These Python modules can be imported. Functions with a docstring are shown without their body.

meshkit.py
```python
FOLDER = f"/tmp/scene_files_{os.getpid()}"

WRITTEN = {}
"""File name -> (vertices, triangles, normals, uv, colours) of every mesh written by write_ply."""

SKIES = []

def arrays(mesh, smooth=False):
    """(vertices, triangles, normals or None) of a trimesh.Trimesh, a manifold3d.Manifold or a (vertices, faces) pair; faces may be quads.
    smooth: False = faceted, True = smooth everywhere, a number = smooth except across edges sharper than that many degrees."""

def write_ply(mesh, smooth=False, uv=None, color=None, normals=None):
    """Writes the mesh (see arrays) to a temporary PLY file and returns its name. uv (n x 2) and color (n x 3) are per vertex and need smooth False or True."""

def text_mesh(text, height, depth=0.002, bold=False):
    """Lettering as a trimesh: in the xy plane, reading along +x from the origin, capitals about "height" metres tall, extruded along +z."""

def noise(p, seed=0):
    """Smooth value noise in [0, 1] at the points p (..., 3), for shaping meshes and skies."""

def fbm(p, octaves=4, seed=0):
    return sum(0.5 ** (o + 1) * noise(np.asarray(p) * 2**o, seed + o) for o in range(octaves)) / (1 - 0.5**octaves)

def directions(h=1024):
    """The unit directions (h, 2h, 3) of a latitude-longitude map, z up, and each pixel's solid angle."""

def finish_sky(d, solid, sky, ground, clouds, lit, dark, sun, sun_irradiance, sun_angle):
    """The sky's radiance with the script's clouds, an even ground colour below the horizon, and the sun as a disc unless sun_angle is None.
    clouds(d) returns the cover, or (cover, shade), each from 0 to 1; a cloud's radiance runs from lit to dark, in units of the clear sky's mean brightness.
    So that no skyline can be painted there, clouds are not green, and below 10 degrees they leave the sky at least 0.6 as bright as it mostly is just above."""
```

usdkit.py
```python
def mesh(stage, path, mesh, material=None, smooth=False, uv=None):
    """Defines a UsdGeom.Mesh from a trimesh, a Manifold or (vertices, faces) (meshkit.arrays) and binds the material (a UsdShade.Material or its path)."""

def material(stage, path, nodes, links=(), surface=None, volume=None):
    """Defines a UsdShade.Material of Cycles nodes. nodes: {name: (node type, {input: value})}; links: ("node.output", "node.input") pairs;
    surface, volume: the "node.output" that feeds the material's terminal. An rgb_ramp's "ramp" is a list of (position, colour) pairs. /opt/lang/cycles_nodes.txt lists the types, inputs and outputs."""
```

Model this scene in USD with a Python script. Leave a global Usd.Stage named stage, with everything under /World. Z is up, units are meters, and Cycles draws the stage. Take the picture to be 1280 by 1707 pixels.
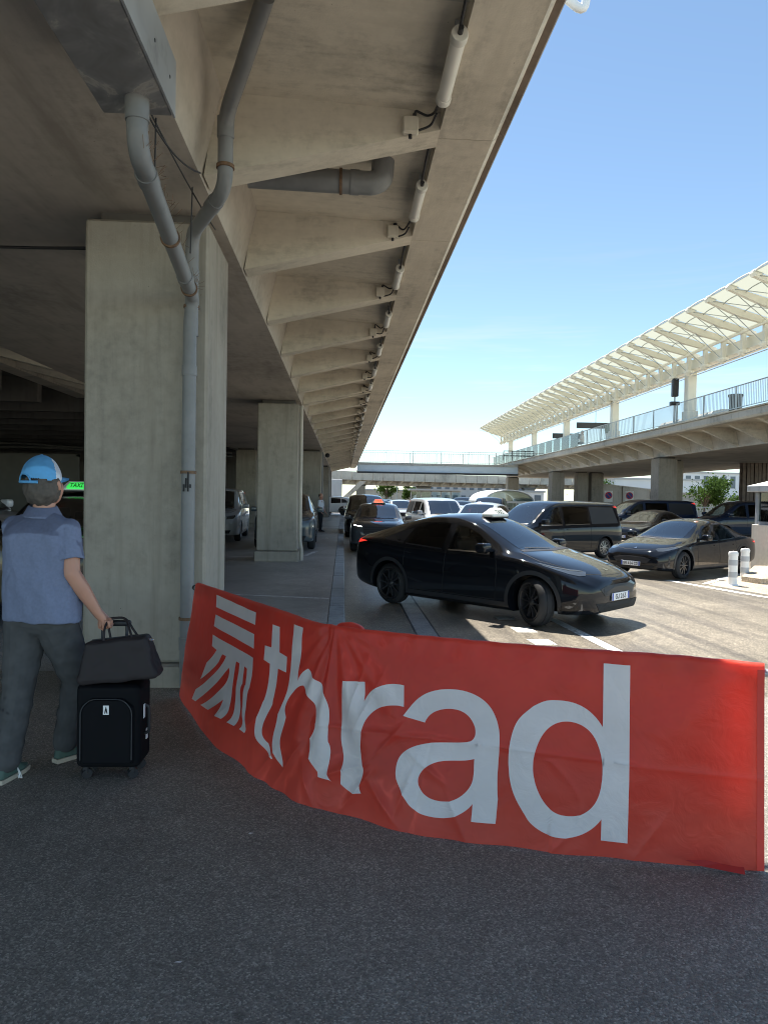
import math, random, json
import numpy as np, trimesh, manifold3d, usdkit, meshkit
from manifold3d import Manifold
from scipy.interpolate import PchipInterpolator
from shapely.geometry import Polygon, LineString, Point
from shapely import affinity
from shapely.ops import unary_union
from pxr import Usd, UsdGeom, UsdLux, UsdShade, Gf, Vt, Sdf

stage = Usd.Stage.CreateInMemory()
UsdGeom.SetStageUpAxis(stage, UsdGeom.Tokens.z)
UsdGeom.SetStageMetersPerUnit(stage, 1.0)
stage.SetDefaultPrim(UsdGeom.Xform.Define(stage, '/World').GetPrim())
UsdGeom.Scope.Define(stage, '/World/Looks')
rng = random.Random(7)
nrg = np.random.RandomState(7)

# ------------------------------------------------------------------ camera, sky, sun, exposure
EXPOSURE = 1.6
SUN_DIR = np.array([-0.10, 0.41, 0.906]); SUN_DIR /= np.linalg.norm(SUN_DIR)
SUN_ELEV, SUN_ROT = math.asin(SUN_DIR[2]), math.atan2(SUN_DIR[0], SUN_DIR[1])
SKY_STRENGTH, SUN_INTENSITY = 0.066, 0.96

def camera():
    cam = UsdGeom.Camera.Define(stage, '/World/camera')
    yaw, pitch, roll = CAM_YPR
    f = np.array([math.sin(yaw) * math.cos(pitch), math.cos(yaw) * math.cos(pitch), math.sin(pitch)])
    r0 = np.array([math.cos(yaw), -math.sin(yaw), 0.0]); u0 = np.cross(r0, f)
    r = r0 * math.cos(roll) + u0 * math.sin(roll); u = -r0 * math.sin(roll) + u0 * math.cos(roll)
    m = Gf.Matrix4d(*r, 0, *u, 0, *(-f), 0, 0, 0, 1.64, 1)
    cam.AddTransformOp().Set(m)
    cam.CreateHorizontalApertureAttr(36.0); cam.CreateVerticalApertureAttr(36.0 * 1024 / 767)
    cam.CreateFocalLengthAttr(36.0 * 1183 / 1280)
    cam.CreateClippingRangeAttr(Gf.Vec2f(0.05, 5000))
    cam.CreateExposureAttr(EXPOSURE)
CAM_YPR = (0.0582, -0.0209, 0.0166)
camera()

def sky():
    d = UsdLux.DomeLight.Define(stage, '/World/sky')
    d.CreateIntensityAttr(1.0)
    m = usdkit.material(stage, '/World/Looks/sky', {
        's': ('sky_texture', {'sky_type': 'single_scattering', 'sun_disc': False, 'sun_elevation': SUN_ELEV, 'sun_rotation': SUN_ROT,
                              'altitude': 900.0, 'air_density': .95, 'aerosol_density': .15, 'ozone_density': .6}),
        't': ('mix_color', {'blend_type': 'multiply', 'fac': 1.0, 'b': (1.0, 1.05, .99), 'use_clamp': False, 'use_clamp_result': False}),
        'g': ('texture_coordinate', {}), 'mp': ('mapping', {'scale': (2.6, 2.6, 42.0), 'rotation': (0.0, .03, 0.0)}),
        'n': ('noise_texture', {'scale': 1.0, 'detail': 6.0, 'roughness': .6, 'distortion': .3}), 'r': ('rgb_ramp', {'ramp': [(.52, (0, 0, 0)), (.74, (1, 1, 1))]}),
        'z': ('separate_xyz', {}), 'zb': ('rgb_ramp', {'ramp': [(.02, (0, 0, 0)), (.12, (1, 1, 1)), (.22, (.7, .7, .7)), (.42, (0, 0, 0))]}),
        'f': ('math', {'math_type': 'multiply'}), 'f2': ('math', {'math_type': 'multiply', 'value2': .42}),
        'bw': ('rgb_to_bw', {}), 'k': ('math', {'math_type': 'multiply', 'value2': 1.22}), 'c': ('combine_color', {}),
        'x': ('mix_color', {'blend_type': 'mix', 'use_clamp': False, 'use_clamp_result': False}),
        'b': ('background_shader', {'strength': SKY_STRENGTH})},
        [('s.color', 't.a'), ('g.generated', 'mp.vector'), ('mp.vector', 'n.vector'), ('n.fac', 'r.fac'), ('g.generated', 'z.vector'), ('z.z', 'zb.fac'), ('r.color', 'f.value1'), ('zb.color', 'f.value2'), ('f.value', 'f2.value1'),
         ('t.result', 'bw.color'), ('bw.val', 'k.value1'), ('k.value', 'c.r'), ('k.value', 'c.g'), ('k.value', 'c.b'), ('t.result', 'x.a'), ('c.color', 'x.b'), ('f2.value', 'x.fac'), ('x.result', 'b.color')], surface='b.background')
    UsdShade.MaterialBindingAPI.Apply(d.GetPrim()).Bind(m)
    d.GetPrim().SetCustomDataByKey('kind', 'structure')
sky()

def sun():
    s = UsdLux.DistantLight.Define(stage, '/World/sun')
    z = SUN_DIR; x = np.cross([0, 1, 0], z); x /= np.linalg.norm(x); y = np.cross(z, x)
    s.AddTransformOp().Set(Gf.Matrix4d(*x, 0, *y, 0, *z, 0, 0, 0, 60, 1))
    s.CreateIntensityAttr(SUN_INTENSITY); s.CreateAngleAttr(0.53); s.CreateColorAttr(Gf.Vec3f(1.0, 0.95, 0.87)); s.CreateNormalizeAttr(True)
sun()

# ------------------------------------------------------------------ writing prims
used = {}
def numbered(parent, name):
    k = (parent, name); n = used.get(k, -1) + 1; used[k] = n
    return f'{parent}/{name}' if n == 0 else f'{parent}/{name}_{n:03d}'

def tag(o, label=None, cat=None, group=None, kind=None):
    p = o.GetPrim() if hasattr(o, 'GetPrim') else o
    for k, v in (('label', label), ('category', cat), ('group', group), ('kind', kind)):
        if v: p.SetCustomDataByKey(k, v)
    return p

cache = {}
def arr(mesh, smooth):
    k = (id(mesh), smooth)
    if k not in cache: cache[k] = (meshkit.arrays(mesh, smooth), mesh)
    return cache[k][0]

def obj(name, mesh, mat, parent=None, smooth=False, label=None, cat=None, group=None, kind=None, at=None, colors=None):
    pp = '/World' if parent is None else str(parent.GetPath())
    path = numbered(pp, name)
    v, f, n = arr(mesh, smooth)
    m = UsdGeom.Mesh.Define(stage, path)
    m.CreatePointsAttr(Vt.Vec3fArray.FromNumpy(v.astype(np.float32)))
    m.CreateFaceVertexCountsAttr(Vt.IntArray.FromNumpy(np.full(len(f), 3, np.int32)))
    m.CreateFaceVertexIndicesAttr(Vt.IntArray.FromNumpy(f.astype(np.int32).ravel()))
    m.CreateSubdivisionSchemeAttr('none')
    if n is not None:
        m.CreateNormalsAttr(Vt.Vec3fArray.FromNumpy(n.astype(np.float32))); m.SetNormalsInterpolation('vertex')
    UsdShade.MaterialBindingAPI.Apply(m.GetPrim()).Bind(M[mat])
    if at is not None: place(m, at)
    return tag(m, label, cat, group, kind)

def place(x, loc, rotz=0.0):
    x.AddTranslateOp().Set(Gf.Vec3d(*map(float, loc)))
    if rotz: x.AddRotateZOp().Set(math.degrees(rotz))

def thing(name, label=None, cat=None, loc=(0, 0, 0), rotz=0.0, group=None, parent=None, kind=None):
    x = UsdGeom.Xform.Define(stage, numbered('/World' if parent is None else str(parent.GetPath()), name))
    place(x, loc, rotz)
    return tag(x, label, cat, group, kind)

def dup(root, label, loc, rotz=0.0, group=None):
    base = root.GetName().split('_0')[0]
    r = thing(base, label, root.GetCustomDataByKey('category'), loc, rotz, group or root.GetCustomDataByKey('group'))
    r.GetReferences().AddInternalReference(root.GetPath())
    r.SetInstanceable(True)
    return r

# ------------------------------------------------------------------ shapes
def cat(*ms):
    ms = [m for x in ms for m in (x if isinstance(x, (list, tuple)) else [x])]
    return trimesh.util.concatenate(ms)
def box(x0, x1, y0, y1, z0, z1):
    m = trimesh.creation.box([x1 - x0, y1 - y0, z1 - z0]); m.apply_translation([(x0 + x1) / 2, (y0 + y1) / 2, (z0 + z1) / 2]); return m
def man(tm): return Manifold(manifold3d.Mesh(vert_properties=np.asarray(tm.vertices, np.float32), tri_verts=np.asarray(tm.faces, np.uint32)))
def tm(mf):
    m = mf.to_mesh(); return trimesh.Trimesh(np.asarray(m.vert_properties)[:, :3], np.asarray(m.tri_verts), process=False)
def cbox(x0, x1, y0, y1, z0, z1, c=0.02):
    """A box with chamfered edges."""
    p = []
    for dx, dy, dz in ((0, c, c), (c, 0, c), (c, c, 0)):
        for X in (x0 + dx, x1 - dx):
            for Y in (y0 + dy, y1 - dy):
                for Z in (z0 + dz, z1 - dz): p.append((X, Y, Z))
    return trimesh.convex.convex_hull(np.array(p))
def prism(poly, d0, d1, axis='y'):
    """A polygon in (x, z), (y, z) or (x, y), extruded from d0 to d1 along y, x or z."""
    p = poly if isinstance(poly, Polygon) else Polygon(poly)
    m = trimesh.creation.extrude_polygon(p, d1 - d0, engine='earcut')
    v = m.vertices.copy(); a, b, c = v[:, 0], v[:, 1], v[:, 2] + d0
    m.vertices = np.stack({'y': (a, c, b), 'x': (c, a, b), 'z': (a, b, c)}[axis], 1)
    if axis == 'y': m.invert()
    return m
def tube(pts, r, n=12, cap=True):
    pts = np.asarray(pts, float); k = len(pts)
    r = np.broadcast_to(np.asarray(r, float), (k,))
    t = np.gradient(pts, axis=0); t /= np.linalg.norm(t, axis=1, keepdims=True)
    up = np.array([0, 0, 1.0]) if abs(t[0][2]) < .9 else np.array([1.0, 0, 0])
    ring = []; u = np.cross(t[0], up); u /= np.linalg.norm(u)
    for i in range(k):
        u = u - t[i] * (u @ t[i]); u /= np.linalg.norm(u); w = np.cross(t[i], u)
        a = np.linspace(0, 2 * np.pi, n, endpoint=False)
        ring.append(pts[i] + r[i] * (np.cos(a)[:, None] * u + np.sin(a)[:, None] * w))
    v = np.vstack(ring); f = []
    for i in range(k - 1):
        for j in range(n):
            a, b = i * n + j, i * n + (j + 1) % n
            f += [(a, b, b + n), (a, b + n, a + n)]
    if cap:
        v = np.vstack([v, pts[:1], pts[-1:]]); c0, c1 = len(v) - 2, len(v) - 1
        for j in range(n):
            f.append((c0, (j + 1) % n, j)); f.append((c1, (k - 1) * n + j, (k - 1) * n + (j + 1) % n))
    return trimesh.Trimesh(v, f, process=False)
def bend(pts, rad=.12, n=6):
    """A polyline with its corners rounded."""
    pts = [np.asarray(p, float) for p in pts]; out = [pts[0]]
    for a, b, c in zip(pts[:-2], pts[1:-1], pts[2:]):
        d0, d1 = a - b, c - b; l0, l1 = np.linalg.norm(d0), np.linalg.norm(d1); q = min(rad, l0 / 2.1, l1 / 2.1)
        p0, p1 = b + d0 / l0 * q, b + d1 / l1 * q
        for t in np.linspace(0, 1, n): out.append((1 - t) ** 2 * p0 + 2 * t * (1 - t) * b + t * t * p1)
    return np.array(out + [pts[-1]])
def hang(a, b, sag, n=10):
    t = np.linspace(0, 1, n)[:, None]; p = np.asarray(a) * (1 - t) + np.asarray(b) * t
    p[:, 2] -= 4 * sag * (t * (1 - t))[:, 0]; return p
def lathe(profile, n=32, axis='z'):
    m = trimesh.creation.revolve(np.asarray(profile, float), sections=n)
    if axis == 'y': m.apply_transform(trimesh.transformations.rotation_matrix(-np.pi / 2, [1, 0, 0]))
    return m
def moved(m, loc=(0, 0, 0), rz=0.0, s=None):
    m = m.copy()
    if s is not None: m.apply_scale(s)
    if rz: m.apply_transform(trimesh.transformations.rotation_matrix(rz, [0, 0, 1]))
    m.apply_translation(loc); return m
def sheet(xs, ys, z=0.0):
    X, Y = np.meshgrid(np.asarray(xs, float), np.asarray(ys, float), indexing='ij'); Z = z(X, Y) if callable(z) else np.full_like(X, z)
    v = np.stack([X, Y, Z], -1).reshape(-1, 3); a, b = len(xs), len(ys)
    i = (np.arange(a - 1)[:, None] * b + np.arange(b - 1)).ravel()
    return trimesh.Trimesh(v, np.vstack([np.stack([i, i + b, i + b + 1], 1), np.stack([i, i + b + 1, i + 1], 1)]), process=False)
def flat(poly, z, seg=None):
    if not isinstance(poly, Polygon): poly = Polygon(poly)
    v, f = trimesh.creation.triangulate_polygon(poly, engine='earcut')
    v3 = np.c_[v, np.full(len(v), z)]; m = trimesh.Trimesh(v3, f, process=False)
    if len(m.faces) and m.face_normals[0][2] < 0: m.invert()
    return m
def quadstrip(a, b, width, z):
    a, b = np.array(a, float), np.array(b, float); d = (b - a) / np.linalg.norm(b - a); n = np.array([-d[1], d[0]]) * width / 2
    return flat(Polygon([a - n, b - n, b + n, a + n]), z)
def chain(bones, fine=.02, smooth=6, extra=()):
    """Bones (p0, r0, p1, r1) joined into one smooth surface."""
    def ball(p, r): return Manifold.sphere(float(r), 20).translate(list(map(float, p)))
    parts = [Manifold.batch_hull([ball(a, ra), ball(b, rb)]) for a, ra, b, rb in bones] + list(extra)
    m = Manifold.batch_boolean(parts, manifold3d.OpType.Add).refine_to_length(fine)
    t = tm(m); t.merge_vertices()
    if smooth: trimesh.smoothing.filter_taubin(t, iterations=smooth)
    return t
def hullpts(pts): return trimesh.convex.convex_hull(np.asarray(pts, float))
def ellipsoid(c, r, sub=3):
    m = trimesh.creation.icosphere(sub); m.vertices = m.vertices * np.asarray(r) + np.asarray(c); return m

# ------------------------------------------------------------------ materials
M = {}
def add(name, nodes, links, surface='p.BSDF', volume=None):
    M[name] = usdkit.material(stage, '/World/Looks/' + name, nodes, links, surface=surface, volume=volume)
def plain(name, col, rough=.5, metal=0., spec=.5, coat=0., vary=.0, scale=6., bump=0., bscale=60., sheen=0., **kw):
    nodes = {'p': ('principled_bsdf', {'base_color': col, 'roughness': rough, 'metallic': metal, 'specular_ior_level': spec, 'coat_weight': coat, 'sheen_weight': sheen, **kw})}
    links = []
    if vary or bump:
        nodes['g'] = ('texture_coordinate', {})
    if vary:
        nodes['n'] = ('noise_texture', {'scale': scale, 'detail': 6.0, 'roughness': .62})
        nodes['r'] = ('rgb_ramp', {'ramp': [(.28, tuple(c * (1 - vary) for c in col)), (.72, tuple(min(1, c * (1 + vary)) for c in col))]})
        nodes['rr'] = ('map_range', {'from_min': .3, 'from_max': .7, 'to_min': max(.02, rough - .12 * (vary > .05)), 'to_max': min(1, rough + .12 * (vary > .05))})
        links += [('g.object', 'n.vector'), ('n.fac', 'r.fac'), ('r.color', 'p.base_color'), ('n.fac', 'rr.value'), ('rr.result', 'p.roughness')]
    if bump:
        nodes['bn'] = ('noise_texture', {'scale': bscale, 'detail': 4.0}); nodes['b'] = ('bump', {'strength': bump, 'distance': .01})
        links += [('g.object', 'bn.vector'), ('bn.fac', 'b.height'), ('b.normal', 'p.normal')]
    add(name, nodes, links)

def concrete(name, base, streak=(5, 5, .4), stain=.35, warm=1.0, bump=.35, panel=None):
    d = tuple(c * .60 for c in base); l = tuple(min(.72, c * 1.2) for c in base)
    st = (base[0] * .42, base[1] * .40, base[2] * .37)
    nodes = {'g': ('geometry', {}),
        'm': ('mapping', {'scale': streak}),
        'n1': ('noise_texture', {'scale': .55, 'detail': 7.0, 'roughness': .6, 'distortion': .4}),
        'n2': ('noise_texture', {'scale': 1.0, 'detail': 8.0, 'roughness': .65}),
        'n3': ('noise_texture', {'scale': 9.0, 'detail': 6.0, 'roughness': .7}),
        'n4': ('noise_texture', {'scale': 70.0, 'detail': 5.0, 'roughness': .7}),
        'v': ('voronoi_texture', {'scale': 16.0, 'feature': 'f1'}),
        'a': ('math', {'math_type': 'multiply_add', 'value2': .45}),
        'b2': ('math', {'math_type': 'multiply_add', 'value2': .35, 'value3': .02}),
        'b3': ('math', {'math_type': 'multiply', 'value2': .22}),
        'r': ('rgb_ramp', {'ramp': [(.38, d), (.5, base), (.63, l)]}),
        'sm': ('rgb_ramp', {'ramp': [(.50, (0, 0, 0)), (.68, (1, 1, 1))]}),
        'sf': ('math', {'math_type': 'multiply', 'value2': stain}),
        'mx': ('mix_color', {'blend_type': 'mix', 'b': st}),
        'pr': ('rgb_ramp', {'ramp': [(.05, (1, 1, 1)), (.09, (0, 0, 0))]}),
        'ps': ('rgb_ramp', {'ramp': [(.58, (0, 0, 0)), (.6, (1, 1, 1))]}),
        'pm': ('math', {'math_type': 'multiply'}),
        'mp': ('mix_color', {'blend_type': 'mix', 'b': tuple(c * .35 for c in base)}),
        'bh': ('math', {'math_type': 'multiply_add', 'value2': .6}),
        'bp': ('bump', {'strength': bump, 'distance': .012}),
        'p': ('principled_bsdf', {'roughness': .88, 'specular_ior_level': .3})}
    links = [('g.position', 'm.vector'), ('g.position', 'n1.vector'), ('m.vector', 'n2.vector'), ('g.position', 'n3.vector'), ('g.position', 'n4.vector'), ('g.position', 'v.vector'),
        ('n3.fac', 'b3.value1'), ('n2.fac', 'b2.value1'), ('b3.value', 'b2.value3'), ('n1.fac', 'a.value1'), ('b2.value', 'a.value3'),
        ('a.value', 'r.fac'), ('n2.fac', 'sm.fac'), ('sm.color', 'sf.value1'), ('sf.value', 'mx.fac'), ('r.color', 'mx.a'),
        ('v.distance', 'pr.fac'), ('n3.fac', 'ps.fac'), ('pr.color', 'pm.value1'), ('ps.color', 'pm.value2'), ('pm.value', 'mp.fac'), ('mx.result', 'mp.a'),
        ('mp.result', 'p.base_color'), ('n4.fac', 'bh.value1'), ('n2.fac', 'bh.value3'), ('bh.value', 'bp.height'), ('bp.normal', 'p.normal')]
    add(name, nodes, links)

def asphalt(name, base, grain=110., contrast=.55, bump=.8, blotch=.35, rough=.8, specks=True, tracks=False):
    nodes = {'g': ('geometry', {}),
        'v': ('voronoi_texture', {'scale': grain, 'feature': 'f1'}),
        'v2': ('voronoi_texture', {'scale': grain * .45, 'feature': 'f1'}),
        'sc': ('separate_color', {}),
        'n1': ('noise_texture', {'scale': .5, 'detail': 8.0, 'roughness': .65, 'distortion': .5}),
        'n2': ('noise_texture', {'scale': 5.0, 'detail': 6.0, 'roughness': .7}),
        'gr': ('rgb_ramp', {'ramp': [(0, tuple(c * (1 - contrast) for c in base)), (.6, base), (.86, tuple(c * (1 + contrast) for c in base)), (1, tuple(c * (1 + 2.6 * contrast) + .01 for c in base))]}),
        'br': ('rgb_ramp', {'ramp': [(.3, (1 - blotch,) * 3), (.7, (1 + blotch,) * 3)]}),
        'br2': ('rgb_ramp', {'ramp': [(.3, (1 - blotch * .6,) * 3), (.7, (1 + blotch * .6,) * 3)]}),
        'x': ('mix_color', {'blend_type': 'multiply', 'fac': 1.0, 'use_clamp': False}), 'x2': ('mix_color', {'blend_type': 'multiply', 'fac': 1.0, 'use_clamp': False}),
        'sp': ('voronoi_texture', {'scale': 3.4, 'feature': 'f1'}),
        'spw': ('noise_texture', {'scale': 30.0, 'detail': 3.0}),
        'spa': ('math', {'math_type': 'multiply_add', 'value2': .10}),
        'spr': ('rgb_ramp', {'ramp': [(.100, (1, 1, 1)), (.125, (0, 0, 0))]}),
        'xs': ('mix_color', {'blend_type': 'mix', 'b': tuple(c * .35 for c in base)}),
        'spf': ('math', {'math_type': 'multiply', 'value2': .5 if specks else 0.}),
        'h': ('math', {'math_type': 'multiply_add', 'value2': -.7}), 'h2': ('math', {'math_type': 'multiply', 'value2': -.5}),
        'bp': ('bump', {'strength': bump, 'distance': .006}),
        'p': ('principled_bsdf', {'roughness': rough, 'specular_ior_level': .5})}
    links = [(f'g.position', f'{k}.vector') for k in ('v', 'v2', 'n1', 'n2', 'sp', 'spw')] + [
        ('v.color', 'sc.color'), ('sc.r', 'gr.fac'), ('n1.fac', 'br.fac'), ('n2.fac', 'br2.fac'),
        ('gr.color', 'x.a'), ('br.color', 'x.b'), ('x.result', 'x2.a'), ('br2.color', 'x2.b'),
        ('spw.fac', 'spa.value1'), ('sp.distance', 'spa.value3'), ('spa.value', 'spr.fac'), ('spr.color', 'spf.value1'), ('spf.value', 'xs.fac'), ('x2.result', 'xs.a'),
        ('xs.result', 'p.base_color'), ('v2.distance', 'h2.value1'), ('v.distance', 'h.value1'), ('h2.value', 'h.value3'), ('h.value', 'bp.height'), ('bp.normal', 'p.normal')]
    if tracks:
        nodes.update({'tm': ('mapping', {'scale': (1.1, .06, 1)}), 'tn': ('noise_texture', {'scale': 1.6, 'detail': 5.0, 'roughness': .6, 'distortion': .8}),
                      'tr': ('rgb_ramp', {'ramp': [(.47, (1, 1, 1)), (.60, (.62, .62, .65))]}), 'x3': ('mix_color', {'blend_type': 'multiply', 'fac': 1.0, 'use_clamp': False})})
        links = [l for l in links if l[1] != 'p.base_color'] + [('g.position', 'tm.vector'), ('tm.vector', 'tn.vector'), ('tn.fac', 'tr.fac'), ('xs.result', 'x3.a'), ('tr.color', 'x3.b'), ('x3.result', 'p.base_color')]
    add(name, nodes, links)

def worn_paint(name, col, under, wear=.5):
    add(name, {'g': ('geometry', {}), 'n': ('noise_texture', {'scale': 14.0, 'detail': 9.0, 'roughness': .75}), 'n2': ('noise_texture', {'scale': 1.3, 'detail': 4.0}),
        'a': ('math', {'math_type': 'multiply_add', 'value2': .5}), 'r': ('rgb_ramp', {'ramp': [(wear + .16, (0, 0, 0)), (wear + .3, (1, 1, 1))]}),
        'x': ('mix_color', {'blend_type': 'mix', 'a': col, 'b': under}), 'p': ('principled_bsdf', {'roughness': .7})},
        [('g.position', 'n.vector'), ('g.position', 'n2.vector'), ('n2.fac', 'a.value1'), ('n.fac', 'a.value3'), ('a.value', 'r.fac'), ('r.color', 'x.fac'), ('x.result', 'p.base_color')])

def window(name, tint, refl_rough=.01, ior=1.5):
    add(name, {'t': ('transparent_bsdf', {'color': tint}), 'g': ('glossy_bsdf', {'color': (1, 1, 1), 'roughness': refl_rough}), 'f': ('fresnel', {'IOR': ior}), 'x': ('mix_closure', {})},
        [('f.fac', 'x.fac'), ('t.BSDF', 'x.closure1'), ('g.BSDF', 'x.closure2')], surface='x.closure')

concrete('concrete', (.31, .285, .24), stain=.5)
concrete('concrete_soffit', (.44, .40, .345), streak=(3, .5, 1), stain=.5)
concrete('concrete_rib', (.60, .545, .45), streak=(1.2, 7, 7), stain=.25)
concrete('concrete_beam', (.60, .545, .45), streak=(5, .6, 5), stain=.3)
concrete('concrete_pale', (.46, .43, .37), stain=.3)
concrete('concrete_kerb', (.40, .41, .40), streak=(4, 4, 4), stain=.3)
concrete('concrete_brown', (.27, .215, .17), streak=(4, .5, 4), stain=.4)
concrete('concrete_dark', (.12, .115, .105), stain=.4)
asphalt('asphalt_dark', (.225, .207, .176), grain=150., contrast=.38, bump=1.0, blotch=.2, rough=.62)
asphalt('asphalt_road', (.225, .195, .148), grain=75., contrast=.4, bump=.18, blotch=.28, rough=.40, tracks=True)
asphalt('asphalt_walk', (.30, .29, .275), grain=120., contrast=.35, bump=.15, blotch=.3, rough=.42)
asphalt('ground_beige', (.40, .335, .25), grain=60., contrast=.25, bump=.3, blotch=.2)
worn_paint('paint_white', (.78, .77, .72), (.20, .19, .165), .60)
worn_paint('paint_faint', (.72, .72, .70), (.29, .28, .265), .58)
plain('pipe_grey', (.175, .18, .182), .42, vary=.16, scale=5., bump=.05)
plain('pipe_dark', (.07, .07, .07), .5)
plain('galvanised', (.33, .345, .36), .42, metal=.35, vary=.22, scale=3.)
add('galvanised_dirty', {'g': ('geometry', {}), 'n': ('noise_texture', {'scale': 2.6, 'detail': 9.0, 'roughness': .62, 'distortion': 1.4}), 'r': ('rgb_ramp', {'ramp': [(.30, (.15, .15, .15)), (.47, (.20, .205, .21)), (.56, (.26, .265, .265)), (.60, (.40, .385, .36)), (.66, (.30, .29, .27)), (.75, (.24, .235, .22))]}),
    'p': ('principled_bsdf', {'roughness': .5, 'metallic': .15})}, [('g.position', 'n.vector'), ('n.fac', 'r.fac'), ('r.color', 'p.base_color')])
plain('lamp_body', (.62, .60, .54), .45, vary=.1)
plain('lamp_tube', (.75, .73, .66), .3, transmission_weight=.0)
plain('box_cream', (.55, .51, .42), .5, vary=.12)
plain('cable_black', (.02, .02, .022), .6)
plain('rust', (.14, .085, .05), .85, vary=.4, scale=30.)
plain('cream_steel', (.74, .70, .59), .45, vary=.05, scale=2.)
plain('pale_blue_steel', (.62, .70, .74), .4, vary=.08, scale=1.)
plain('rail_steel', (.36, .39, .40), .35, metal=.5)
plain('dark_steel', (.035, .037, .04), .5)
plain('black_plastic', (.018, .018, .02), .45)
plain('black_matte', (.012, .012, .013), .8)
plain('white_paint', (.78, .78, .76), .5, vary=.07)
plain('grey_band', (.42, .44, .46), .4)
plain('wood_dark', (.15, .115, .095), .8, vary=.4, scale=3.)
plain('trunk', (.12, .085, .06), .9, vary=.3)
plain('facade_white', (.66, .68, .70), .7, vary=.05, scale=.5)
plain('facade_window', (.10, .13, .16), .15)
plain('facade_grey', (.40, .41, .41), .6, vary=.1, scale=.6)
plain('panel_grey', (.11, .108, .10), .7, vary=.2, scale=2.)
plain('tyre', (.018, .018, .019), .75, bump=.1, bscale=120.)
plain('rim_black', (.022, .022, .024), .28, spec=.6)
plain('rim_silver', (.45, .46, .47), .3, metal=.9)
plain('plate_white', (.80, .80, .80), .35)
plain('plate_blue', (.02, .07, .35), .35)
plain('chrome', (.75, .75, .75), .12, metal=1.)
plain('seat', (.03, .03, .033), .6)
plain('tail_red', (.55, .02, .02), .2, coat=.5, emission_color=(1, .05, .03), emission_strength=.35)
plain('lens', (.045, .05, .052), .05, spec=.7, coat=1.)
plain('lens_strip', (.10, .11, .115), .2)
plain('sign_red', (.55, .03, .03), .5)
plain('sign_blue', (.02, .05, .22), .5)
plain('lens_lit', (.8, .8, .8), .1, emission_color=(1, .98, .93), emission_strength=6.)
plain('taxi_shell', (.75, .76, .70), .35)
plain('taxi_green', (.1, .6, .2), .4, emission_color=(.06, 1, .12), emission_strength=.22)
plain('taxi_text', (.01, .06, .02), .5)
plain('red_lamp', (.7, .05, .03), .3, emission_color=(1, .1, .05), emission_strength=1.2)
for n, c in dict(black=(.006, .0065, .008), dark_grey=(.045, .047, .05), slate=(.06, .075, .082), silver=(.42, .44, .46), white=(.72, .72, .71), navy=(.012, .02, .04), bronze=(.05, .04, .02)).items():
    plain('car_' + n, c, .07 if n in ('black', 'navy') else .15, spec=.04 if n in ('black', 'navy', 'dark_grey') else .3, coat=1.0, coat_roughness=.02, metallic=0.0)
window('glass_clear', (.62, .68, .66)); window('glass_tint', (.10, .11, .11)); window('glass_wind', (.50, .60, .62), .01, 2.4); add('glass_roof', {'t': ('transparent_bsdf', {'color': (.86, .9, .87)}), 'l': ('translucent_bsdf', {'color': (.44, .43, .36)}), 'x': ('mix_closure', {'fac': .66})}, [('t.BSDF', 'x.closure1'), ('l.BSDF', 'x.closure2')], surface='x.closure')
window('glass_rail', (.80, .88, .88), .05)
plain('skin', (.43, .215, .145), .5, subsurface_weight=.12, vary=.06, scale=12.)
plain('hair_grey', (.075, .062, .05), .7, vary=.4, scale=40.)
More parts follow.
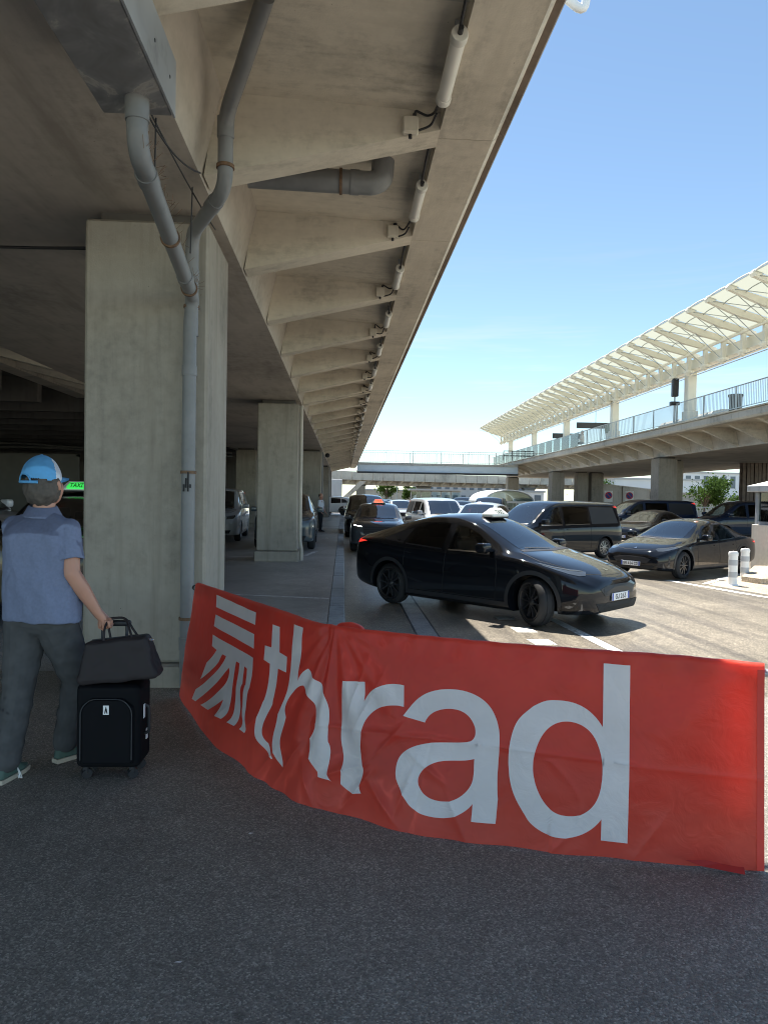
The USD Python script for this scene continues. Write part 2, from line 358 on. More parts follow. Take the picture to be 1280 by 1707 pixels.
plain('shirt_blue', (.165, .195, .29), .85, spec=.2, vary=.10, scale=60., bump=.12, bscale=260.)
plain('shirt_white', (.7, .72, .76), .85)
plain('jeans_grey', (.075, .076, .078), .9, spec=.15, vary=.2, scale=14., bump=.12, bscale=220.)
plain('cap_blue', (.10, .34, .62), .85, vary=.08, scale=30., bump=.1, bscale=250.)
plain('cap_pale', (.55, .60, .66), .85, vary=.06, scale=30.)
plain('shoe_green', (.07, .12, .10), .8, vary=.2, scale=30.)
plain('shoe_sole', (.45, .40, .32), .8)
plain('suitcase_black', (.005, .0055, .007), .75, spec=.12, bump=.15, bscale=300.)
plain('bag_brown', (.030, .025, .026), .62, spec=.2, vary=.15, scale=20., bump=.1, bscale=200.)
plain('dark_cloth', (.02, .02, .022), .9)
plain('leaf_base', (.07, .10, .03), .7)
add('leaf', {'o': ('geometry', {}), 'r': ('rgb_ramp', {'ramp': [(0, (.07, .12, .03)), (.5, (.13, .19, .05)), (1, (.21, .25, .08))]}), 'd': ('diffuse_bsdf', {}), 't': ('translucent_bsdf', {}), 'x': ('mix_closure', {'fac': .4})},
    [('o.random_per_island', 'r.fac'), ('r.color', 'd.color'), ('r.color', 't.color'), ('d.BSDF', 'x.closure1'), ('t.BSDF', 'x.closure2')], surface='x.closure')
def cloth(name, col, rough, through):
    add(name, {'g': ('geometry', {}), 'n': ('noise_texture', {'scale': 3.0, 'detail': 6.0, 'roughness': .6}), 'w': ('noise_texture', {'scale': 420.0, 'detail': 2.0}),
        'n2': ('noise_texture', {'scale': 9.0, 'detail': 5.0, 'roughness': .55, 'distortion': 1.2}),
        'r': ('rgb_ramp', {'ramp': [(.3, tuple(c * .92 for c in col)), (.7, tuple(c * 1.06 for c in col))]}),
        'b': ('bump', {'strength': .28, 'distance': .02}), 'p': ('principled_bsdf', {'roughness': rough, 'specular_ior_level': .42}), 't': ('translucent_bsdf', {}), 'x': ('mix_closure', {'fac': through})},
        [('g.position', 'n.vector'), ('g.position', 'n2.vector'), ('n.fac', 'r.fac'), ('r.color', 'p.base_color'), ('r.color', 't.color'), ('n2.fac', 'b.height'), ('b.normal', 'p.normal'),
         ('p.BSDF', 'x.closure1'), ('t.BSDF', 'x.closure2')], surface='x.closure')
cloth('banner_red', (.90, .125, .085), .31, .5); cloth('banner_white', (.90, .86, .84), .42, .05)
plain('banner_back', (.50, .03, .02), .5)
# ------------------------------------------------------------------ the ground
ROAD = -0.15
def lin(a, b, n): return np.linspace(a, b, n)
obj('ground', cat(sheet([-900, -60, 60, 900], [-300, 9.5, 900], -.19)), 'asphalt_road', kind='structure')
obj('road', sheet(lin(.04, 60, 30), lin(4.4, 150, 60), ROAD), 'asphalt_road', kind='structure')
def ramp(X, Y):
    t = np.clip((Y - 4.0) / 2.6, 0, 1); t = t * t * (3 - 2 * t)
    u = np.clip((X - .06) / .01, 0, 1)
    return -(.156) * t * u
obj('forecourt', sheet(np.r_[-30, -10, -3, lin(.05, .07, 3), lin(.3, 30, 20)], np.r_[lin(-1.5, 3.9, 8), lin(4.0, 6.62, 30)], ramp), 'asphalt_dark', kind='structure')
obj('paving', box(-40, 40, -40, -1.51, -.2, .0), 'asphalt_dark', kind='structure')
obj('pavement', cat(sheet(np.r_[-30, lin(-12, -.18, 12)], lin(6.62, 120, 60), 0.0)), 'asphalt_walk', kind='structure')
# kerb stones
kerb = thing('kerb', kind='structure')
ks = cbox(-.177, .052, 0.004, .996, -.3, .004, .012)
for k in range(44):
    obj('kerb_stone', moved(ks, (rng.uniform(-.003, .003), 6.64 + k, rng.uniform(-.003, .003))), 'concrete_kerb', kerb)
obj('kerb_strip', cbox(-.175, .05, 50.65, 119.9, -.3, .004, .012), 'concrete_kerb', kerb)

# painted lines
road_lines = thing('road_markings', kind='structure')
zr = ROAD + .004
obj('lane_line', quadstrip((3.30, 7.75), (3.16, 10.5), .15, zr), 'paint_white', road_lines)
for a in ((2.50, 8.02), (2.52, 8.75), (2.50, 9.55), (2.46, 10.5)):
    obj('give_way_dash', flat([(a[0] - .13, a[1] - .17), (a[0] + .15, a[1] - .17), (a[0] + .13, a[1] + .17), (a[0] - .15, a[1] + .17)], zr), 'paint_white', road_lines)
obj('island_line', quadstrip((7.40, 15.75), (8.55, 11.2), .16, zr), 'paint_white', road_lines)
obj('island_edge_line', quadstrip((7.95, 15.1), (9.95, 17.3), .12, zr), 'paint_white', road_lines)
obj('traffic_island', flat([(7.95, 14.95), (8.95, 11.0), (16, 11.0), (16, 18.9), (11.4, 18.9)], zr - .001), 'ground_beige', kind='structure')
walk_lines = thing('pavement_markings', kind='structure')
obj('bay_line', quadstrip((-6.0, 12.75), (-.2, 11.35), .10, .004), 'paint_faint', walk_lines)
for a, b in (((-5.2, 19.6), (-1.2, 18.6)), ((-1.0, 19.5), (-.75, 21.2)), ((-6.2, 24), (-3.9, 20.5)), ((-5, 31.0), (-.2, 31.0)), ((-4, 35.5), (-.2, 35.2)), ((-3, 40.0), (-.2, 40.0)), ((-6.5, 38), (-3.2, 38))):
    obj('bay_line', quadstrip(a, b, .12, .004), 'paint_faint', walk_lines)
# drain channel in the shaded lane
dr = thing('drain_channel', 'long dark trench drain let into the shaded lane beside the kerb', 'drain')
obj('channel_frame', cat(box(.98, 1.0, 6.8, 14, zr - .05, zr + .002), box(1.26, 1.28, 6.8, 14, zr - .05, zr + .002)), 'dark_steel', dr)
for k in range(14):
    obj('channel_cover', box(1.003, 1.257, 6.8 + .51 * k, 7.303 + .51 * k, zr - .05, zr), 'asphalt_walk', dr)

# ------------------------------------------------------------------ left viaduct (overhead roadway)
XS0, XS1, ZS = -5.65, -1.10, 4.02            # soffit of the girder
via = thing('viaduct', 'long concrete viaduct overhead with sloping ribs under its cantilevered edge', 'viaduct', kind='structure')
Y0, Y1 = -0.6, 71.0
# girder with sloping webs, hollow of no interest
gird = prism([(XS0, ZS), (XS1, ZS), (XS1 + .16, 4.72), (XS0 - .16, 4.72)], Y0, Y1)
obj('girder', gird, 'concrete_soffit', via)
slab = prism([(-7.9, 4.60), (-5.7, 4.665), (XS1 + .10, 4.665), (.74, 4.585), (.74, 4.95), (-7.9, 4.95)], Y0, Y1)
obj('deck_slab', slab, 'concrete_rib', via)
ribs = [-.5, .96, 3.44, 5.45, 7.66, 9.90, 12.14, 14.38, 16.62, 18.66, 19.06] + [21.3 + 2.24 * k for k in range(22)]
right_rib = [(XS1 + .02, ZS + .015), (.70, 4.455), (.70, 4.62), (XS1 + .12, 4.70)]
left_rib = [(XS0 - .02, ZS + .015), (-7.45, 4.455), (-7.45, 4.62), (XS0 - .12, 4.70)]
for i, y in enumerate(ribs):
    t = .27 if y not in (18.66, 19.06) else .2
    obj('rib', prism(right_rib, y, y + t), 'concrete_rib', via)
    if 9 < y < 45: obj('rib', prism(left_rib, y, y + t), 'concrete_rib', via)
# edge beam in lengths that butt at the ribs, and a brown drip fascia
ends = [y + .13 for y in ribs if y != 19.06] + [Y1]
for a, b in zip(ends[:-1], ends[1:]):
    obj('edge_beam', prism([(.70, 4.455), (1.13, 4.455), (1.17, 4.49), (1.17, 5.15), (.95, 5.15), (.70, 4.9)], a + .004, b - .004), 'concrete_beam', via)
    obj('fascia_panel', prism([(1.172, 4.52), (1.225, 4.50), (1.245, 4.53), (1.245, 5.42), (1.172, 5.42)], a + .006, b - .006), 'concrete_brown', via)
obj('left_edge_beam', prism([(-7.9, 4.43), (-7.45, 4.43), (-7.45, 4.58), (-7.9, 4.585)], 6, 60), 'concrete_rib', via)
# slanting formwork bead across the first bay
obj('formwork_bead', prism([(-.9, 4.64), (.7, 4.57), (.7, 4.585), (-.9, 4.67)], 4.15, 4.22), 'concrete_pale', via)
obj('formwork_bead', box(-.33, -.21, 3.4, 4.2, 4.575, 4.66), 'concrete_pale', via)

# square columns under the girder
def column(x0, x1, y0, y1, label, group=None, plinth=.2, h=3.93, mat='concrete'):
    cx, cy = (x0 + x1) / 2, (y0 + y1) / 2; w, d = (x1 - x0) / 2, (y1 - y0) / 2
    c = thing('concrete_column', label, 'column', (cx, cy, 0), 0, group)
    obj('shaft', cbox(-w, w, -d, d, plinth, h, .022), mat, c)
    obj('plinth', cbox(-w - .05, w + .05, -d - .05, d + .05, -.1, plinth - .006, .02), mat, c)
    obj('bearing', box(-w * .8, w * .8, -d * .8, d * .8, h, 4.02), 'concrete_dark', c)
    return c
column(-2.18, -1.16, 6.1, 7.12, 'nearest big square concrete column with two grey drainpipes down its front')
column(-2.13, -1.12, 17.75, 18.75, 'square concrete column with a wide plinth beside the parked dark SUV', plinth=.26)
column(-2.13, -1.12, 36.5, 37.5, 'third square concrete column along the pavement, behind the man in white')
column(-5.45, -4.45, 36.5, 37.5, 'concrete column of the inner row seen between the two nearest columns')
for n, y in zip(('fourth', 'fifth', 'sixth'), (55.5, 62.0, 69.0)):
    column(-2.13, -1.12, y, y + 1, f'{n} square concrete column from the camera along the pavement edge', 'far columns along the pavement edge')
# dark hall under the decks to the left
hall = thing('parking_hall', 'dark covered parking hall with transverse ceiling beams left of the columns', 'hall', kind='structure')
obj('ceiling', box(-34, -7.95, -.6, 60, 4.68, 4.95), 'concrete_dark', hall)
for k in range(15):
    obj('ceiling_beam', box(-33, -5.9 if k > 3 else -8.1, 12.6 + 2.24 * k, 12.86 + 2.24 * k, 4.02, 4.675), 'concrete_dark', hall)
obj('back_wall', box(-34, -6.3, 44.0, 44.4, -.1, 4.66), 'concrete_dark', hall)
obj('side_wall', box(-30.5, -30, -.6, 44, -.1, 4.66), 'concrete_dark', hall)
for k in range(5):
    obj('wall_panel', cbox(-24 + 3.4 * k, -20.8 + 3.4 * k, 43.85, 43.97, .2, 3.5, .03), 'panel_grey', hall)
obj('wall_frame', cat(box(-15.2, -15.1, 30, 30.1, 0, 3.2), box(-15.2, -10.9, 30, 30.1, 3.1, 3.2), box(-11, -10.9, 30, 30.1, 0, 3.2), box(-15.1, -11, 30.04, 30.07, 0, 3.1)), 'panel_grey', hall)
for k, z in enumerate((3.55, 3.68)):
    p = [(-25 + 1.4 * j, 28 + .5 * j, z + .05 * math.sin(j * 1.7 + k)) for j in range(15)]
    obj('ceiling_pipe', tube(np.array(p), .05, 8), 'pipe_dark', hall)
# cable across the soffit
sf = thing('soffit_cable', 'black cables slung across the soffit left of the nearest column', 'cable')
for m_ in (tube(hang((-5.6, 6.95, 4.0), (-2.2, 6.98, 3.99), .05, 14), .012, 6), tube(hang((-5.6, 7.02, 4.0), (-2.2, 7.02, 3.99), .03, 14), .014, 6)): obj('cable', m_, 'cable_black', sf)

# gutter box and drainpipes
gb = thing('gutter_box', 'stained grey steel gutter box hung under the soffit above the drainpipe', 'gutter')
obj('box_shell', cat(cbox(-1.33, -.96, .3, 3.98, 3.70, 4.015, .008)), 'galvanised_dirty', gb)
obj('side_panel', box(-.957, -.945, .3, 3.985, 3.695, 4.0), 'galvanised', gb)
obj('end_bracket', box(-1.40, -1.335, .3, 3.78, 3.92, 4.012), 'dark_steel', gb)
for y in (3.2, 3.55, 3.85): obj('rivet', ellipsoid((-.944, y, 3.84), (.004, .01, .01), 1), 'dark_steel', gb)

def pipe_thing(path, r, label, mats='pipe_grey', socks=(), clamps=(), group=None, rad=.13):
    p = thing('drainpipe', label, 'drainpipe', (0, 0, 0), 0, group)
    obj('pipe', tube(bend(path, rad, 8), r, 20), mats, p, smooth=40)
    for a, b in socks: obj('socket', tube([a, b], r + .006, 20), mats, p, smooth=40)
    for c, ax in clamps:
        c = np.array(c, float); ax = np.array(ax, float) / np.linalg.norm(ax)
        obj('clamp', tube([c - ax * .012, c + ax * .012], r + .010, 20), 'rust', p, smooth=40)
    return p
def lerp(a, b, t): return tuple(np.array(a) * (1 - t) + np.array(b) * t)
A = [(-1.105, 3.82, 3.74), (-1.12, 3.84, 3.45), (-1.285, 5.92, 2.98), (-1.285, 5.99, .04)]
A = [(-1.105, 3.82, 3.74), (-1.105, 3.84, 3.44), (-1.262, 5.98, 3.26), (-1.285, 5.99, 3.05), (-1.285, 5.99, .03)]
pipe_thing(A, .056, 'grey drainpipe running from the gutter box diagonally down the nearest column',
    socks=[(lerp(A[0], A[1], .1), lerp(A[0], A[1], .5)), (lerp(A[1], A[2], .10), lerp(A[1], A[2], .15)), (lerp(A[1], A[2], .78), lerp(A[1], A[2], .82)), ((-1.285, 5.99, 2.62), (-1.285, 5.99, 2.70)), ((-1.285, 5.99, .34), (-1.285, 5.99, .44))],
    clamps=[(lerp(A[1], A[2], .48), np.subtract(A[2], A[1])), (lerp(A[1], A[2], .9), np.subtract(A[2], A[1])), ((-1.285, 5.99, 1.82), (0, 0, 1)), ((-1.285, 5.99, .6), (0, 0, 1))])
B = [(-.50, 4.30, 4.60), (-.72, 4.86, 4.48), (-.87, 5.15, 4.33), (-.885, 5.25, 3.86), (-1.255, 5.90, 3.76), (-1.272, 5.985, 3.55), (-1.275, 6.0, 2.95)]
pipe_thing(B, .055, 'second grey drainpipe bending from the ribs to join the first on the column',
    socks=[(lerp(B[2], B[3], .02), lerp(B[2], B[3], .3)), (lerp(B[3], B[4], .25), lerp(B[3], B[4], .4)), (lerp(B[5], B[6], .1), lerp(B[5], B[6], .25))],
    clamps=[(lerp(B[2], B[3], .7), (0, 0, 1)), (lerp(B[5], B[6], .6), (0, 0, 1))])
C = [(-.86, 6.25, 4.40), (.22, 6.3, 4.40), (.30, 6.3, 4.44), (.31, 6.3, 4.62)]
pipe_thing(C, .10, 'fat grey pipe with an elbow lying under the deck in the second bay', socks=[((.02, 6.29, 4.40), (.10, 6.294, 4.40))], clamps=[((-.06, 6.286, 4.40), (1, 0, 0))], rad=.16)
# sticker marks on the first pipe
sk = thing('sticker', 'torn black sticker remains on the vertical drainpipe', 'sticker')
for m_ in ([box(-1.285 - .03 + .018 * k, -1.285 - .018 + .018 * k, 5.9245 + .004 * (k == 1), 5.93, 1.66 + .03 * (k % 2), 1.72 + .05 * (k % 3)) for k in range(4)]): obj('scrap', m_, 'black_matte', sk)
pipe_thing([(-1.06, 17.9, 3.9), (-1.06, 17.9, .5), (-1.02, 17.85, .3), (-1.02, 17.85, .02)], .045, 'pale thin drainpipe down the side of the second column', mats='concrete_pale')
for n, y in (('third', 36.6), ('fourth', 55.6), ('fifth', 62.1)):
    pipe_thing([(-1.06, y, 3.9), (-1.06, y, .02)], .04, f'thin drainpipe on the {n} column along the pavement', group='drainpipes on the far columns')
# bracing wires and straw round the pipes
rg = thing('rigging_wire', 'thin black wires hanging beside the gutter box and drainpipes', 'wire')
for m_ in (tube(hang((-1.08, 3.85, 3.72), (-1.16, 6.4, 3.98), .03), .006, 6), tube(hang((-1.09, 3.95, 3.70), (-.86, 4.25, 3.52), .06), .005, 6),
    tube([(-1.08, 4.1, 3.75), (-1.085, 4.1, 3.38)], .005, 6), tube([(-1.13, 5.3, 3.88), (-1.14, 5.3, 3.40)], .005, 6)): obj('wire', m_, 'cable_black', rg)
hs = []
for k in range(70):
    b = np.array(lerp(A[1], A[2], rng.uniform(0, 1))) + [rng.uniform(.03, .075), -.02, rng.uniform(.0, .06)]
    hs.append(tube([b, b + [rng.uniform(-.03, .06), rng.uniform(-.03, .03), rng.uniform(-.02, .07)]], .0013, 4, False))
obj('bird_spikes', cat(*hs), 'rust', label='thin bird spikes and straw along the diagonal drainpipe', cat='spikes', kind='stuff')

# tube lights, junction boxes and cables in the bays
ORD = ['first', 'second', 'third', 'fourth', 'fifth', 'sixth', 'seventh', 'eighth', 'ninth', 'tenth', 'eleventh', 'twelfth', 'thirteenth', 'fourteenth', 'fifteenth', 'sixteenth', 'seventeenth', 'eighteenth', 'nineteenth', 'twentieth', 'twenty-first', 'twenty-second', 'twenty-third', 'twenty-fourth', 'twenty-fifth', 'twenty-sixth']
def tube_light(label, loc):
    t = thing('tube_light', label, 'lamp', loc, 0, 'tube lights under the viaduct edge')
    body = lathe([(0, -.36), (.034, -.36), (.047, -.335), (.047, .335), (.034, .36), (0, .36)], 20, 'y')
    obj('tube_cover', body, 'lamp_tube', t, smooth=40)
    for s in (-1, 1):
        obj('end_cap', moved(lathe([(0, -.03), (.05, -.03), (.054, -.02), (.054, .03), (0, .03)], 20, 'y'), (0, s * .335, 0)), 'lamp_body', t, smooth=40)
        obj('gland', moved(lathe([(0, -.03), (.016, -.03), (.018, .03), (0, .03)], 10, 'y'), (0, s * .385, 0)), 'black_plastic', t)
        obj('bracket', box(-.015, .015, s * .24 - .015, s * .24 + .015, .04, .15), 'galvanised', t)
    return t
def junction_box(label, loc):
    j = thing('junction_box', label, 'junction box', loc, 0, 'junction boxes on the ribs')
    obj('box_body', cbox(-.062, .062, -.06, 0, -.065, .065, .012), 'box_cream', j)
    obj('box_lid', cbox(-.056, .056, -.072, -.058, -.058, .058, .006), 'box_cream', j)
    obj('gland', moved(lathe([(0, 0), (.014, 0), (.014, .03), (0, .03)], 10), (.03, -.03, .064)), 'black_plastic', j)
    obj('gland', moved(lathe([(0, 0), (.014, 0), (.014, -.03), (0, -.03)][::-1], 10), (.0, -.03, -.064)), 'black_plastic', j)
    return j
L0 = J0 = None
bays = [y for y in ribs if y > 2 and y != 19.06]
for i, (a, b) in enumerate(zip(bays[:-1], bays[1:])):
    if i > 20: break
    loc = (.655 + rng.uniform(-.008, .008), (a + b) / 2 + .22 + rng.uniform(-.06, .06), 4.43 + rng.uniform(-.012, .012))
    lab = f'{ORD[i]} tube light from the camera under the viaduct edge'
    L0 = tube_light(lab, loc) if L0 is None else (dup(L0, lab, loc), L0)[1]
    if i > 0 or True:
        loc = (.47 + rng.uniform(-.03, .03), b, 4.46 + rng.uniform(-.02, .02))
        lab = f'{ORD[i]} cream junction box from the camera, on a rib face under the viaduct'
        J0 = junction_box(lab, loc) if J0 is None else (dup(J0, lab, loc), J0)[1]
    if i < 12:
        lc = thing('lamp_cable', f'black cable loops beside the {ORD[i]} tube light under the viaduct', 'cable', group='cables feeding the tube lights'); j = lambda s: rng.uniform(-s, s)
        obj('conduit', tube(hang((.655, a + .3, 4.5), (.655, (a + b) / 2 - .17, 4.44), j(.02)), .011, 8), 'cable_black', lc)
        obj('conduit', tube(hang((.655, (a + b) / 2 + .60, 4.44), (.64, b - .12, 4.52), -.01), .011, 8), 'cable_black', lc)
        obj('cable_loop', tube(bend([(.64, b - .12, 4.52), (.60, b - .05, 4.50 + j(.03)), (.50, b - .05, 4.58 + j(.02)), (.50, b - .03, 4.53)], .05), .009, 8), 'cable_black', lc)
        obj('cable_loop', tube(bend([(.645, b - .2, 4.47), (.62, b - .06, 4.42 + j(.03)), (.52, b - .04, 4.42)], .06), .009, 8), 'cable_black', lc)
# curved end of a pipe bracket sticking out of the parapet high up
bp = thing('bracket_pipe', 'white curved pipe end jutting from the viaduct parapet against the sky', 'pipe')
obj('pipe_arm', tube(bend([(1.24, 5.75, 5.40), (1.24, 5.75, 5.98), (1.55, 5.75, 5.86), (1.90, 5.75, 5.60), (1.945, 5.75, 6.2)], .1), .035, 14), 'white_paint', bp, smooth=40)
obj('pipe_collar', tube([(1.93, 5.75, 5.78), (1.935, 5.75, 5.83)], .042, 14), 'grey_band', bp)
obj('camera_pod', ellipsoid((-.9, 40.2, 3.95), (.14, .14, .13), 2), 'black_plastic', label='small dark dome camera hanging under a far rib', cat='camera')
# ------------------------------------------------------------------ footbridge across the road
fb = thing('footbridge', 'pale blue steel footbridge crossing the road between the two viaducts', 'bridge')
obj('side_girder', cat(box(1.3, 16.4, 66.0, 66.12, 4.02, 4.66)), 'pale_blue_steel', fb)
obj('top_flange', box(1.3, 16.4, 65.9, 69.4, 4.665, 4.86), 'concrete_pale', fb)
obj('bottom_flange', box(1.3, 16.4, 65.85, 66.4, 3.86, 4.015), 'dark_steel', fb)
obj('soffit_plate', box(1.3, 16.4, 66.45, 69.3, 4.0, 4.2), 'concrete_soffit', fb)
def railing(parent_name, label, p0, p1, z, h, step=.13, group=None):
    p0, p1 = np.array(p0, float), np.array(p1, float); Lr = np.linalg.norm(p1 - p0); d = (p1 - p0) / Lr
    r = thing(parent_name, label, 'railing', (p0[0], p0[1], z), math.atan2(d[1], d[0]), group)
    obj('top_rail', tube([(0, 0, h), (Lr, 0, h)], .025, 8), 'rail_steel', r)
    obj('bottom_rail', box(0, Lr, -.015, .015, .08, .11), 'rail_steel', r)
    bs = [box(x - .008, x + .008, -.008, .008, .1, h - .01) for x in np.arange(.05, Lr, step)]
    obj('balusters', cat(*bs), 'rail_steel', r, kind='stuff')
    for x in np.arange(0, Lr, 2.6): obj('post', box(x - .02, x + .02, -.03, .03, 0, h - .02), 'rail_steel', r)
    return r
railing('bridge_railing', 'thin metal railing along the near side of the footbridge', (1.3, 66.0), (16.2, 66.0), 4.86, 1.12, .17)
railing('bridge_railing', 'thin metal railing along the far side of the footbridge', (1.3, 69.2), (16.2, 69.2), 4.86, 1.12, .17)

# ------------------------------------------------------------------ right viaduct with canopy; local frame: x outwards, y along
RA = -math.radians(1.3); RO = np.array([15.1, 22.0])
def rw(x, y, z=0): c, s = math.cos(RA), math.sin(RA); return (RO[0] + c * x - s * y, RO[1] + s * x + c * y, z)
def rthing(name, label, c, group=None, kind=None): return thing(name, label, c, (RO[0], RO[1], 0), RA, group, kind=kind)
rv = rthing('station_viaduct', 'raised concrete station deck on the right with deep ribs under its edge', 'viaduct', kind='structure')
ya, yb = -8.0, 58.0
XI, ZI, ZE, ZT = 2.15, 4.12, 4.88, 5.27
obj('girder', prism([(XI, ZI), (13.0, ZI), (13.2, 4.95), (XI - .2, 4.95)], ya, yb), 'concrete_soffit', rv)
obj('deck_slab', prism([(.4, 5.0), (XI, 4.94), (14, 4.94), (14, 5.22), (.4, 5.22)], ya, yb), 'concrete_rib', rv)
rp = [(XI + .02, ZI + .015), (.35, ZE + .02), (.35, 5.05), (XI - .1, 5.05)]
for k in range(29):
    obj('rib', prism(rp, -7.3 + 2.26 * k, -7.3 + 2.26 * k + .18), 'concrete_rib', rv)
for k in range(15):
    a = ya + 4.4 * k
    obj('edge_beam', prism([(.12, ZE), (.42, ZE), (.42, 5.2), (.02, 5.2), (0.02, 4.95)], a + .01, a + 4.39), 'concrete_pale', rv)
    obj('coping', cbox(-.06, .75, a + .01, a + 4.39, 5.215, ZT, .012), 'concrete_pale', rv)
def rcol(x, y, w, d, label, mat='concrete', h=4.12, group=None):
    px = rw(x, y); c = thing('concrete_column', label, 'column', (px[0], px[1], 0), RA, group)
    obj('shaft', cbox(0, w, 0, d, -.2, h - .08, .03), mat, c); obj('bearing', box(.1, w - .1, .1, d - .1, h - .08, h), 'concrete_dark', c)
rcol(1.85, 16.2, 1.05, 1.05, 'nearest square column under the right station deck, behind the black vans')
rcol(3.35, 18.6, 1.0, 1.0, 'dark square column just right of the nearest one under the station deck')
rcol(1.95, 38.2, 1.1, 1.1, 'square column under the station deck right of the curved-roof shelter')
rcol(4.3, 38.6, .95, 1.0, 'left one of the paired dark columns standing under the station deck')
rcol(5.55, 38.6, 1.05, 1.0, 'right one of the paired dark columns standing under the station deck')
rcol(1.9, 56.0, 1.2, 1.2, 'far square column where the footbridge meets the station deck')
# railing on the deck edge
def rrail(y0, y1, label, step):
    a, b = rw(.12, y0), rw(.12, y1); return railing('deck_railing', label, a[:2], b[:2], ZT, .95, step)
rrail(-7.9, 25.0, 'long vertical-bar railing along the near edge of the station deck', .115)
gl = rthing('glass_parapet', 'translucent glass parapet along the far edge of the station deck', 'parapet')
for k in range(14):
    obj('glass_pane', box(.10, .12, 25.1 + 2.2 * k, 27.26 + 2.2 * k, ZT + .05, ZT + .93), 'glass_rail', gl)
obj('top_rail', tube([(.11, 25.0, ZT + .95), (.11, 56.0, ZT + .95)], .025, 8), 'rail_steel', gl)
# canopy
cp = rthing('station_canopy', 'cream steel and glass canopy with many slanting rafters above the station deck', 'canopy')
XO, ZO, XB, ZB = -2.1, 8.93, .25, 8.22
sp = 1.5; nr = 37; yc0 = -2.9
for k in range(nr):
    y = yc0 + sp * k
    raf = prism([(XO, ZO - .03), (XO + .03, ZO + .10), (XB + .3, ZB + .02), (XB + .3, ZB - .18), (.5 * (XO + XB), .5 * (ZO + ZB) - .17)], y - .08, y + .08)
    tip = prism([(XO - .02, ZO - .04), (XO - .10, ZO + .06), (XO, ZO + .20), (XO + .28, ZO + .10), (XO + .2, ZO - .02)], y - .09, y + .09)
    obj('rafter', cat(raf, tip), 'cream_steel', cp)
    hang_ = cat(box(0, .16, y - .08, y + .08, 7.45, ZB - .05), lathe([(0, 7.26), (.13, 7.34), (.22, 7.44), (.22, 7.52), (.06, 7.56), (0, 7.56)], 12).apply_translation([.08, y, 0]))
    obj('hanger', hang_, 'cream_steel', cp)
    obj('tie_rod', cat(tube([(.08, y, 7.42), (XO + .9, y, ZO - .36)], .016, 6), tube([(XO + .12, y + .05, ZO), (XB - .2, y + sp - .1, ZB + .05)], .014, 5), tube([(XO + .12, y + sp - .05, ZO), (XB - .2, y + .1, ZB + .05)], .014, 5),
        tube(hang((XO + .55, y, ZO - .12), (XO + .55, y + sp, ZO - .12), -.10, 7), .018, 5), tube(hang((XO + 1.35, y, ZO - .36), (XO + 1.35, y + sp, ZO - .36), -.10, 7), .018, 5)), 'rail_steel', cp, kind='stuff')
    if k < nr - 1:
        g = prism([(XO + .02, ZO + .12), (XB + .1, ZB + .10), (XB + .1, ZB + .12), (XO + .02, ZO + .14)], y + .07, y + sp - .07)
        obj('roof_pane', g, 'glass_roof', cp)
        obj('wing_pane', prism([(XB + .75, ZB + .06), (3.4, 8.75), (3.4, 8.77), (XB + .75, ZB + .08)], y + .07, y + sp - .07), 'glass_roof', cp)
    obj('wing_rafter', prism([(XB + .5, ZB - .16), (XB + .5, ZB), (3.4, 8.72), (3.4, 8.60)], y - .06, y + .06), 'cream_steel', cp)
yc1 = yc0 + sp * (nr - 1)
obj('main_beam', cat(box(.30, .78, yc0 - .3, yc1 + .3, ZB - .58, ZB - .16)), 'cream_steel', cp)
obj('lower_flange', box(.22, .86, yc0 - .3, yc1 + .3, ZB - .64, ZB - .582), 'cream_steel', cp)
obj('eave_tube', tube([(-.05, yc0, ZB - .02), (-.05, yc1, ZB - .02)], .07, 10), 'cream_steel', cp)
obj('cable', cat(tube([(.08, yc0, 7.36), (.08, yc1, 7.36)], .018, 6), tube([(.6, yc0, 7.42), (.6, yc1, 7.42)], .018, 6)), 'rail_steel', cp)
for k, y in enumerate((9.9, 19.6, 29.4, 39.0, 48.6)):
    obj('canopy_post', cat(cbox(.34, .76, y - .2, y + .2, ZT + .55, ZB - .64, .03), cbox(.28, .82, y - .26, y + .26, ZT - .02, ZT + .55, .03)), 'cream_steel', cp)
obj('edge_fascia', cat(*[tube(hang((XO, yc0 + sp * k, ZO + .13), (XO, yc0 + sp * (k + 1), ZO + .13), -.05, 6), .028, 6) for k in range(nr - 1)]), 'white_paint', cp)
# things on the deck
def rplace(x, y): p = rw(x, y); return (p[0], p[1], ZT - .05)
pb = thing('litter_bin', 'dark litter bin standing behind the deck railing', 'bin', rplace(.75, 6.3))
obj('bin_body', lathe([(0, 0), (.24, 0), (.26, .78), (0, .78)], 20), 'dark_steel', pb); obj('bin_rim', lathe([(.0, .78), (.30, .78), (.30, .86), (0, .86)], 20), 'dark_steel', pb)
ts = thing('signal_lamp', 'black traffic signal head beside the nearest canopy post', 'signal', rplace(.1, 10.5))
obj('signal_head', cat(cbox(-.14, .14, -.12, .12, 1.35, 2.2, .03), cbox(-.22, .2, -.12, .1, .95, 1.12, .02)), 'black_plastic', ts); obj('signal_pole', tube([(0, 0, 0), (0, 0, 1.4)], .04, 10), 'rail_steel', ts)
for lab, y, z in (('upper dark departure board hanging beneath the station canopy', 25.5, 6.55), ('lower dark departure board hanging farther along beneath the station canopy', 31.5, 6.35)):
    s = thing('departure_board', lab, 'display', rw(1.4, y, 0), RA, 'departure boards under the canopy')
    obj('board', cbox(-1.3, 1.1, -.06, .06, z, z + .40, .02), 'dark_steel', s); obj('hanger', tube([(0, 0, z + .4), (0, 0, 8.0)], .02, 8), 'rail_steel', s)
tri = thing('cone_trees', 'two small dark conical sculptures behind the glass parapet', 'sculpture', rplace(.6, 29.6))
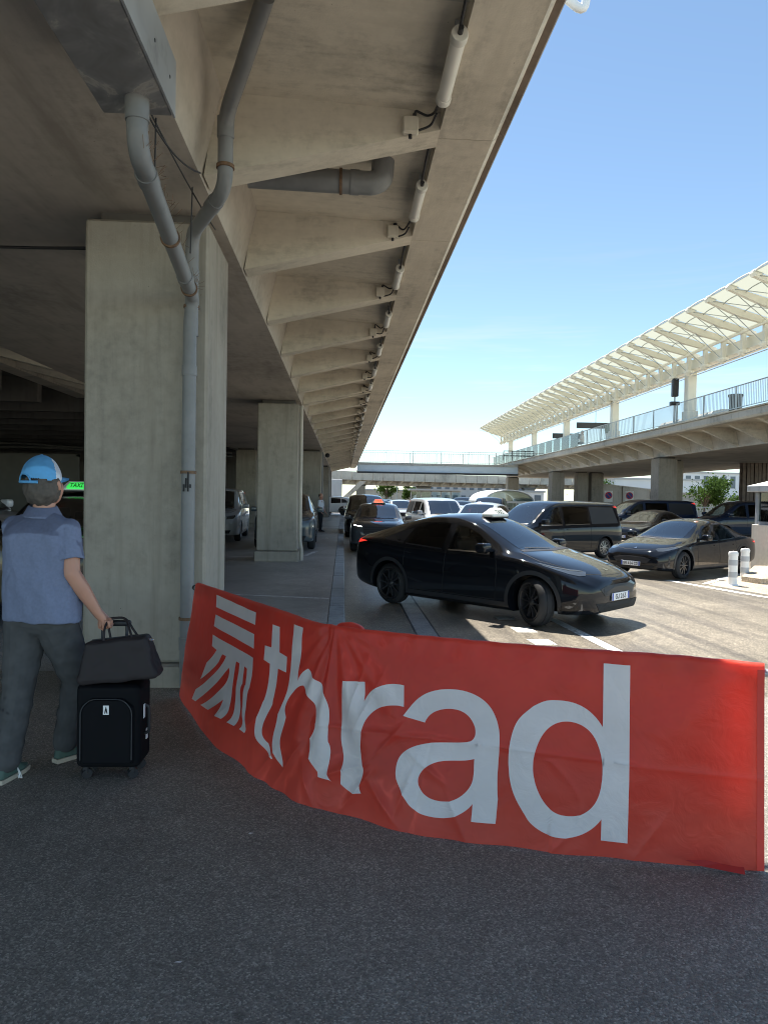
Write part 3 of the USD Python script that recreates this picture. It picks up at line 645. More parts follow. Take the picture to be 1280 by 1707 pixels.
obj('cone', lathe([(0, 0), (.3, .05), (0, .5)], 12), 'dark_steel', tri); obj('cone', moved(lathe([(0, 0), (.32, .05), (0, .55)], 12), (0, 0, .42)), 'dark_steel', tri)
for i, y in enumerate((27.6, 28.5)):
    ch = thing('deck_chair', 'slatted blue and white chair behind the glass parapet, ' + ('nearer the seated person' if i == 0 else 'nearer the cone sculptures'), 'chair', rplace(.8, y), .4)
    obj('backrest', cat(*[box(-.25, .25, .2, .24, .45 + .12 * q, .53 + .12 * q) for q in range(4)]), 'plate_blue', ch)
    obj('seat', cbox(-.25, .25, -.22, .22, .4, .45, .01), 'white_paint', ch)
    for sx in (-.22, .22):
        for sy in (-.2, .2): obj('leg', box(sx - .02, sx + .02, sy - .02, sy + .02, 0, .4), 'white_paint', ch)
pl = thing('planter', 'white pot with a round dark shrub beside a canopy post', 'planter', rplace(.9, 21.2))
obj('pot', lathe([(0, 0), (.26, 0), (.32, .6), (0, .6)], 18), 'white_paint', pl)
bk = rthing('deck_booth', 'low curved booth roof on the deck behind the railing', 'booth')
obj('booth_roof', prism([(1.0, 5.25), (1.0, 5.5), (1.2, 5.75), (1.6, 5.85), (2.2, 5.85), (2.6, 5.7), (2.6, 5.25)], 9.0, 14.5), 'facade_grey', bk)
hb = thing('handrail_frame', 'dark metal handrail frame at the end of the station deck', 'handrail', rplace(.3, 43.0))
obj('frame', cat(box(-1.6, 1.6, -.03, .03, .85, .92), box(-1.6, 1.6, -.03, .03, .4, .46), *[box(x - .03, x + .03, -.03, .03, 0, .9) for x in (-1.6, -.8, 0, .8, 1.6)]), 'dark_steel', hb)

# ------------------------------------------------------------------ curved viaduct behind, far buildings, fence
cv = thing('curved_viaduct', 'curving concrete ramp viaduct with slanting ribs beyond the footbridge', 'viaduct', kind='structure')
CX, CY, CR = 34.0, 40.0, 62.0
def arc_band(prof, a0, a1, n):
    """A closed profile (radius offset, z) swept along the ramp's arc."""
    vs, fs = [], []; m = len(prof)
    for i, a in enumerate(np.linspace(a0, a1, n)):
        for r, z in prof: vs.append((CX + (CR + r) * math.cos(a), CY + (CR + r) * math.sin(a), z))
    for i in range(n - 1):
        for j in range(m):
            p, q = i * m + j, i * m + (j + 1) % m
            fs += [(p, q + m, q), (p, p + m, q + m)]
    for j in range(1, m - 1): fs += [(0, j, j + 1), ((n - 1) * m, (n - 1) * m + j + 1, (n - 1) * m + j)]
    t = trimesh.Trimesh(vs, fs, process=False); t.fix_normals(); return t
a0, a1 = math.radians(86), math.radians(152)
obj('deck', arc_band([(1.6, 3.3), (6.0, 3.3), (6.0, 4.3), (.2, 4.3), (.2, 3.95), (1.6, 3.75)], a0, a1, 60), 'concrete_soffit', cv)
na = 44
for k in range(na):
    b0, b1 = a0 + (a1 - a0) * k / na, a0 + (a1 - a0) * (k + 1) / na
    obj('fascia_panel', arc_band([(0, 3.85), (.18, 3.85), (.18, 4.95), (0, 4.95)], b0 + .0006, b1 - .0006, 3), 'concrete_pale', cv)
    am = b0; ca, sa = math.cos(am), math.sin(am); th = .0016
    pts = []
    for dz in (-th, th):
        for r, z in ((.2, 3.86), (1.62, 3.28), (1.62, 3.8), (.2, 4.0)): pts.append((CX + (CR + r) * math.cos(am + dz), CY + (CR + r) * math.sin(am + dz), z))
    obj('rib', hullpts(pts), 'concrete_rib', cv)
for i, (x, y, w, lab) in enumerate(((11.5, 100.5, 1.9, 'broad pale column under the curved ramp viaduct'), (2.4, 95.5, 1.2, 'pale column under the left end of the curved ramp'), (27.0, 101.5, 1.6, 'pale column under the curved ramp right of the shelter'), (24.3, 80.0, 1.3, 'lone pale column between the shelter and the station deck columns'))):
    c = thing('ramp_column', lab, 'column', (x, y, 0)); obj('shaft', cbox(-w / 2, w / 2, 0, 1.2, -.2, 3.34, .04), 'concrete', c); obj('cap', cbox(-w / 2 - .1, w / 2 + .1, -.1, 1.3, 3.1, 3.36, .04), 'concrete_dark', c)
st = thing('ramp_strut', 'slanting pale concrete strut below the left end of the viaduct', 'strut', (0, 0, 0))
obj('beam', hullpts([(x + dx, y, z) for x, z in ((-.6, 1.0), (2.0, 3.5)) for dx in (0, .75) for y in (84, 85.2)]), 'concrete_pale', st)
obj('abutment', cbox(-2.6, -.1, 84.2, 85.0, -.2, 3.7, .05), 'facade_grey', st)

# wooden screen wall, ramp wall and far buildings on the right
ww = thing('timber_screen', 'tall dark wall of weathered vertical timber slats under the station deck', 'wall')
obj('backing', box(24.4, 36, 42.3, 42.5, -.2, 4.9), 'wood_dark', ww)
for k in range(46):
    obj('slat', box(24.45 + .25 * k, 24.45 + .25 * k + .2, 42.17 + .05 * rng.random(), 42.3, -.2, 4.85), 'wood_dark', ww)
rwall = thing('ramp_wall', 'sloping concrete parapet wall of a ramp beyond the station columns', 'wall')
for k in range(6):
    x0 = 26 + 2.9 * k; z0 = 3.35 - .27 * k
    obj('wall_panel', prism([(x0, -.2), (x0 + 2.87, -.2), (x0 + 2.87, z0 - .27), (x0, z0)], 72 - .1 * k, 72.3 - .1 * k), 'concrete_pale', rwall)
    obj('wall_coping', prism([(x0, z0), (x0 + 2.87, z0 - .27), (x0 + 2.87, z0 - .12), (x0, z0 + .15)], 71.95 - .1 * k, 72.35 - .1 * k), 'concrete_pale', rwall)
fen = thing('mesh_fence', 'low pale metal fence in front of the ramp wall', 'fence')
obj('bars', cat(*[box(24 + .25 * k, 24.04 + .25 * k, 60, 60.03, -.15, 1.25) for k in range(90)]), 'rail_steel', fen, kind='stuff')
obj('rail', cat(box(24, 46.5, 60, 60.04, 1.2, 1.26), box(24, 46.5, 60, 60.04, .2, .26)), 'rail_steel', fen)
for i, x in enumerate((22.3, 24.1)):
    s = thing('round_sign', ('left' if i == 0 else 'right') + ' one of the two round no-parking signs by the ramp wall', 'sign', (x, 58.5, 0))
    dsk = moved(lathe([(0, -.02), (.3, -.02), (.3, .02), (0, .02)], 24, 'y'), (0, 0, 2.1))
    obj('back_plate', cbox(-.36, .36, .03, .05, 1.55, 2.5, .01), 'white_paint', s); obj('rim', dsk, 'sign_red', s)
    obj('face', moved(lathe([(0, -.03), (.24, -.03), (.24, .0), (0, .0)], 24, 'y'), (0, 0, 2.1)), 'sign_blue', s)
    bar = box(-.25, .25, -.038, -.028, -.03, .03); bar.apply_transform(trimesh.transformations.rotation_matrix(.78, [0, 1, 0])); obj('bar', moved(bar, (0, 0, 2.1)), 'sign_red', s)
    obj('post', tube([(0, .06, -.15), (0, .06, 2.5)], .03, 8), 'rail_steel', s)
def building(name, label, x0, x1, y, z1, rows, cols, mat='facade_white', dep=10, wz=(.25, .62)):
    b = thing(name, label, 'building', (x0, y, 0)); W_ = x1 - x0
    obj('wall', box(0, W_, 0, dep, -.2, z1), mat, b); obj('roof', box(-.2, W_ + .2, -.2, dep + .2, z1, z1 + .25), 'facade_grey', b)
    fh = z1 / rows; cw = W_ / cols
    for r in range(rows):
        for c in range(cols):
            x, z = c * cw + cw * .22, r * fh + fh * wz[0]
            obj('window', box(x, x + cw * .55, -.04, .05, z, z + fh * wz[1]), 'facade_window', b)
    return b
building('office_building', 'white office block with rows of dark windows beyond the trees on the right', 58, 80, 118, 6.6, 2, 14)
building('low_building', 'low pale building with a long dark window band left of the station column', 37, 49, 95, 4.6, 1, 6, wz=(.35, .38))
building('depot_building', 'low glass-fronted building with a dark band behind the parked cars', 13, 33, 122, 5.0, 2, 14, 'facade_grey')
building('white_shed', 'small white kiosk building far behind the parked cars', 22.5, 27.5, 96, 2.6, 1, 3)
building('distant_wall', 'long pale low wall below the distant trees on the left', 2.5, 22, 135, 2.9, 1, 1, 'concrete_pale', 2, wz=(.02, .02))
pav = thing('glass_pavilion', 'row of grey framed glass bus shelters under the curved ramp', 'shelter')
for k in range(5):
    x = 8.4 + 1.25 * k
    obj('frame', cat(box(x, x + .12, 88, 88.12, -.15, 2.5), box(x, x + 1.25, 88, 88.12, 2.4, 2.55)), 'facade_grey', pav)
    obj('pane', box(x + .14, x + 1.23, 88.04, 88.07, .1, 2.38), 'glass_rail', pav)
obj('roof', prism([(8.2, 2.56), (14.8, 2.56), (14.8, 2.75), (8.2, 2.75)], 87, 89.5), 'facade_grey', pav)
# vaulted shelter
vs_ = thing('vaulted_shelter', 'grey metal shelter with a barrel-vaulted roof behind the black van', 'shelter', (0, 0, 0))
def vault(r0, x0, y0, y1, z0, n=14):
    a = np.linspace(0, np.pi, n); out = [(x0 - 1.75 * math.cos(t), z0 + .80 * math.sin(t)) for t in a]; inn = [(x0 - 1.69 * math.cos(t), z0 + .74 * math.sin(t)) for t in a[::-1]]
    return prism(out + inn, y0, y1)
obj('vault', vault(0, 11.4, 48.0, 54.0, 1.50), 'facade_white', vs_)
obj('end_wall', prism([(11.4 - 1.65 * math.cos(t), 1.50 + .70 * math.sin(t)) for t in np.linspace(0, np.pi, 14)], 48.3, 48.34), 'glass_rail', vs_)
obj('fascia', box(9.6, 13.2, 47.95, 54.05, 1.38, 1.51), 'facade_grey', vs_)
for x in (9.7, 10.8, 11.9, 13.05):
    for y in (48.1, 53.8): obj('post', box(x - .05, x + .05, y, y + .1, -.15, 1.42), 'facade_grey', vs_)
for x in (9.77, 10.87, 11.97): obj('pane', box(x, x + .98, 48.13, 48.16, 0, 1.4), 'glass_rail', vs_)
# distant light masts
for i, (x, y, h) in enumerate(((71, 112, 7.6), (9.5, 125, 5.5))):
    m_ = thing('lamp_mast', ('lamp mast above the white office block' if i == 0 else 'thin lamp mast among the distant trees'), 'lamp post', (x, y, -.15))
    obj('mast', tube([(0, 0, 0), (0, 0, h)], [.09, .05], 8), 'rail_steel', m_); obj('lamp_arm', box(-.9, .9, -.05, .05, h, h + .1), 'rail_steel', m_)

# ------------------------------------------------------------------ trees
def tree(label, x, y, h, r, seed, n=900, leaf=.20, cat_='tree', base=.3, group=None):
    q = np.random.RandomState(seed)
    t = thing('broadleaf_tree', label, cat_, (x, y, -.15), 0, group)
    limbs = [tube(np.array([(0, 0, 0), (.04, .03, h * base), (.02, 0, h * .75)]), [.12, .10, .03], 8)]
    cl = []
    for k in range(14):
        a, e = q.uniform(0, 6.28), q.uniform(-.5, 1); rr = r * q.uniform(.35, .85)
        c = np.array([rr * math.cos(a), rr * math.sin(a), h * (.45 + base * .4) + e * h * .30]); cl.append((c, r * q.uniform(.25, .5)))
        limbs.append(tube([(0.02, 0, h * base), c * [.5, .5, .85], c], [.05, .035, .012], 6))
    obj('trunk', cat(*limbs), 'trunk', t)
    P = []
    for c, s in cl: P.append(c + q.normal(0, .5, (n // 14, 3)) * s * [1, 1, .8])
    P = np.vstack(P); k = len(P)
    a = q.normal(size=(k, 3)); a /= np.linalg.norm(a, axis=1)[:, None]; b = np.cross(a, q.normal(size=(k, 3))); b /= np.linalg.norm(b, axis=1)[:, None]
    s = leaf * q.uniform(.6, 1.3, (k, 1))
    V = np.stack([P - a * s, P + b * s * .6, P + a * s, P - b * s * .6], 1).reshape(-1, 3); i = np.arange(k)[:, None] * 4
    obj('crown', trimesh.Trimesh(V, np.vstack([i + [0, 1, 2], i + [0, 2, 3]]), process=False), 'leaf', t)
    return t
tl = ['round bright green tree far away left of the ramp opening', 'second distant green tree right of the roundest one', 'small dark palm-like tree far behind the parked cars', 'wide distant tree beside the broad ramp column']
for i, (x, y, h, r) in enumerate(((7.8, 128, 4.9, 2.2), (12.0, 124, 4.5, 1.7), (15.0, 130, 5.0, 1.6), (18.2, 126, 4.7, 2.0))): tree(tl[i], x, y, h, r, i + 1, 1500, .2)
tree('leafy tree in front of the white office block right of the station column', 34.5, 66, 4.4, 2.4, 11, 2600, .14)
tree('bright green bush left of the dark timber screen', 38.6, 66, 2.6, 1.4, 12, 1500, .13, 'bush', .15)
tree('thin tree between the paired columns and the nearest station column', 33.0, 92, 5.2, 2.6, 13, 1500, .17)
tree('small bush left of the paired dark station columns', 26.2, 74, 2.3, 1.0, 14, 700, .13, 'bush', .15)
sh = ellipsoid((0, 0, .85), (.34, .34, .36), 2); sh.vertices += nrg.normal(0, .025, sh.vertices.shape); obj('shrub', sh, 'leaf_base', pl)

# ------------------------------------------------------------------ kiosk, concrete block, bollards
kx, ky = 11.25, 16.5
ko = thing('toll_kiosk', 'grey glazed toll kiosk on a concrete base at the right edge', 'kiosk', (kx, ky, ROAD))
obj('base', cbox(-.02, 2.6, 0, 2.4, 0, 1.22, .02), 'concrete_pale', ko)
obj('frame', cat(cbox(.02, .14, .04, .16, 1.22, 2.1, .01), cbox(.02, .14, 2.2, 2.32, 1.22, 2.1, .01), cbox(.9, 1.0, .04, .16, 1.22, 2.1, .01), cbox(2.44, 2.56, .04, .16, 1.22, 2.1, .01), box(.02, 2.56, .05, .15, 1.222, 1.3), box(.03, .13, .1, 2.3, 1.222, 1.3)), 'galvanised', ko)
obj('window', box(.14, .9, .09, .10, 1.3, 2.08), 'glass_clear', ko); obj('window', box(1.0, 2.44, .09, .10, 1.3, 2.08), 'glass_clear', ko); obj('window', box(.07, .08, .16, 2.2, 1.3, 2.08), 'glass_clear', ko)
obj('inner_wall', box(.6, 2.5, 2.2, 2.3, 1.22, 2.1), 'facade_white', ko)
obj('fascia', cbox(-.12, 2.7, -.12, 2.5, 2.1, 2.27, .015), 'galvanised', ko)
obj('roof', hullpts([(-.1, -.1, 2.27), (2.7, -.1, 2.27), (2.7, 2.5, 2.27), (-.1, 2.5, 2.27), (.7, .7, 2.55), (1.9, .7, 2.55), (1.9, 1.7, 2.55), (.7, 1.7, 2.55)]), 'white_paint', ko)
obj('slot_cover', box(.30, .75, -.01, 0, .35, .40), 'dark_steel', ko)
cb_ = thing('concrete_block', 'low sloped beige concrete island block in front of the kiosk', 'block', (9.1, 14.9, ROAD))
obj('block', hullpts([(0, .75, 0), (.15, .25, 0), (.9, -.1, 0), (3, -.1, 0), (3, 1.5, 0), (.75, 1.5, 0), (.75, 1.5, .30), (.25, .85, .16), (.3, .5, .16), (1.0, .15, .30), (3, .15, .30), (3, 1.4, .30), (0, .75, .12), (.15, .25, .12), (.9, -.1, .12), (3, -.1, .12)]), 'ground_beige', cb_)
bm = None
for i, (x, y) in enumerate(((8.47, 14.9), (9.35, 15.95))):
    lab = ('nearer' if i == 0 else 'farther') + ' white plastic bollard with grey bands beside the concrete block'
    if bm is None:
        bm = thing('bollard', lab, 'bollard', (x, y, ROAD), 0, 'bollards by the kiosk')
        obj('post', lathe([(0, .0), (.105, 0), (.105, .02), (.092, .04), (.092, .64), (.098, .65), (.102, .70), (.085, .735), (0, .75)], 28), 'white_paint', bm, smooth=35)
        obj('reflective_band', lathe([(.0925, .18), (.0955, .185), (.0955, .295), (.0925, .30)], 28), 'grey_band', bm, smooth=35)
        obj('reflective_band', lathe([(.0925, .44), (.0955, .445), (.0955, .555), (.0925, .56)], 28), 'grey_band', bm, smooth=35)
        obj('foot_plate', cbox(-.13, .13, -.13, .13, 0, .012, .004), 'white_paint', bm)
    else: dup(bm, lab, (x, y, ROAD))
# litter
for lab, x, y, s in (('small white paper scrap on the dark forecourt', -.55, 2.48, .016), ('white cup lying on the pavement near the kerb', -.6, 27.5, .12), ('tiny white scrap on the forecourt near the banner', -.42, 3.42, .018), ('white leaf scrap on the pavement beyond the banner', -.62, 13.4, .05)):
    q = thing('litter', lab, 'litter', (x, y, .004)); obj('scrap', hullpts(nrg.uniform(-1, 1, (7, 3)) * [s, s * .45, s * .12] + [0, 0, s * .12]), 'white_paint', q)
# ------------------------------------------------------------------ vehicles
def tab(*rows): return np.array(rows, float)
SPEC = {}
# x (forward, wheelbase centre = 0): zt (top), zb (bottom), w (half width), zs, ws (shoulder), zr, wr (roof edge)
SPEC['crossover'] = dict(wb=2.89, tyre=.355, tw=.25, track=.815, rim=.265, t=tab(
    # x     zb   zt    w    zs    ws    zr    wr
    (2.33, .34, .62, .40, .56, .36, .60, .22), (2.30, .27, .70, .60, .60, .56, .68, .36), (2.22, .24, .77, .74, .66, .70, .745, .46), (2.08, .22, .845, .845, .735, .80, .81, .55),
    (1.85, .21, .925, .915, .815, .87, .885, .62), (1.45, .21, 1.02, .95, .915, .905, .985, .69), (1.12, .165, 1.085, .953, .965, .915, 1.055, .735),
    (.98, .165, 1.14, .952, .975, .915, 1.08, .735), (.70, .165, 1.29, .950, .985, .912, 1.20, .69), (.35, .165, 1.46, .950, .99, .91, 1.37, .63), (.05, .165, 1.565, .952, .995, .91, 1.475, .60), (-.30, .165, 1.615, .955, 1.0, .91, 1.53, .585), (-.75, .165, 1.60, .958, 1.015, .915, 1.515, .575),
    (-1.15, .165, 1.535, .962, 1.035, .92, 1.45, .565), (-1.55, .21, 1.435, .96, 1.075, .915, 1.355, .57), (-1.95, .24, 1.315, .94, 1.10, .885, 1.255, .60), (-2.20, .28, 1.235, .905, 1.10, .85, 1.19, .62),
    (-2.33, .31, 1.195, .865, 1.08, .81, 1.16, .63), (-2.42, .36, 1.10, .81, 1.0, .75, 1.065, .59), (-2.47, .45, .95, .70, .88, .63, .93, .48)),
    wind=[(1.05, -.60), (1.13, 0), (1.05, .60), (.22, .515), (.26, 0), (.22, -.515)], wz=1.0,
    sides=[[(.72, 1.035), (.56, 1.155), (.30, 1.315), (.06, 1.405), (-.16, 1.435), (-.16, 1.03)], [(-.30, 1.035), (-.30, 1.448), (-.70, 1.43), (-1.02, 1.365), (-1.10, 1.08)], [(-1.17, 1.085), (-1.10, 1.345), (-1.42, 1.25), (-1.66, 1.15), (-1.60, 1.12)]],
    rear=[(-1.30, .52), (-2.1, .56), (-2.1, -.56), (-1.30, -.52)], doors=[.80, -.23, -1.12], mir=(.66, 1.04), sill=.33, hand=[-.02, -1.0], hz=.885)
SPEC['sedan'] = dict(wb=2.875, tyre=.335, tw=.235, track=.80, rim=.25, t=tab(
    (2.30, .32, .52, .40, .47, .36, .51, .22), (2.27, .25, .60, .60, .52, .56, .585, .36), (2.18, .22, .68, .74, .58, .70, .66, .46), (2.05, .20, .745, .83, .645, .785, .715, .55),
    (1.82, .18, .815, .895, .715, .85, .78, .62), (1.45, .17, .89, .925, .79, .88, .86, .68), (1.15, .16, .95, .925, .845, .885, .925, .72),
    (1.0, .16, 1.0, .922, .855, .885, .95, .715), (.70, .16, 1.14, .92, .865, .882, 1.055, .67), (.35, .16, 1.295, .92, .87, .88, 1.21, .61), (.0, .16, 1.405, .922, .875, .88, 1.32, .575), (-.35, .16, 1.442, .924, .88, .88, 1.36, .555), (-.75, .16, 1.425, .925, .89, .882, 1.345, .545),
    (-1.15, .16, 1.345, .926, .905, .885, 1.265, .54), (-1.55, .18, 1.21, .925, .92, .88, 1.14, .55), (-1.85, .22, 1.08, .912, .925, .86, 1.035, .59), (-2.10, .26, .99, .885, .905, .83, .965, .63),
    (-2.28, .29, .945, .84, .87, .785, .925, .63), (-2.37, .34, .87, .78, .80, .72, .85, .57), (-2.42, .42, .74, .66, .70, .60, .73, .46)),
    wind=[(1.07, -.60), (1.15, 0), (1.07, .60), (.20, .50), (.24, 0), (.20, -.50)], wz=.87,
    sides=[[(.74, .905), (.55, 1.04), (.30, 1.165), (.05, 1.25), (-.16, 1.285), (-.16, .905)], [(-.29, .905), (-.29, 1.293), (-.65, 1.27), (-.98, 1.185), (-1.05, .945)], [(-1.12, .95), (-1.06, 1.16), (-1.32, 1.06), (-1.50, .98)]],
    rear=[(-1.25, .50), (-1.9, .55), (-1.9, -.55), (-1.25, -.50)], doors=[.84, -.22, -1.08], mir=(.66, .92), sill=.27, hand=[-.02, -.98], hz=.78)
SPEC['van'] = dict(wb=3.20, tyre=.345, tw=.24, track=.82, rim=.24, t=tab(
    (2.55, .36, .66, .50, .58, .46, .64, .28), (2.51, .28, .84, .68, .68, .64, .80, .46), (2.42, .24, .97, .80, .80, .76, .94, .58), (2.25, .22, 1.05, .885, .92, .845, 1.02, .66),
    (2.0, .21, 1.11, .94, 1.0, .90, 1.085, .74), (1.78, .20, 1.17, .955, 1.05, .92, 1.12, .78), (1.62, .20, 1.27, .958, 1.07, .925, 1.20, .78), (1.30, .20, 1.50, .96, 1.09, .928, 1.42, .755), (.95, .20, 1.74, .96, 1.10, .93, 1.655, .735), (.65, .20, 1.855, .962, 1.105, .932, 1.775, .72),
    (.3, .20, 1.90, .964, 1.11, .935, 1.82, .715), (-.6, .20, 1.91, .965, 1.115, .937, 1.83, .715), (-1.6, .20, 1.90, .965, 1.12, .935, 1.82, .71), (-2.2, .24, 1.88, .955, 1.12, .92, 1.80, .70),
    (-2.44, .28, 1.83, .925, 1.10, .885, 1.74, .67), (-2.54, .34, 1.60, .88, 1.05, .84, 1.52, .64), (-2.60, .42, 1.20, .80, .98, .76, 1.16, .56)),
    wind=[(1.72, -.70), (1.84, 0), (1.72, .70), (.82, .62), (.92, 0), (.82, -.62)], wz=1.05,
    sides=[[(1.40, 1.13), (1.18, 1.33), (.90, 1.56), (.72, 1.66), (.50, 1.70), (.50, 1.13)], [(.36, 1.135), (.36, 1.71), (-.82, 1.72), (-.82, 1.15)], [(-.92, 1.15), (-.92, 1.72), (-2.15, 1.70), (-2.3, 1.17)]],
    rear=None, doors=[1.50, .43, -.87], mir=(1.42, 1.17), sill=.34, hand=[.62, .2], hz=.98)
SPEC['suv'] = dict(wb=2.75, tyre=.36, tw=.24, track=.80, rim=.255, t=tab(
    (2.27, .40, .74, .50, .64, .46, .72, .28), (2.24, .30, .88, .68, .74, .64, .86, .46), (2.15, .26, .965, .80, .85, .76, .945, .58), (1.98, .24, 1.01, .88, .92, .84, .985, .66),
    (1.7, .23, 1.055, .915, .96, .875, 1.03, .70), (1.35, .22, 1.09, .92, .99, .88, 1.065, .72), (1.12, .22, 1.12, .92, 1.0, .882, 1.09, .735), (1.0, .22, 1.17, .92, 1.005, .882, 1.11, .735), (.70, .22, 1.34, .92, 1.01, .882, 1.26, .70), (.35, .22, 1.535, .922, 1.015, .882, 1.455, .66),
    (.05, .22, 1.625, .924, 1.02, .883, 1.55, .635), (-.4, .22, 1.655, .925, 1.03, .885, 1.58, .625), (-1.0, .22, 1.635, .925, 1.045, .885, 1.56, .615), (-1.5, .24, 1.575, .92, 1.06, .88, 1.50, .605), (-1.85, .27, 1.46, .905, 1.065, .86, 1.40, .60),
    (-2.1, .31, 1.22, .875, 1.05, .82, 1.18, .60), (-2.22, .36, 1.05, .82, .97, .76, 1.02, .58), (-2.27, .44, .90, .70, .84, .64, .88, .48)),
    wind=[(1.03, -.62), (1.11, 0), (1.03, .62), (.20, .55), (.24, 0), (.20, -.55)], wz=1.03,
    sides=[[(.70, 1.055), (.52, 1.20), (.30, 1.36), (.08, 1.46), (-.14, 1.49), (-.14, 1.06)], [(-.27, 1.06), (-.27, 1.50), (-.75, 1.49), (-1.08, 1.46), (-1.12, 1.085)], [(-1.2, 1.09), (-1.16, 1.45), (-1.50, 1.38), (-1.68, 1.20), (-1.68, 1.12)]],
    rear=None, doors=[.80, -.2, -1.14], mir=(.62, 1.06), sill=.36, hand=[-.02, -.98], hz=.90)

RT = np.array([0, .06, .13, .20, .26, .33, .42, .52, .60, .66, .72, .78, .84, .90, .96, 1.0])
def ring(row, inset=0., zlow=None, k=34):
    zb, zt, w, zs, ws, zr, wr = row
    P = np.array([(0, zb), (.55 * w, zb), (.90 * w, zb + .010), (.970 * w, zb + .06), (.988 * w, zb + .20 * (zs - zb)), (w, zb + .48 * (zs - zb)), (.5 * (w + ws) + .012, zb + .80 * (zs - zb)), (ws, zs),
                  (ws * .62 + wr * .38 + .004, zs + .40 * (zr - zs)), (ws * .28 + wr * .72 + .006, zs + .74 * (zr - zs)), (wr, zr), (.72 * wr, zr + .60 * (zt - zr)), (.38 * wr, zr + .90 * (zt - zr)), (0, zt)])
    t = np.r_[0, np.cumsum(np.hypot(*np.diff(P, axis=0).T) + 1e-4)]; t /= t[-1]
    u = np.interp(np.linspace(0, 1, k), np.linspace(0, 1, len(t)), t)
    y, z = PchipInterpolator(t, P[:, 0])(u), PchipInterpolator(t, P[:, 1])(u)
    if inset:
        y = np.maximum(y - inset, y * .3); z = z - inset
        z = np.maximum(z, zlow)
    return y, z
def hullmesh(spec, inset=0., x0=None, x1=None, zlow=None, n=90, k=34):
    t = spec['t'][::-1]; x = t[:, 0]
    lo, hi = (x[0] if x0 is None else x0), (x[-1] if x1 is None else x1)
    s = np.linspace(0, 1, n); s = .5 - .5 * np.cos(np.pi * s) if x0 is None else s
    xs = lo + (hi - lo) * (.35 * s + .65 * np.linspace(0, 1, n))
    cols = [PchipInterpolator(x, t[:, j])(xs) for j in range(1, 8)]
    V = []
    for i, X in enumerate(xs):
        y, z = ring([c[i] for c in cols], inset, zlow, k)
        V += [(X, a, b) for a, b in zip(y, z)] + [(X, -a, b) for a, b in zip(y[-2:0:-1], z[-2:0:-1])]
    V = np.array(V); m = 2 * k - 2; f = []
    for i in range(n - 1):
        j = np.arange(m); a = i * m + j; b = i * m + (j + 1) % m
        f.append(np.stack([a, b, b + m], 1)); f.append(np.stack([a, b + m, a + m], 1))
    c0, c1 = len(V), len(V) + 1
    V = np.vstack([V, V[:m].mean(0), V[(n - 1) * m:].mean(0)]); j = np.arange(m)
    f.append(np.stack([np.full(m, c0), (j + 1) % m, j], 1)); f.append(np.stack([np.full(m, c1), (n - 1) * m + j, (n - 1) * m + (j + 1) % m], 1))
    T = trimesh.Trimesh(V, np.vstack(f), process=False)
    if T.volume < 0: T.invert()
    return T

class Caster:
    """First hits of parallel rays on a mesh, with the triangles sorted into a grid across the rays."""
    def __init__(s, mesh): s.t, s.grids = mesh.triangles, {}
    def grid(s, d):
        k = tuple(np.round(d, 5))
        if k not in s.grids:
            u = np.cross(d, [0, 0, 1.] if abs(d[2]) < .9 else [1., 0, 0]); u /= np.linalg.norm(u); v = np.cross(d, u)
            q = s.t @ np.stack([u, v, d], 1); area = (q[:, 1, 0] - q[:, 0, 0]) * (q[:, 2, 1] - q[:, 0, 1]) - (q[:, 2, 0] - q[:, 0, 0]) * (q[:, 1, 1] - q[:, 0, 1])
            q = q[np.abs(area) > 1e-10]; lo, hi = q[:, :, :2].min((0, 1)), q[:, :, :2].max((0, 1)); n = 48
            c0 = ((q[:, :, :2].min(1) - lo) / (hi - lo) * n).astype(int).clip(0, n - 1); c1 = ((q[:, :, :2].max(1) - lo) / (hi - lo) * n).astype(int).clip(0, n - 1)
            cells = {}
            for i, (a, b) in enumerate(zip(c0.tolist(), c1.tolist())):
                for x in range(a[0], b[0] + 1):
                    for y in range(a[1], b[1] + 1): cells.setdefault((x, y), []).append(i)
            s.grids[k] = (u, v, q, lo, hi, n, {c: np.array(x) for c, x in cells.items()})
        return s.grids[k]
    def cast(s, O, d):
        d = np.asarray(d, float); u, v, q, lo, hi, n, cells = s.grid(d); out = np.full(len(O), np.nan)
        R = np.asarray(O) @ np.stack([u, v, d], 1)
        for i, (x, y, w) in enumerate(R):
            c = (int((x - lo[0]) / (hi[0] - lo[0]) * n), int((y - lo[1]) / (hi[1] - lo[1]) * n)); c = (min(c[0], n - 1), min(c[1], n - 1))
            if c not in cells: continue
            t = q[cells[c]]; a, b, e = t[:, 0], t[:, 1], t[:, 2]
            den = (b[:, 0] - a[:, 0]) * (e[:, 1] - a[:, 1]) - (e[:, 0] - a[:, 0]) * (b[:, 1] - a[:, 1])
            l1 = ((x - a[:, 0]) * (e[:, 1] - a[:, 1]) - (e[:, 0] - a[:, 0]) * (y - a[:, 1])) / den
            l2 = ((b[:, 0] - a[:, 0]) * (y - a[:, 1]) - (x - a[:, 0]) * (b[:, 1] - a[:, 1])) / den
            z = a[:, 2] + l1 * (b[:, 2] - a[:, 2]) + l2 * (e[:, 2] - a[:, 2]) - w
            h = (l1 >= -1e-6) & (l2 >= -1e-6) & (l1 + l2 <= 1 + 1e-6) & (z > 0)
            if h.any(): out[i] = z[h].min()
        return O + out[:, None] * d
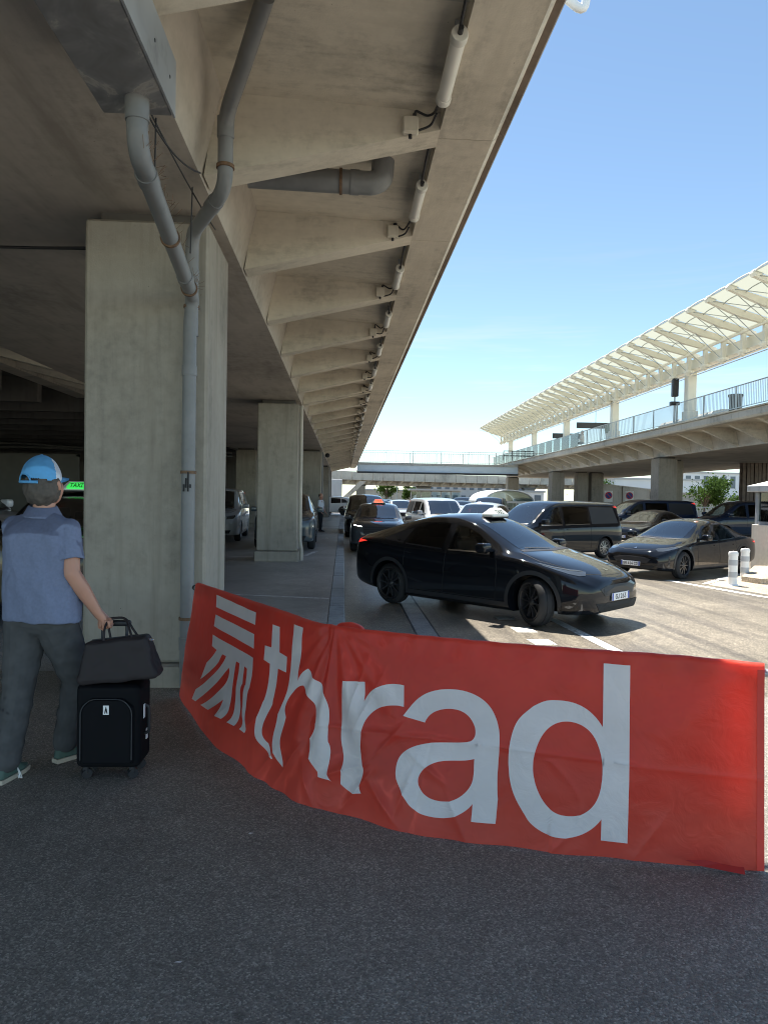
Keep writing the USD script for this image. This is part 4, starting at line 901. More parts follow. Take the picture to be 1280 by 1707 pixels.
def patch(caster, poly, o, u, v, d, off=.004, seg=.09, thick=0.):
    """A flat outline in the plane (o, u, v) thrown along d onto the body, lying just proud of it."""
    poly = poly if isinstance(poly, Polygon) else Polygon(poly)
    p, f = trimesh.creation.triangulate_polygon(poly.segmentize(seg), engine='earcut')
    p3 = np.c_[p, np.zeros(len(p))]
    p3, f = trimesh.remesh.subdivide_to_size(p3, f, seg * 1.6)
    o, u, v, d = map(lambda q: np.asarray(q, float), (o, u, v, d)); d = d / np.linalg.norm(d)
    O = o + p3[:, :1] * u + p3[:, 1:2] * v
    H = caster.cast(O, d); bad = np.isnan(H).any(1)
    m = trimesh.Trimesh(H - d * off, f, process=False)
    m.update_faces(~bad[f].any(1)); m.remove_unreferenced_vertices(); m.merge_vertices()
    if len(m.faces) and (m.face_normals @ d).mean() > 0: m.invert()
    return m
UX, UY, UZ = np.eye(3)
wheel_cache = {}
def wheel_meshes(R, W, rr, style):
    k = (R, W, rr, style)
    if k in wheel_cache: return wheel_cache[k]
    tyre = lathe([(rr, -W / 2 + .02), (rr + .02, -W / 2), (R - .05, -W / 2 + .003), (R - .018, -W / 2 + .03), (R - .001, -W / 2 + .055), (R, -.05), (R - .008, -.046), (R - .008, -.036), (R, -.032), (R, .032), (R - .008, .036), (R - .008, .046), (R, .05), (R - .001, W / 2 - .055), (R - .018, W / 2 - .03), (R - .05, W / 2 - .003), (rr + .02, W / 2), (rr, W / 2 - .02), (rr, -W / 2 + .02)], 48, 'y')
    barrel = lathe([(rr - .035, -W / 2 + .03), (rr + .001, -W / 2 + .015), (rr + .001, W / 2 - .012), (rr - .012, W / 2 - .008), (rr - .022, W / 2 - .02), (rr - .03, -W / 2 + .06)], 40, 'y')
    disc = lathe([(0, -.02), (rr - .03, -.03), (rr - .03, -.035), (0, -.035)], 32, 'y')
    sp = []; n = 10 if style != 'five' else 5
    yo = W / 2 - .03
    for i in range(n):
        a = 2 * np.pi * i / n
        wi, wo = (.020, .028) if n == 10 else (.05, .075)
        s = hullpts([(x, y + (-.012 if x > .1 else .0), z) for x, w2 in ((.045, wi), (rr - .01, wo)) for y in (yo - .04, yo) for z in (-w2 / 2 + (.02 if x > .1 else 0), w2 / 2 + (.02 if x > .1 else 0))])
        s.apply_transform(trimesh.transformations.rotation_matrix(a, [0, 1, 0])); sp.append(s)
    hub = lathe([(0, yo - .06), (.07, yo - .06), (.07, yo - .01), (.03, yo + .012), (0, yo + .012)], 24, 'y')
    wheel_cache[k] = (tyre, cat(barrel, *sp, hub), disc)
    return wheel_cache[k]
def rounded(x0, x1, y0, y1, z0, z1, r=.05): 
    b = Manifold.batch_hull([Manifold.sphere(r, 12).translate([x, y, z]) for x in (x0 + r, x1 - r) for y in (y0 + r, y1 - r) for z in (z0 + r, z1 - r)]); return tm(b)
body_cache = {}
def body_parts(kind):
    if kind in body_cache: return body_cache[kind]
    S = SPEC[kind]; outer = hullmesh(S); cast = Caster(outer); B = man(outer); P = {}
    xa = S['wb'] / 2; R = S['tyre']
    xe0, xe1 = (S['t'][-3, 0] if kind == 'van' else -1.75), S['wind'][0][0] - .02
    cav = man(hullmesh(S, .045, xe0 + .25, xe1, .42, 40))
    for x in (xa, -xa):
        for s in (-1, 1):
            c = lathe([(0, -.17), (R + .055, -.17), (R + .055, .25), (0, .25)], 44, 'y'); c.apply_translation([x, s * (S['track'] - .02 + .02 * s * s), R - .005])
            B = B - man(c)
    B = B - cav
    for poly in S['sides'][:2]: B = B - man(prism(Polygon(poly).buffer(-.012), -1.2, 1.2))
    wp = Polygon(S['wind']).buffer(-.015)
    B = B - man(prism(wp, S['wz'], 2.2, 'z'))
    P['body'] = tm(B)
    top = max(S['t'][:, 2]) + .3
    P['windscreen'] = patch(cast, S['wind'], (0, 0, top), UX, UY, -UZ)
    P['windscreen'].invert() if P['windscreen'].face_normals[:, 2].mean() < 0 else None
    P['side'] = {s: [patch(cast, q, (0, 2.0 * s, 0), UX, UZ, (0, -s, 0)) for q in S['sides']] for s in (-1, 1)}
    P['trim'] = {s: [patch(cast, LineString([q[-1], q[0]] if i == 0 else [q[0], q[-1]] if i == 1 else [q[0], q[-1]]).buffer(.011, cap_style='flat'), (0, 2.0 * s, 0), UX, UZ, (0, -s, 0), .009) for i, q in enumerate(S['sides'])] for s in (-1, 1)}
    fr = Polygon(unary_union([Polygon(q) for q in S['sides']]).buffer(.09).buffer(-.048).exterior); ins = unary_union([Polygon(q).buffer(.0) for q in S['sides']])
    g = fr.difference(ins); P['frame'] = {s: cat(*[patch(cast, q, (0, 2.0 * s, 0), UX, UZ, (0, -s, 0), .0025) for q in getattr(g, 'geoms', [g])]) for s in (-1, 1)} if kind != 'van' else None
    if S['rear']: P['rear'] = patch(cast, S['rear'], (0, 0, top), UX, UY, -UZ)
    seams = []
    zt_at = PchipInterpolator(S['t'][::-1, 0], S['t'][::-1, 4])
    for s in (-1, 1):
        for i, x in enumerate(S['doors']):
            zb = S['sill'] if abs(x + xa) > .55 else R + .34
            ln = LineString([(x + (.03 if i else 0), zt_at(x) + .02), (x + .02, .72), (x, zb)])
            seams.append(patch(cast, ln.buffer(.005, cap_style='flat'), (0, 2. * s, 0), UX, UZ, (0, -s, 0), .0025, .12))
        seams.append(patch(cast, LineString([(S['doors'][0], S['sill']), (S['doors'][-1] + .25, S['sill'])]).buffer(.005, cap_style='flat'), (0, 2. * s, 0), UX, UZ, (0, -s, 0), .0025, .12))
    hx = S['wind'][0][0] + .06; fx = S['t'][2, 0] - .04
    seams.append(patch(cast, LineString([(hx, -.74), (hx - .05 + .75 * (fx - hx) * .5, -.80 + .02), (fx - .10, -.62), (fx + .02, -.25), (fx + .03, 0), (fx + .02, .25), (fx - .10, .62), (hx - .05 + .75 * (fx - hx) * .5, .78), (hx, .74)]).buffer(.005), (0, 0, top), UX, UY, -UZ, .0025, .12))
    P['seams'] = cat(*[q for q in seams if len(q.faces)])
    P['cowl'] = patch(cast, Polygon([(S['wind'][0][0] - .02, -.64), (S['wind'][1][0], 0), (S['wind'][0][0] - .02, .64), (S['wind'][0][0] + .07, .66), (S['wind'][1][0] + .09, 0), (S['wind'][0][0] + .07, -.66)]), (0, 0, top), UX, UY, -UZ, .004, .12)
    P['sills'] = [patch(cast, Polygon([(-xa + R + .1, .24), (xa - R - .1, .24), (xa - R - .1, .31), (-xa + R + .1, .31)]), (0, 2. * s, 0), UX, UZ, (0, -s, 0), .003, .2) for s in (-1, 1)]
    # lights, grille, plate, by throwing outlines at the nose
    F = S['t'][0, 0]; z0 = S['t'][2, 2]
    def front(poly, off=.006): return patch(cast, poly, (F + 1.0, 0, 0), UY, UZ, (-1, 0, 0), off, .06)
    if kind in ('crossover', 'sedan'):
        dz = 0 if kind == 'crossover' else -.115
        hl = [(2.06, .50), (2.115, .60), (2.06, .70), (1.95, .785), (1.78, .842), (1.60, .868), (1.42, .862), (1.56, .825), (1.72, .765), (1.86, .68), (1.97, .575)]
        P['headlight'] = {s: patch(cast, [(a, b * s) for a, b in hl][::s], (0, 0, top), UX, UY, (-.0, -.25 * s * 0, -1), .005, .05) for s in (-1, 1)}
        dr = LineString([(2.03, .545), (1.92, .68), (1.72, .795), (1.52, .848)]).buffer(.008)
        P['lamp_strip'] = {s: patch(cast, affinity.scale(dr, 1, s, origin=(0, 0)), (0, 0, top), UX, UY, -UZ, .009, .05) for s in (-1, 1)}
        P['intake'] = [front(Polygon([(-.52, .27 + dz * .4), (.52, .27 + dz * .4), (.62, .40 + dz * .6), (-.62, .40 + dz * .6)]))]
        P['nose'] = front(Polygon([(-.42, .50 + dz), (.42, .50 + dz), (.52, .60 + dz), (.34, .645 + dz), (0, .655 + dz), (-.34, .645 + dz), (-.52, .60 + dz)]), .005)
        P['plate_z'] = .475 + dz
        P['emblem'] = patch(cast, unary_union([box2(2.06, 2.12, -.008, .008), box2(2.11, 2.125, -.035, .035)]), (0, 0, top), UX, UY, -UZ, .008, .05)
    else:
        q = z0 - .06
        hl = [(.50, q - .12), (.74, q - .10), (.80, q - .02), (.78, q + .03), (.54, q - .01)]
        P['headlight'] = {s: patch(cast, [(a * s, b) for a, b in hl][::s], (F + 1, 0, 0), UY, UZ, (-1, 0, 0), .006, .06) for s in (-1, 1)}
        dr = LineString([(.52, q - .03), (.76, q + .01)]).buffer(.012)
        P['lamp_strip'] = {s: patch(cast, affinity.scale(dr, s, 1, origin=(0, 0)), (F + 1, 0, 0), UY, UZ, (-1, 0, 0), .011, .06) for s in (-1, 1)}
        P['intake'] = [front(Polygon([(-.60, .30), (.60, .30), (.66, .42), (-.66, .42)])), front(Polygon([(-.46, q - .24), (.46, q - .24), (.47, q - .03), (-.47, q - .03)]))]
        P['bars'] = [front(box2(-.45, .45, q - .22 + .06 * i, q - .205 + .06 * i), .014) for i in range(3)]
        P['plate_z'] = q - .33
    P['arch'] = [patch(cast, Point(x, R).buffer(R + .115, 24).difference(Point(x, R - .005).buffer(R + .056, 24)).difference(box2(x - 2, x + 2, -1, .24)), (0, 2. * s, 0), UX, UZ, (0, -s, 0), .004, .08) for s in (-1, 1) for x in (xa, -xa)]
    b_ = S['t'][-1, 0]
    P['tail'] = {s: patch(cast, [(.52 * s, S['t'][-4, 2] - .20), (.86 * s, S['t'][-4, 2] - .19), (.86 * s, S['t'][-4, 2] - .10), (.52 * s, S['t'][-4, 2] - .13)][::s], (b_ - 1, 0, 0), UY, UZ, (1, .0, 0), .008, .06) for s in (-1, 1)}
    P['tail_side'] = {s: patch(cast, [(S['t'][-1, 0] + .06, S['t'][-4, 2] - .22), (S['t'][-1, 0] + .42, S['t'][-4, 2] - .16), (S['t'][-1, 0] + .12, S['t'][-4, 2] - .13)], (0, 2. * s, 0), UX, UZ, (0, -s, 0), .006, .06) for s in (-1, 1)}
    mx, mz = S['mir']; ws = S['t'][7, 5]
    P['mirror'] = {}
    for s in (-1, 1):
        sh = man(rounded(mx - .09, mx + .11, s * (ws + .16) - .10, s * (ws + .16) + .10, mz - .0, mz + .15, .045)) + man(hullpts([(mx - .03, s * (ws - .08), mz + .01), (mx + .05, s * (ws - .08), mz + .01), (mx - .03, s * (ws - .08), mz + .045), (mx + .05, s * (ws - .08), mz + .045), (mx - .02, s * (ws + .1), mz + .02), (mx + .05, s * (ws + .1), mz + .02), (mx - .02, s * (ws + .1), mz + .06), (mx + .05, s * (ws + .1), mz + .06)]))
        P['mirror'][s] = tm(sh)
    P['handle'] = {s: [patch(cast, LineString([(x - .11, S['hz']), (x + .08, S['hz'] + .005)]).buffer(.016), (0, 2. * s, 0), UX, UZ, (0, -s, 0), .012, .06) for x in S['hand']] for s in (-1, 1)}
    P['wiper'] = patch(cast, LineString([(S['wind'][1][0] - .02, .1), (S['wind'][0][0] - .02, -.5)]).buffer(.012), (0, 0, top), UX, UY, -UZ, .014, .08)
    # interior
    zf = .45; sx = .15 if kind != 'van' else 1.0; seat = []
    hh = S['mir'][1]
    for s in (-1, 1):
        seat.append(rounded(sx - .25, sx + .28, s * .37 - .25, s * .37 + .25, zf, zf + .22, .06))
        bk = rounded(-.07, .07, -.25, .25, 0, .60, .06); bk.apply_transform(trimesh.transformations.rotation_matrix(-.25, [0, 1, 0])); seat.append(moved(bk, (sx - .24, s * .37, zf + .15)))
        hr = rounded(-.05, .05, -.13, .13, 0, .18, .045); hr.apply_transform(trimesh.transformations.rotation_matrix(-.15, [0, 1, 0])); seat.append(moved(hr, (sx - .42, s * .37, zf + .76)))
    seat.append(rounded(sx - 1.1, sx - .65, -.6, .6, zf, zf + .25, .06)); bk = rounded(-.07, .07, -.6, .6, 0, .55, .06); bk.apply_transform(trimesh.transformations.rotation_matrix(-.3, [0, 1, 0])); seat.append(moved(bk, (sx - 1.12, 0, zf + .18)))
    for s in (-1, 1): seat.append(moved(rounded(-.05, .05, -.12, .12, 0, .16, .045), (sx - 1.33, s * .36, zf + .70)))
    P['seats'] = [cat(*seat[:3]), cat(*seat[3:6]), cat(*seat[6:])]
    dx = S['wind'][0][0]
    P['dash'] = rounded(dx - .45, dx - .04, -.68, .68, hh - .36, hh - .06, .06)
    w_ = trimesh.creation.torus(.17, .016, 24, 8); w_.apply_transform(trimesh.transformations.rotation_matrix(-1.2, [0, 1, 0])); P['steer'] = moved(w_, (sx + .42, .37, hh - .10))
    body_cache[kind] = P
    return P
def box2(x0, x1, y0, y1): return Polygon([(x0, y0), (x1, y0), (x1, y1), (x0, y1)])
def plate(parent, loc, text, tilt=0.):
    p = thing('number_plate', parent=parent, loc=loc)
    obj('plate', cbox(-.012, 0, -.26, .26, -.055, .055, .004), 'plate_white', p)
    for s in (-1, 1): obj('blue_band', box(.0005, .0015, s * .238 - .02, s * .238 + .02, -.053, .053), 'plate_blue', p)
    t = meshkit.text_mesh(text, .068, .0015, True); b = t.bounds; t.apply_translation([-(b[0][0] + b[1][0]) / 2, -(b[0][1] + b[1][1]) / 2, 0])
    t.apply_scale([min(1, .40 / (b[1][0] - b[0][0])), 1, 1]); v = t.vertices.copy(); t.vertices = np.stack([.001 + v[:, 2], v[:, 0], v[:, 1]], 1)
    obj('lettering', t, 'black_plastic', p)
def taxi_light(parent, loc, shell='taxi_shell', face='taxi_shell', text='TAXI', rear=False):
    t = thing('taxi_light', parent=parent, loc=loc)
    prof = [(-.10, 0), (.10, 0), (.09, .06), (.05, .115), (.0, .135), (-.06, .11), (-.10, .04)]
    m = tm(Manifold.batch_hull([Manifold.sphere(.03, 14).translate([x, y, z]) for x, y, z in ((-.09, -.20, .03), (-.09, .20, .03), (.09, -.20, .03), (.09, .20, .03), (0, -.13, .12), (0, .13, .12))]))
    obj('light_shell', m, shell, t, smooth=60)
    obj('foot', cbox(-.10, .10, -.24, .24, -.02, .012, .008), 'black_plastic', t)
    c = Caster(m); obj('light_face', patch(c, Polygon([(-.17, .02), (.17, .02), (.11, .13), (-.11, .13)]), (1, 0, 0), UY, UZ, (-1, 0, 0), .002, .05), face, t)
    if text:
        q = meshkit.text_mesh(text, .06, .002, True); b = q.bounds; q.apply_translation([-(b[0][0] + b[1][0]) / 2, 0, 0])
        v = q.vertices.copy(); q.vertices = np.stack([np.zeros(len(v)), v[:, 0], v[:, 1]], 1)
        H = c.cast(q.vertices + [1, 0, .055], np.array([-1., 0, 0])); q.vertices = np.where(np.isnan(H), q.vertices, H + [.004, 0, 0]); obj('lettering', q, 'taxi_text', t)
def car(kind, paint, label, catg, loc, heading, steer=0., plate_text=None, lit=False, rim='rim_black', taxi=None, group=None, tint='glass_tint', name=None, scale=None, detail=True):
    S, P = SPEC[kind], body_parts(kind)
    c = thing(name or {'crossover': 'black_crossover', 'sedan': 'sedan', 'van': 'passenger_van', 'suv': 'suv'}[kind], label, catg, loc, heading, group)
    if scale: UsdGeom.Xformable(c).AddScaleOp().Set(Gf.Vec3f(*scale))
    pm = 'car_' + paint
    obj('body', P['body'], pm, c, smooth=28)
    obj('windscreen', P['windscreen'], 'glass_wind', c, smooth=True)
    for s in (-1, 1):
        for i, m in enumerate(P['side'][s]): obj('side_window', m, ('glass_clear' if (i == 0) else tint) if i < 2 else 'black_plastic', c, smooth=True)
        if P['frame'] and detail: obj('window_frame', P['frame'][s], 'car_black', c, smooth=True)
        if detail:
            for m in P['trim'][s][:2]: obj('window_trim', m, 'chrome' if kind == 'van' or (kind == 'sedan') or m is P['trim'][s][0] else 'black_plastic', c)
        obj('headlight', P['headlight'][s], 'lens', c, smooth=True); obj('lamp_strip', P['lamp_strip'][s], 'lens_lit' if lit else 'lens_strip', c)
        obj('tail_light', P['tail'][s], 'tail_red', c); obj('tail_light', P['tail_side'][s], 'tail_red', c)
        mm = obj('door_mirror', P['mirror'][s], pm, c, smooth=40)
        if detail:
            for m in P['handle'][s]: obj('door_handle', m, pm, c)
    if P.get('rear') is not None: obj('rear_window', P['rear'], 'black_plastic', c, smooth=True)
    if detail: obj('panel_gaps', P['seams'], 'black_matte', c, kind='stuff'); obj('wiper', P['wiper'], 'black_matte', c)
    obj('cowl', P['cowl'], 'black_plastic', c); [obj('side_skirt', m, 'black_plastic', c) for m in P['sills']]; [obj('arch_trim', m, 'black_plastic' if kind != 'van' else pm, c) for m in P['arch'] if len(m.faces)]
    for m in P['intake']: obj('air_intake', m, 'black_matte', c)
    for m in P.get('bars', []): obj('grille_bar', m, 'chrome' if kind == 'van' else 'black_plastic', c)
    if 'nose' in P: obj('nose_panel', P['nose'], 'black_plastic', c); obj('emblem', P['emblem'], 'chrome', c)
    [obj('seat', m, 'seat', c, smooth=40) for m in P['seats']]; obj('dashboard', P['dash'], 'black_plastic', c, smooth=40); obj('steering_wheel', P['steer'], 'black_plastic', c, smooth=True)
    if detail: plate(c, (S['t'][0, 0] + .022, 0, P['plate_z']), plate_text or 'GB 520 TX')
    ty, ri, di = wheel_meshes(S['tyre'], S['tw'], S['rim'], 'ten')
    for x in (S['wb'] / 2, -S['wb'] / 2):
        for s in (-1, 1):
            w = thing('wheel', parent=c, loc=(x, s * S['track'], S['tyre']), rotz=(steer if x > 0 else 0) + (0 if s > 0 else math.pi))
            obj('tyre', ty, 'tyre', w, smooth=40); obj('rim', ri, rim, w, smooth=30); obj('brake_disc', di, 'dark_steel', w)
    if taxi: taxi(c, S)
    return c
def hd(dx, dy): return math.atan2(dy, dx)
# ------------------------------------------------------------------ the banner: top and bottom edge on the ground plan, print outlines in cloth coordinates
BS = [0, 0.14, 0.3, 0.46, 0.5, 0.57, 0.67, 0.76, 0.85, 0.91, 1]
BT = [[-1.175, 5.766, 0.9], [-0.762, 5.056, 0.9], [-0.397, 4.432, 0.9], [-0.107, 3.941, 0.9], [-0.04, 3.891, 0.9], [0.228, 3.731, 0.9], [0.511, 3.583, 0.9], [0.847, 3.434, 0.9], [1.247, 3.295, 0.9], [1.496, 3.212, 0.9], [1.887, 3.044, 0.9]]
BB = [[-1.301, 5.776, 0.01], [-0.852, 4.716, 0.01], [-0.505, 4.151, 0.01], [-0.203, 3.762, 0.01], [-0.098, 3.673, 0.01], [0.111, 3.538, 0.01], [0.453, 3.36, 0.01], [0.806, 3.246, 0.01], [1.197, 3.142, 0.01], [1.45, 3.082, 0.01], [1.891, 3.009, 0.01]]
PRINT = {
  'r': [[(0.5243,0.7269),(0.5522,0.7367),(0.5546,0.6283),(0.5552,0.6387),(0.5561,0.6489),(0.5571,0.6587),(0.5584,0.6682),(0.5598,0.6773),(0.5614,0.6859),(0.5632,0.6941),(0.5652,0.7018),(0.5673,0.709),(0.5697,0.7156),(0.5723,0.7216),(0.575,0.727),(0.5778,0.7319),(0.5808,0.7361),(0.5839,0.7397),(0.587,0.7428),(0.5903,0.7453),(0.5936,0.7472),(0.597,0.7486),(0.6005,0.7495),(0.6039,0.7498),(0.6074,0.7497),(0.6108,0.7491),(0.6141,0.748),(0.6175,0.6336),(0.6145,0.635),(0.6114,0.6359),(0.6082,0.6361),(0.6049,0.6358),(0.6016,0.6348),(0.5983,0.6333),(0.595,0.6311),(0.5918,0.6283),(0.5886,0.6248),(0.5855,0.6208),(0.5824,0.6161),(0.5795,0.6107),(0.5768,0.6048),(0.5741,0.5982),(0.5717,0.591),(0.5694,0.5833),(0.5673,0.5751),(0.5655,0.5665),(0.5639,0.5574),(0.5625,0.5479),(0.5613,0.5382),(0.5602,0.5281),(0.5594,0.5179),(0.5587,0.5075),(0.5581,0.497),(0.5577,0.4865),(0.5574,0.4759),(0.5572,0.4653),(0.5571,0.4547),(0.5571,0.4441),(0.5571,0.4335),(0.5572,0.423),(0.5573,0.4125),(0.5575,0.4021),(0.5576,0.3918),(0.5577,0.3816),(0.558,0.3748),(0.5583,0.3677),(0.5586,0.3603),(0.559,0.3527),(0.5595,0.345),(0.56,0.3371),(0.5605,0.3291),(0.5612,0.3212),(0.5619,0.3132),(0.5626,0.3052),(0.5634,0.2974),(0.5643,0.2896),(0.5651,0.2819),(0.5658,0.2741),(0.5664,0.2663),(0.5667,0.2585),(0.5668,0.2504),(0.5667,0.2423),(0.5664,0.234),(0.566,0.2256),(0.5656,0.2171),(0.5651,0.2085),(0.5646,0.1998),(0.5642,0.1911),(0.5639,0.1822),(0.5639,0.1734),(0.564,0.1645),(0.5645,0.1556),(0.5652,0.1466),(0.5664,0.1378),(0.5547,0.1304),(0.5527,0.1303),(0.5507,0.1306),(0.5487,0.1314),(0.5468,0.1326),(0.5448,0.1342),(0.543,0.1362),(0.5411,0.1387),(0.5392,0.1417),(0.5374,0.145),(0.5356,0.1488),(0.5338,0.1531),(0.5321,0.1578),(0.5318,0.1676),(0.5318,0.1785),(0.5319,0.1903),(0.5321,0.2027),(0.5325,0.2157),(0.5328,0.229),(0.5331,0.2426),(0.5333,0.2561),(0.5334,0.2694),(0.5333,0.2825),(0.5329,0.295),(0.5324,0.3072),(0.5317,0.3189),(0.5308,0.3303),(0.5299,0.3414),(0.5289,0.3524),(0.5279,0.3633),(0.527,0.3744),(0.5263,0.3858),(0.5258,0.3977),(0.5255,0.4101),(0.5253,0.423),(0.5252,0.4362),(0.5252,0.4497),(0.5252,0.4634),(0.5252,0.4772),(0.5251,0.4912),(0.525,0.5054),(0.5249,0.5197),(0.5247,0.5343),(0.5246,0.549),(0.5245,0.5639),(0.5243,0.5791),(0.5242,0.5945),(0.5241,0.6101),(0.524,0.626),(0.5239,0.6421),(0.5239,0.6585),(0.5239,0.6751),(0.524,0.6921),(0.5241,0.7093)]],
  'a': [[(0.618,0.5865),(0.6201,0.5981),(0.6223,0.6101),(0.6246,0.6224),(0.627,0.6348),(0.6295,0.6472),(0.6321,0.6593),(0.6349,0.6712),(0.6378,0.6824),(0.641,0.693),(0.6443,0.7028),(0.6477,0.7117),(0.6513,0.7197),(0.655,0.727),(0.6588,0.7334),(0.6627,0.7391),(0.6666,0.7441),(0.6705,0.7484),(0.6744,0.752),(0.6783,0.7549),(0.6822,0.7572),(0.686,0.7588),(0.6898,0.7599),(0.6936,0.7602),(0.6973,0.7599),(0.7009,0.7589),(0.7044,0.7573),(0.7079,0.7549),(0.7112,0.7518),(0.7145,0.748),(0.7176,0.7434),(0.7206,0.738),(0.7235,0.7319),(0.7262,0.7249),(0.7288,0.7171),(0.7312,0.7085),(0.7335,0.6991),(0.7355,0.6888),(0.7374,0.6777),(0.739,0.6661),(0.7405,0.6539),(0.7418,0.6413),(0.743,0.6286),(0.744,0.6157),(0.7448,0.6026),(0.7455,0.5895),(0.7461,0.5762),(0.7465,0.5628),(0.7468,0.5492),(0.7469,0.5354),(0.747,0.5214),(0.747,0.5071),(0.7469,0.4924),(0.7468,0.4774),(0.7466,0.462),(0.7464,0.446),(0.7461,0.4296),(0.7459,0.4126),(0.7457,0.395),(0.7455,0.3767),(0.7453,0.3577),(0.7452,0.3381),(0.7451,0.3176),(0.7452,0.2963),(0.7453,0.2742),(0.7455,0.2511),(0.7459,0.2272),(0.7437,0.1039),(0.7166,0.1037),(0.7178,0.1917),(0.7167,0.1844),(0.7154,0.1774),(0.7141,0.1706),(0.7126,0.164),(0.711,0.1576),(0.7094,0.1515),(0.7076,0.1457),(0.7058,0.1402),(0.7039,0.1349),(0.702,0.13),(0.7,0.1253),(0.698,0.1211),(0.6959,0.1171),(0.6938,0.1136),(0.6916,0.1104),(0.6894,0.1076),(0.6871,0.1052),(0.6848,0.1033),(0.6824,0.1018),(0.6799,0.1006),(0.6775,0.0998),(0.675,0.0994),(0.6724,0.0992),(0.6699,0.0993),(0.6674,0.0996),(0.6649,0.1001),(0.6624,0.1009),(0.6599,0.1021),(0.6575,0.1036),(0.6551,0.1055),(0.6528,0.1079),(0.6505,0.1108),(0.6483,0.1143),(0.6461,0.1184),(0.644,0.123),(0.642,0.1281),(0.6401,0.1338),(0.6383,0.14),(0.6366,0.1467),(0.6351,0.1538),(0.6336,0.1613),(0.6321,0.1691),(0.6307,0.1771),(0.6294,0.1851),(0.628,0.1932),(0.6265,0.2011),(0.625,0.2089),(0.6235,0.2165),(0.622,0.224),(0.6205,0.2317),(0.6192,0.2394),(0.618,0.2474),(0.6169,0.2558),(0.6162,0.2645),(0.6156,0.2735),(0.6152,0.2828),(0.615,0.2923),(0.6149,0.3019),(0.6149,0.3116),(0.6151,0.3212),(0.6154,0.3308),(0.6158,0.3403),(0.6165,0.3497),(0.6173,0.3589),(0.6184,0.3679),(0.6197,0.3765),(0.6213,0.3849),(0.623,0.3929),(0.625,0.4005),(0.6271,0.4077),(0.6294,0.4144),(0.6317,0.4207),(0.6342,0.4264),(0.6367,0.4318),(0.6393,0.4367),(0.642,0.4412),(0.6447,0.4455),(0.6475,0.4494),(0.6502,0.453),(0.653,0.4564),(0.6558,0.4595),(0.6586,0.4624),(0.6613,0.4651),(0.6641,0.4676),(0.6668,0.4698),(0.6694,0.4719),(0.6721,0.4738),(0.6746,0.4756),(0.6772,0.4772),(0.6798,0.4788),(0.6824,0.4802),(0.685,0.4817),(0.6876,0.4831),(0.6902,0.4846),(0.6929,0.486),(0.6956,0.4875),(0.6982,0.4891),(0.7008,0.4907),(0.7032,0.4924),(0.7056,0.4942),(0.7079,0.4962),(0.71,0.4983),(0.7119,0.5008),(0.7137,0.5039),(0.7152,0.5082),(0.7165,0.5137),(0.7176,0.5205),(0.7183,0.528),(0.7189,0.536),(0.7191,0.5441),(0.7191,0.5524),(0.719,0.5607),(0.7186,0.569),(0.7181,0.5772),(0.7174,0.5853),(0.7166,0.5932),(0.7156,0.6008),(0.7146,0.6081),(0.7134,0.615),(0.7122,0.6214),(0.7108,0.6274),(0.7093,0.6329),(0.7076,0.6378),(0.7059,0.6422),(0.7041,0.646),(0.7021,0.6492),(0.7,0.6518),(0.6979,0.6538),(0.6956,0.6551),(0.6933,0.6559),(0.6909,0.6562),(0.6885,0.6559),(0.6861,0.6552),(0.6836,0.654),(0.6812,0.6523),(0.6789,0.6502),(0.6765,0.6477),(0.6742,0.6447),(0.6719,0.6413),(0.6697,0.6375),(0.6675,0.6331),(0.6653,0.6283),(0.6633,0.6229),(0.6613,0.6169),(0.6594,0.6104),(0.6577,0.6031),(0.6562,0.5952),(0.6548,0.5866),(0.6536,0.5773),(0.6527,0.5671)], [(0.7187,0.4165),(0.717,0.4136),(0.7153,0.4109),(0.7135,0.4084),(0.7115,0.4061),(0.7095,0.404),(0.7075,0.402),(0.7053,0.4002),(0.7031,0.3985),(0.7008,0.3969),(0.6985,0.3954),(0.6961,0.394),(0.6937,0.3926),(0.6913,0.3912),(0.6888,0.3897),(0.6864,0.388),(0.6839,0.3862),(0.6814,0.3842),(0.679,0.3818),(0.6766,0.3792),(0.6742,0.3762),(0.6719,0.3728),(0.6696,0.369),(0.6674,0.3648),(0.6652,0.3601),(0.663,0.3549),(0.6609,0.3493),(0.659,0.3432),(0.6571,0.3367),(0.6553,0.3297),(0.6537,0.3222),(0.6522,0.3142),(0.651,0.306),(0.6499,0.2974),(0.6491,0.2888),(0.6485,0.2801),(0.6483,0.2716),(0.6483,0.2633),(0.6487,0.2552),(0.6492,0.2474),(0.65,0.2398),(0.651,0.2326),(0.6522,0.2257),(0.6536,0.2193),(0.6551,0.2132),(0.6567,0.2077),(0.6585,0.2028),(0.6604,0.1984),(0.6623,0.1945),(0.6643,0.1912),(0.6664,0.1885),(0.6686,0.1863),(0.6708,0.1846),(0.6731,0.1834),(0.6754,0.1827),(0.6776,0.1825),(0.6799,0.1828),(0.6822,0.1836),(0.6845,0.1849),(0.6868,0.1866),(0.689,0.1889),(0.6912,0.1916),(0.6934,0.1949),(0.6955,0.1987),(0.6975,0.203),(0.6995,0.2078),(0.7013,0.2131),(0.7031,0.2189),(0.7049,0.2251),(0.7065,0.2317),(0.7081,0.2385),(0.7096,0.2457),(0.711,0.2531),(0.7123,0.2608),(0.7135,0.2687),(0.7146,0.2769),(0.7155,0.2852),(0.7163,0.2938),(0.7169,0.3025),(0.7174,0.3114),(0.7177,0.3204),(0.718,0.3296),(0.7182,0.3389),(0.7183,0.3484),(0.7184,0.3579),(0.7184,0.3675),(0.7184,0.3772),(0.7184,0.387),(0.7185,0.3968),(0.7186,0.4067)]],
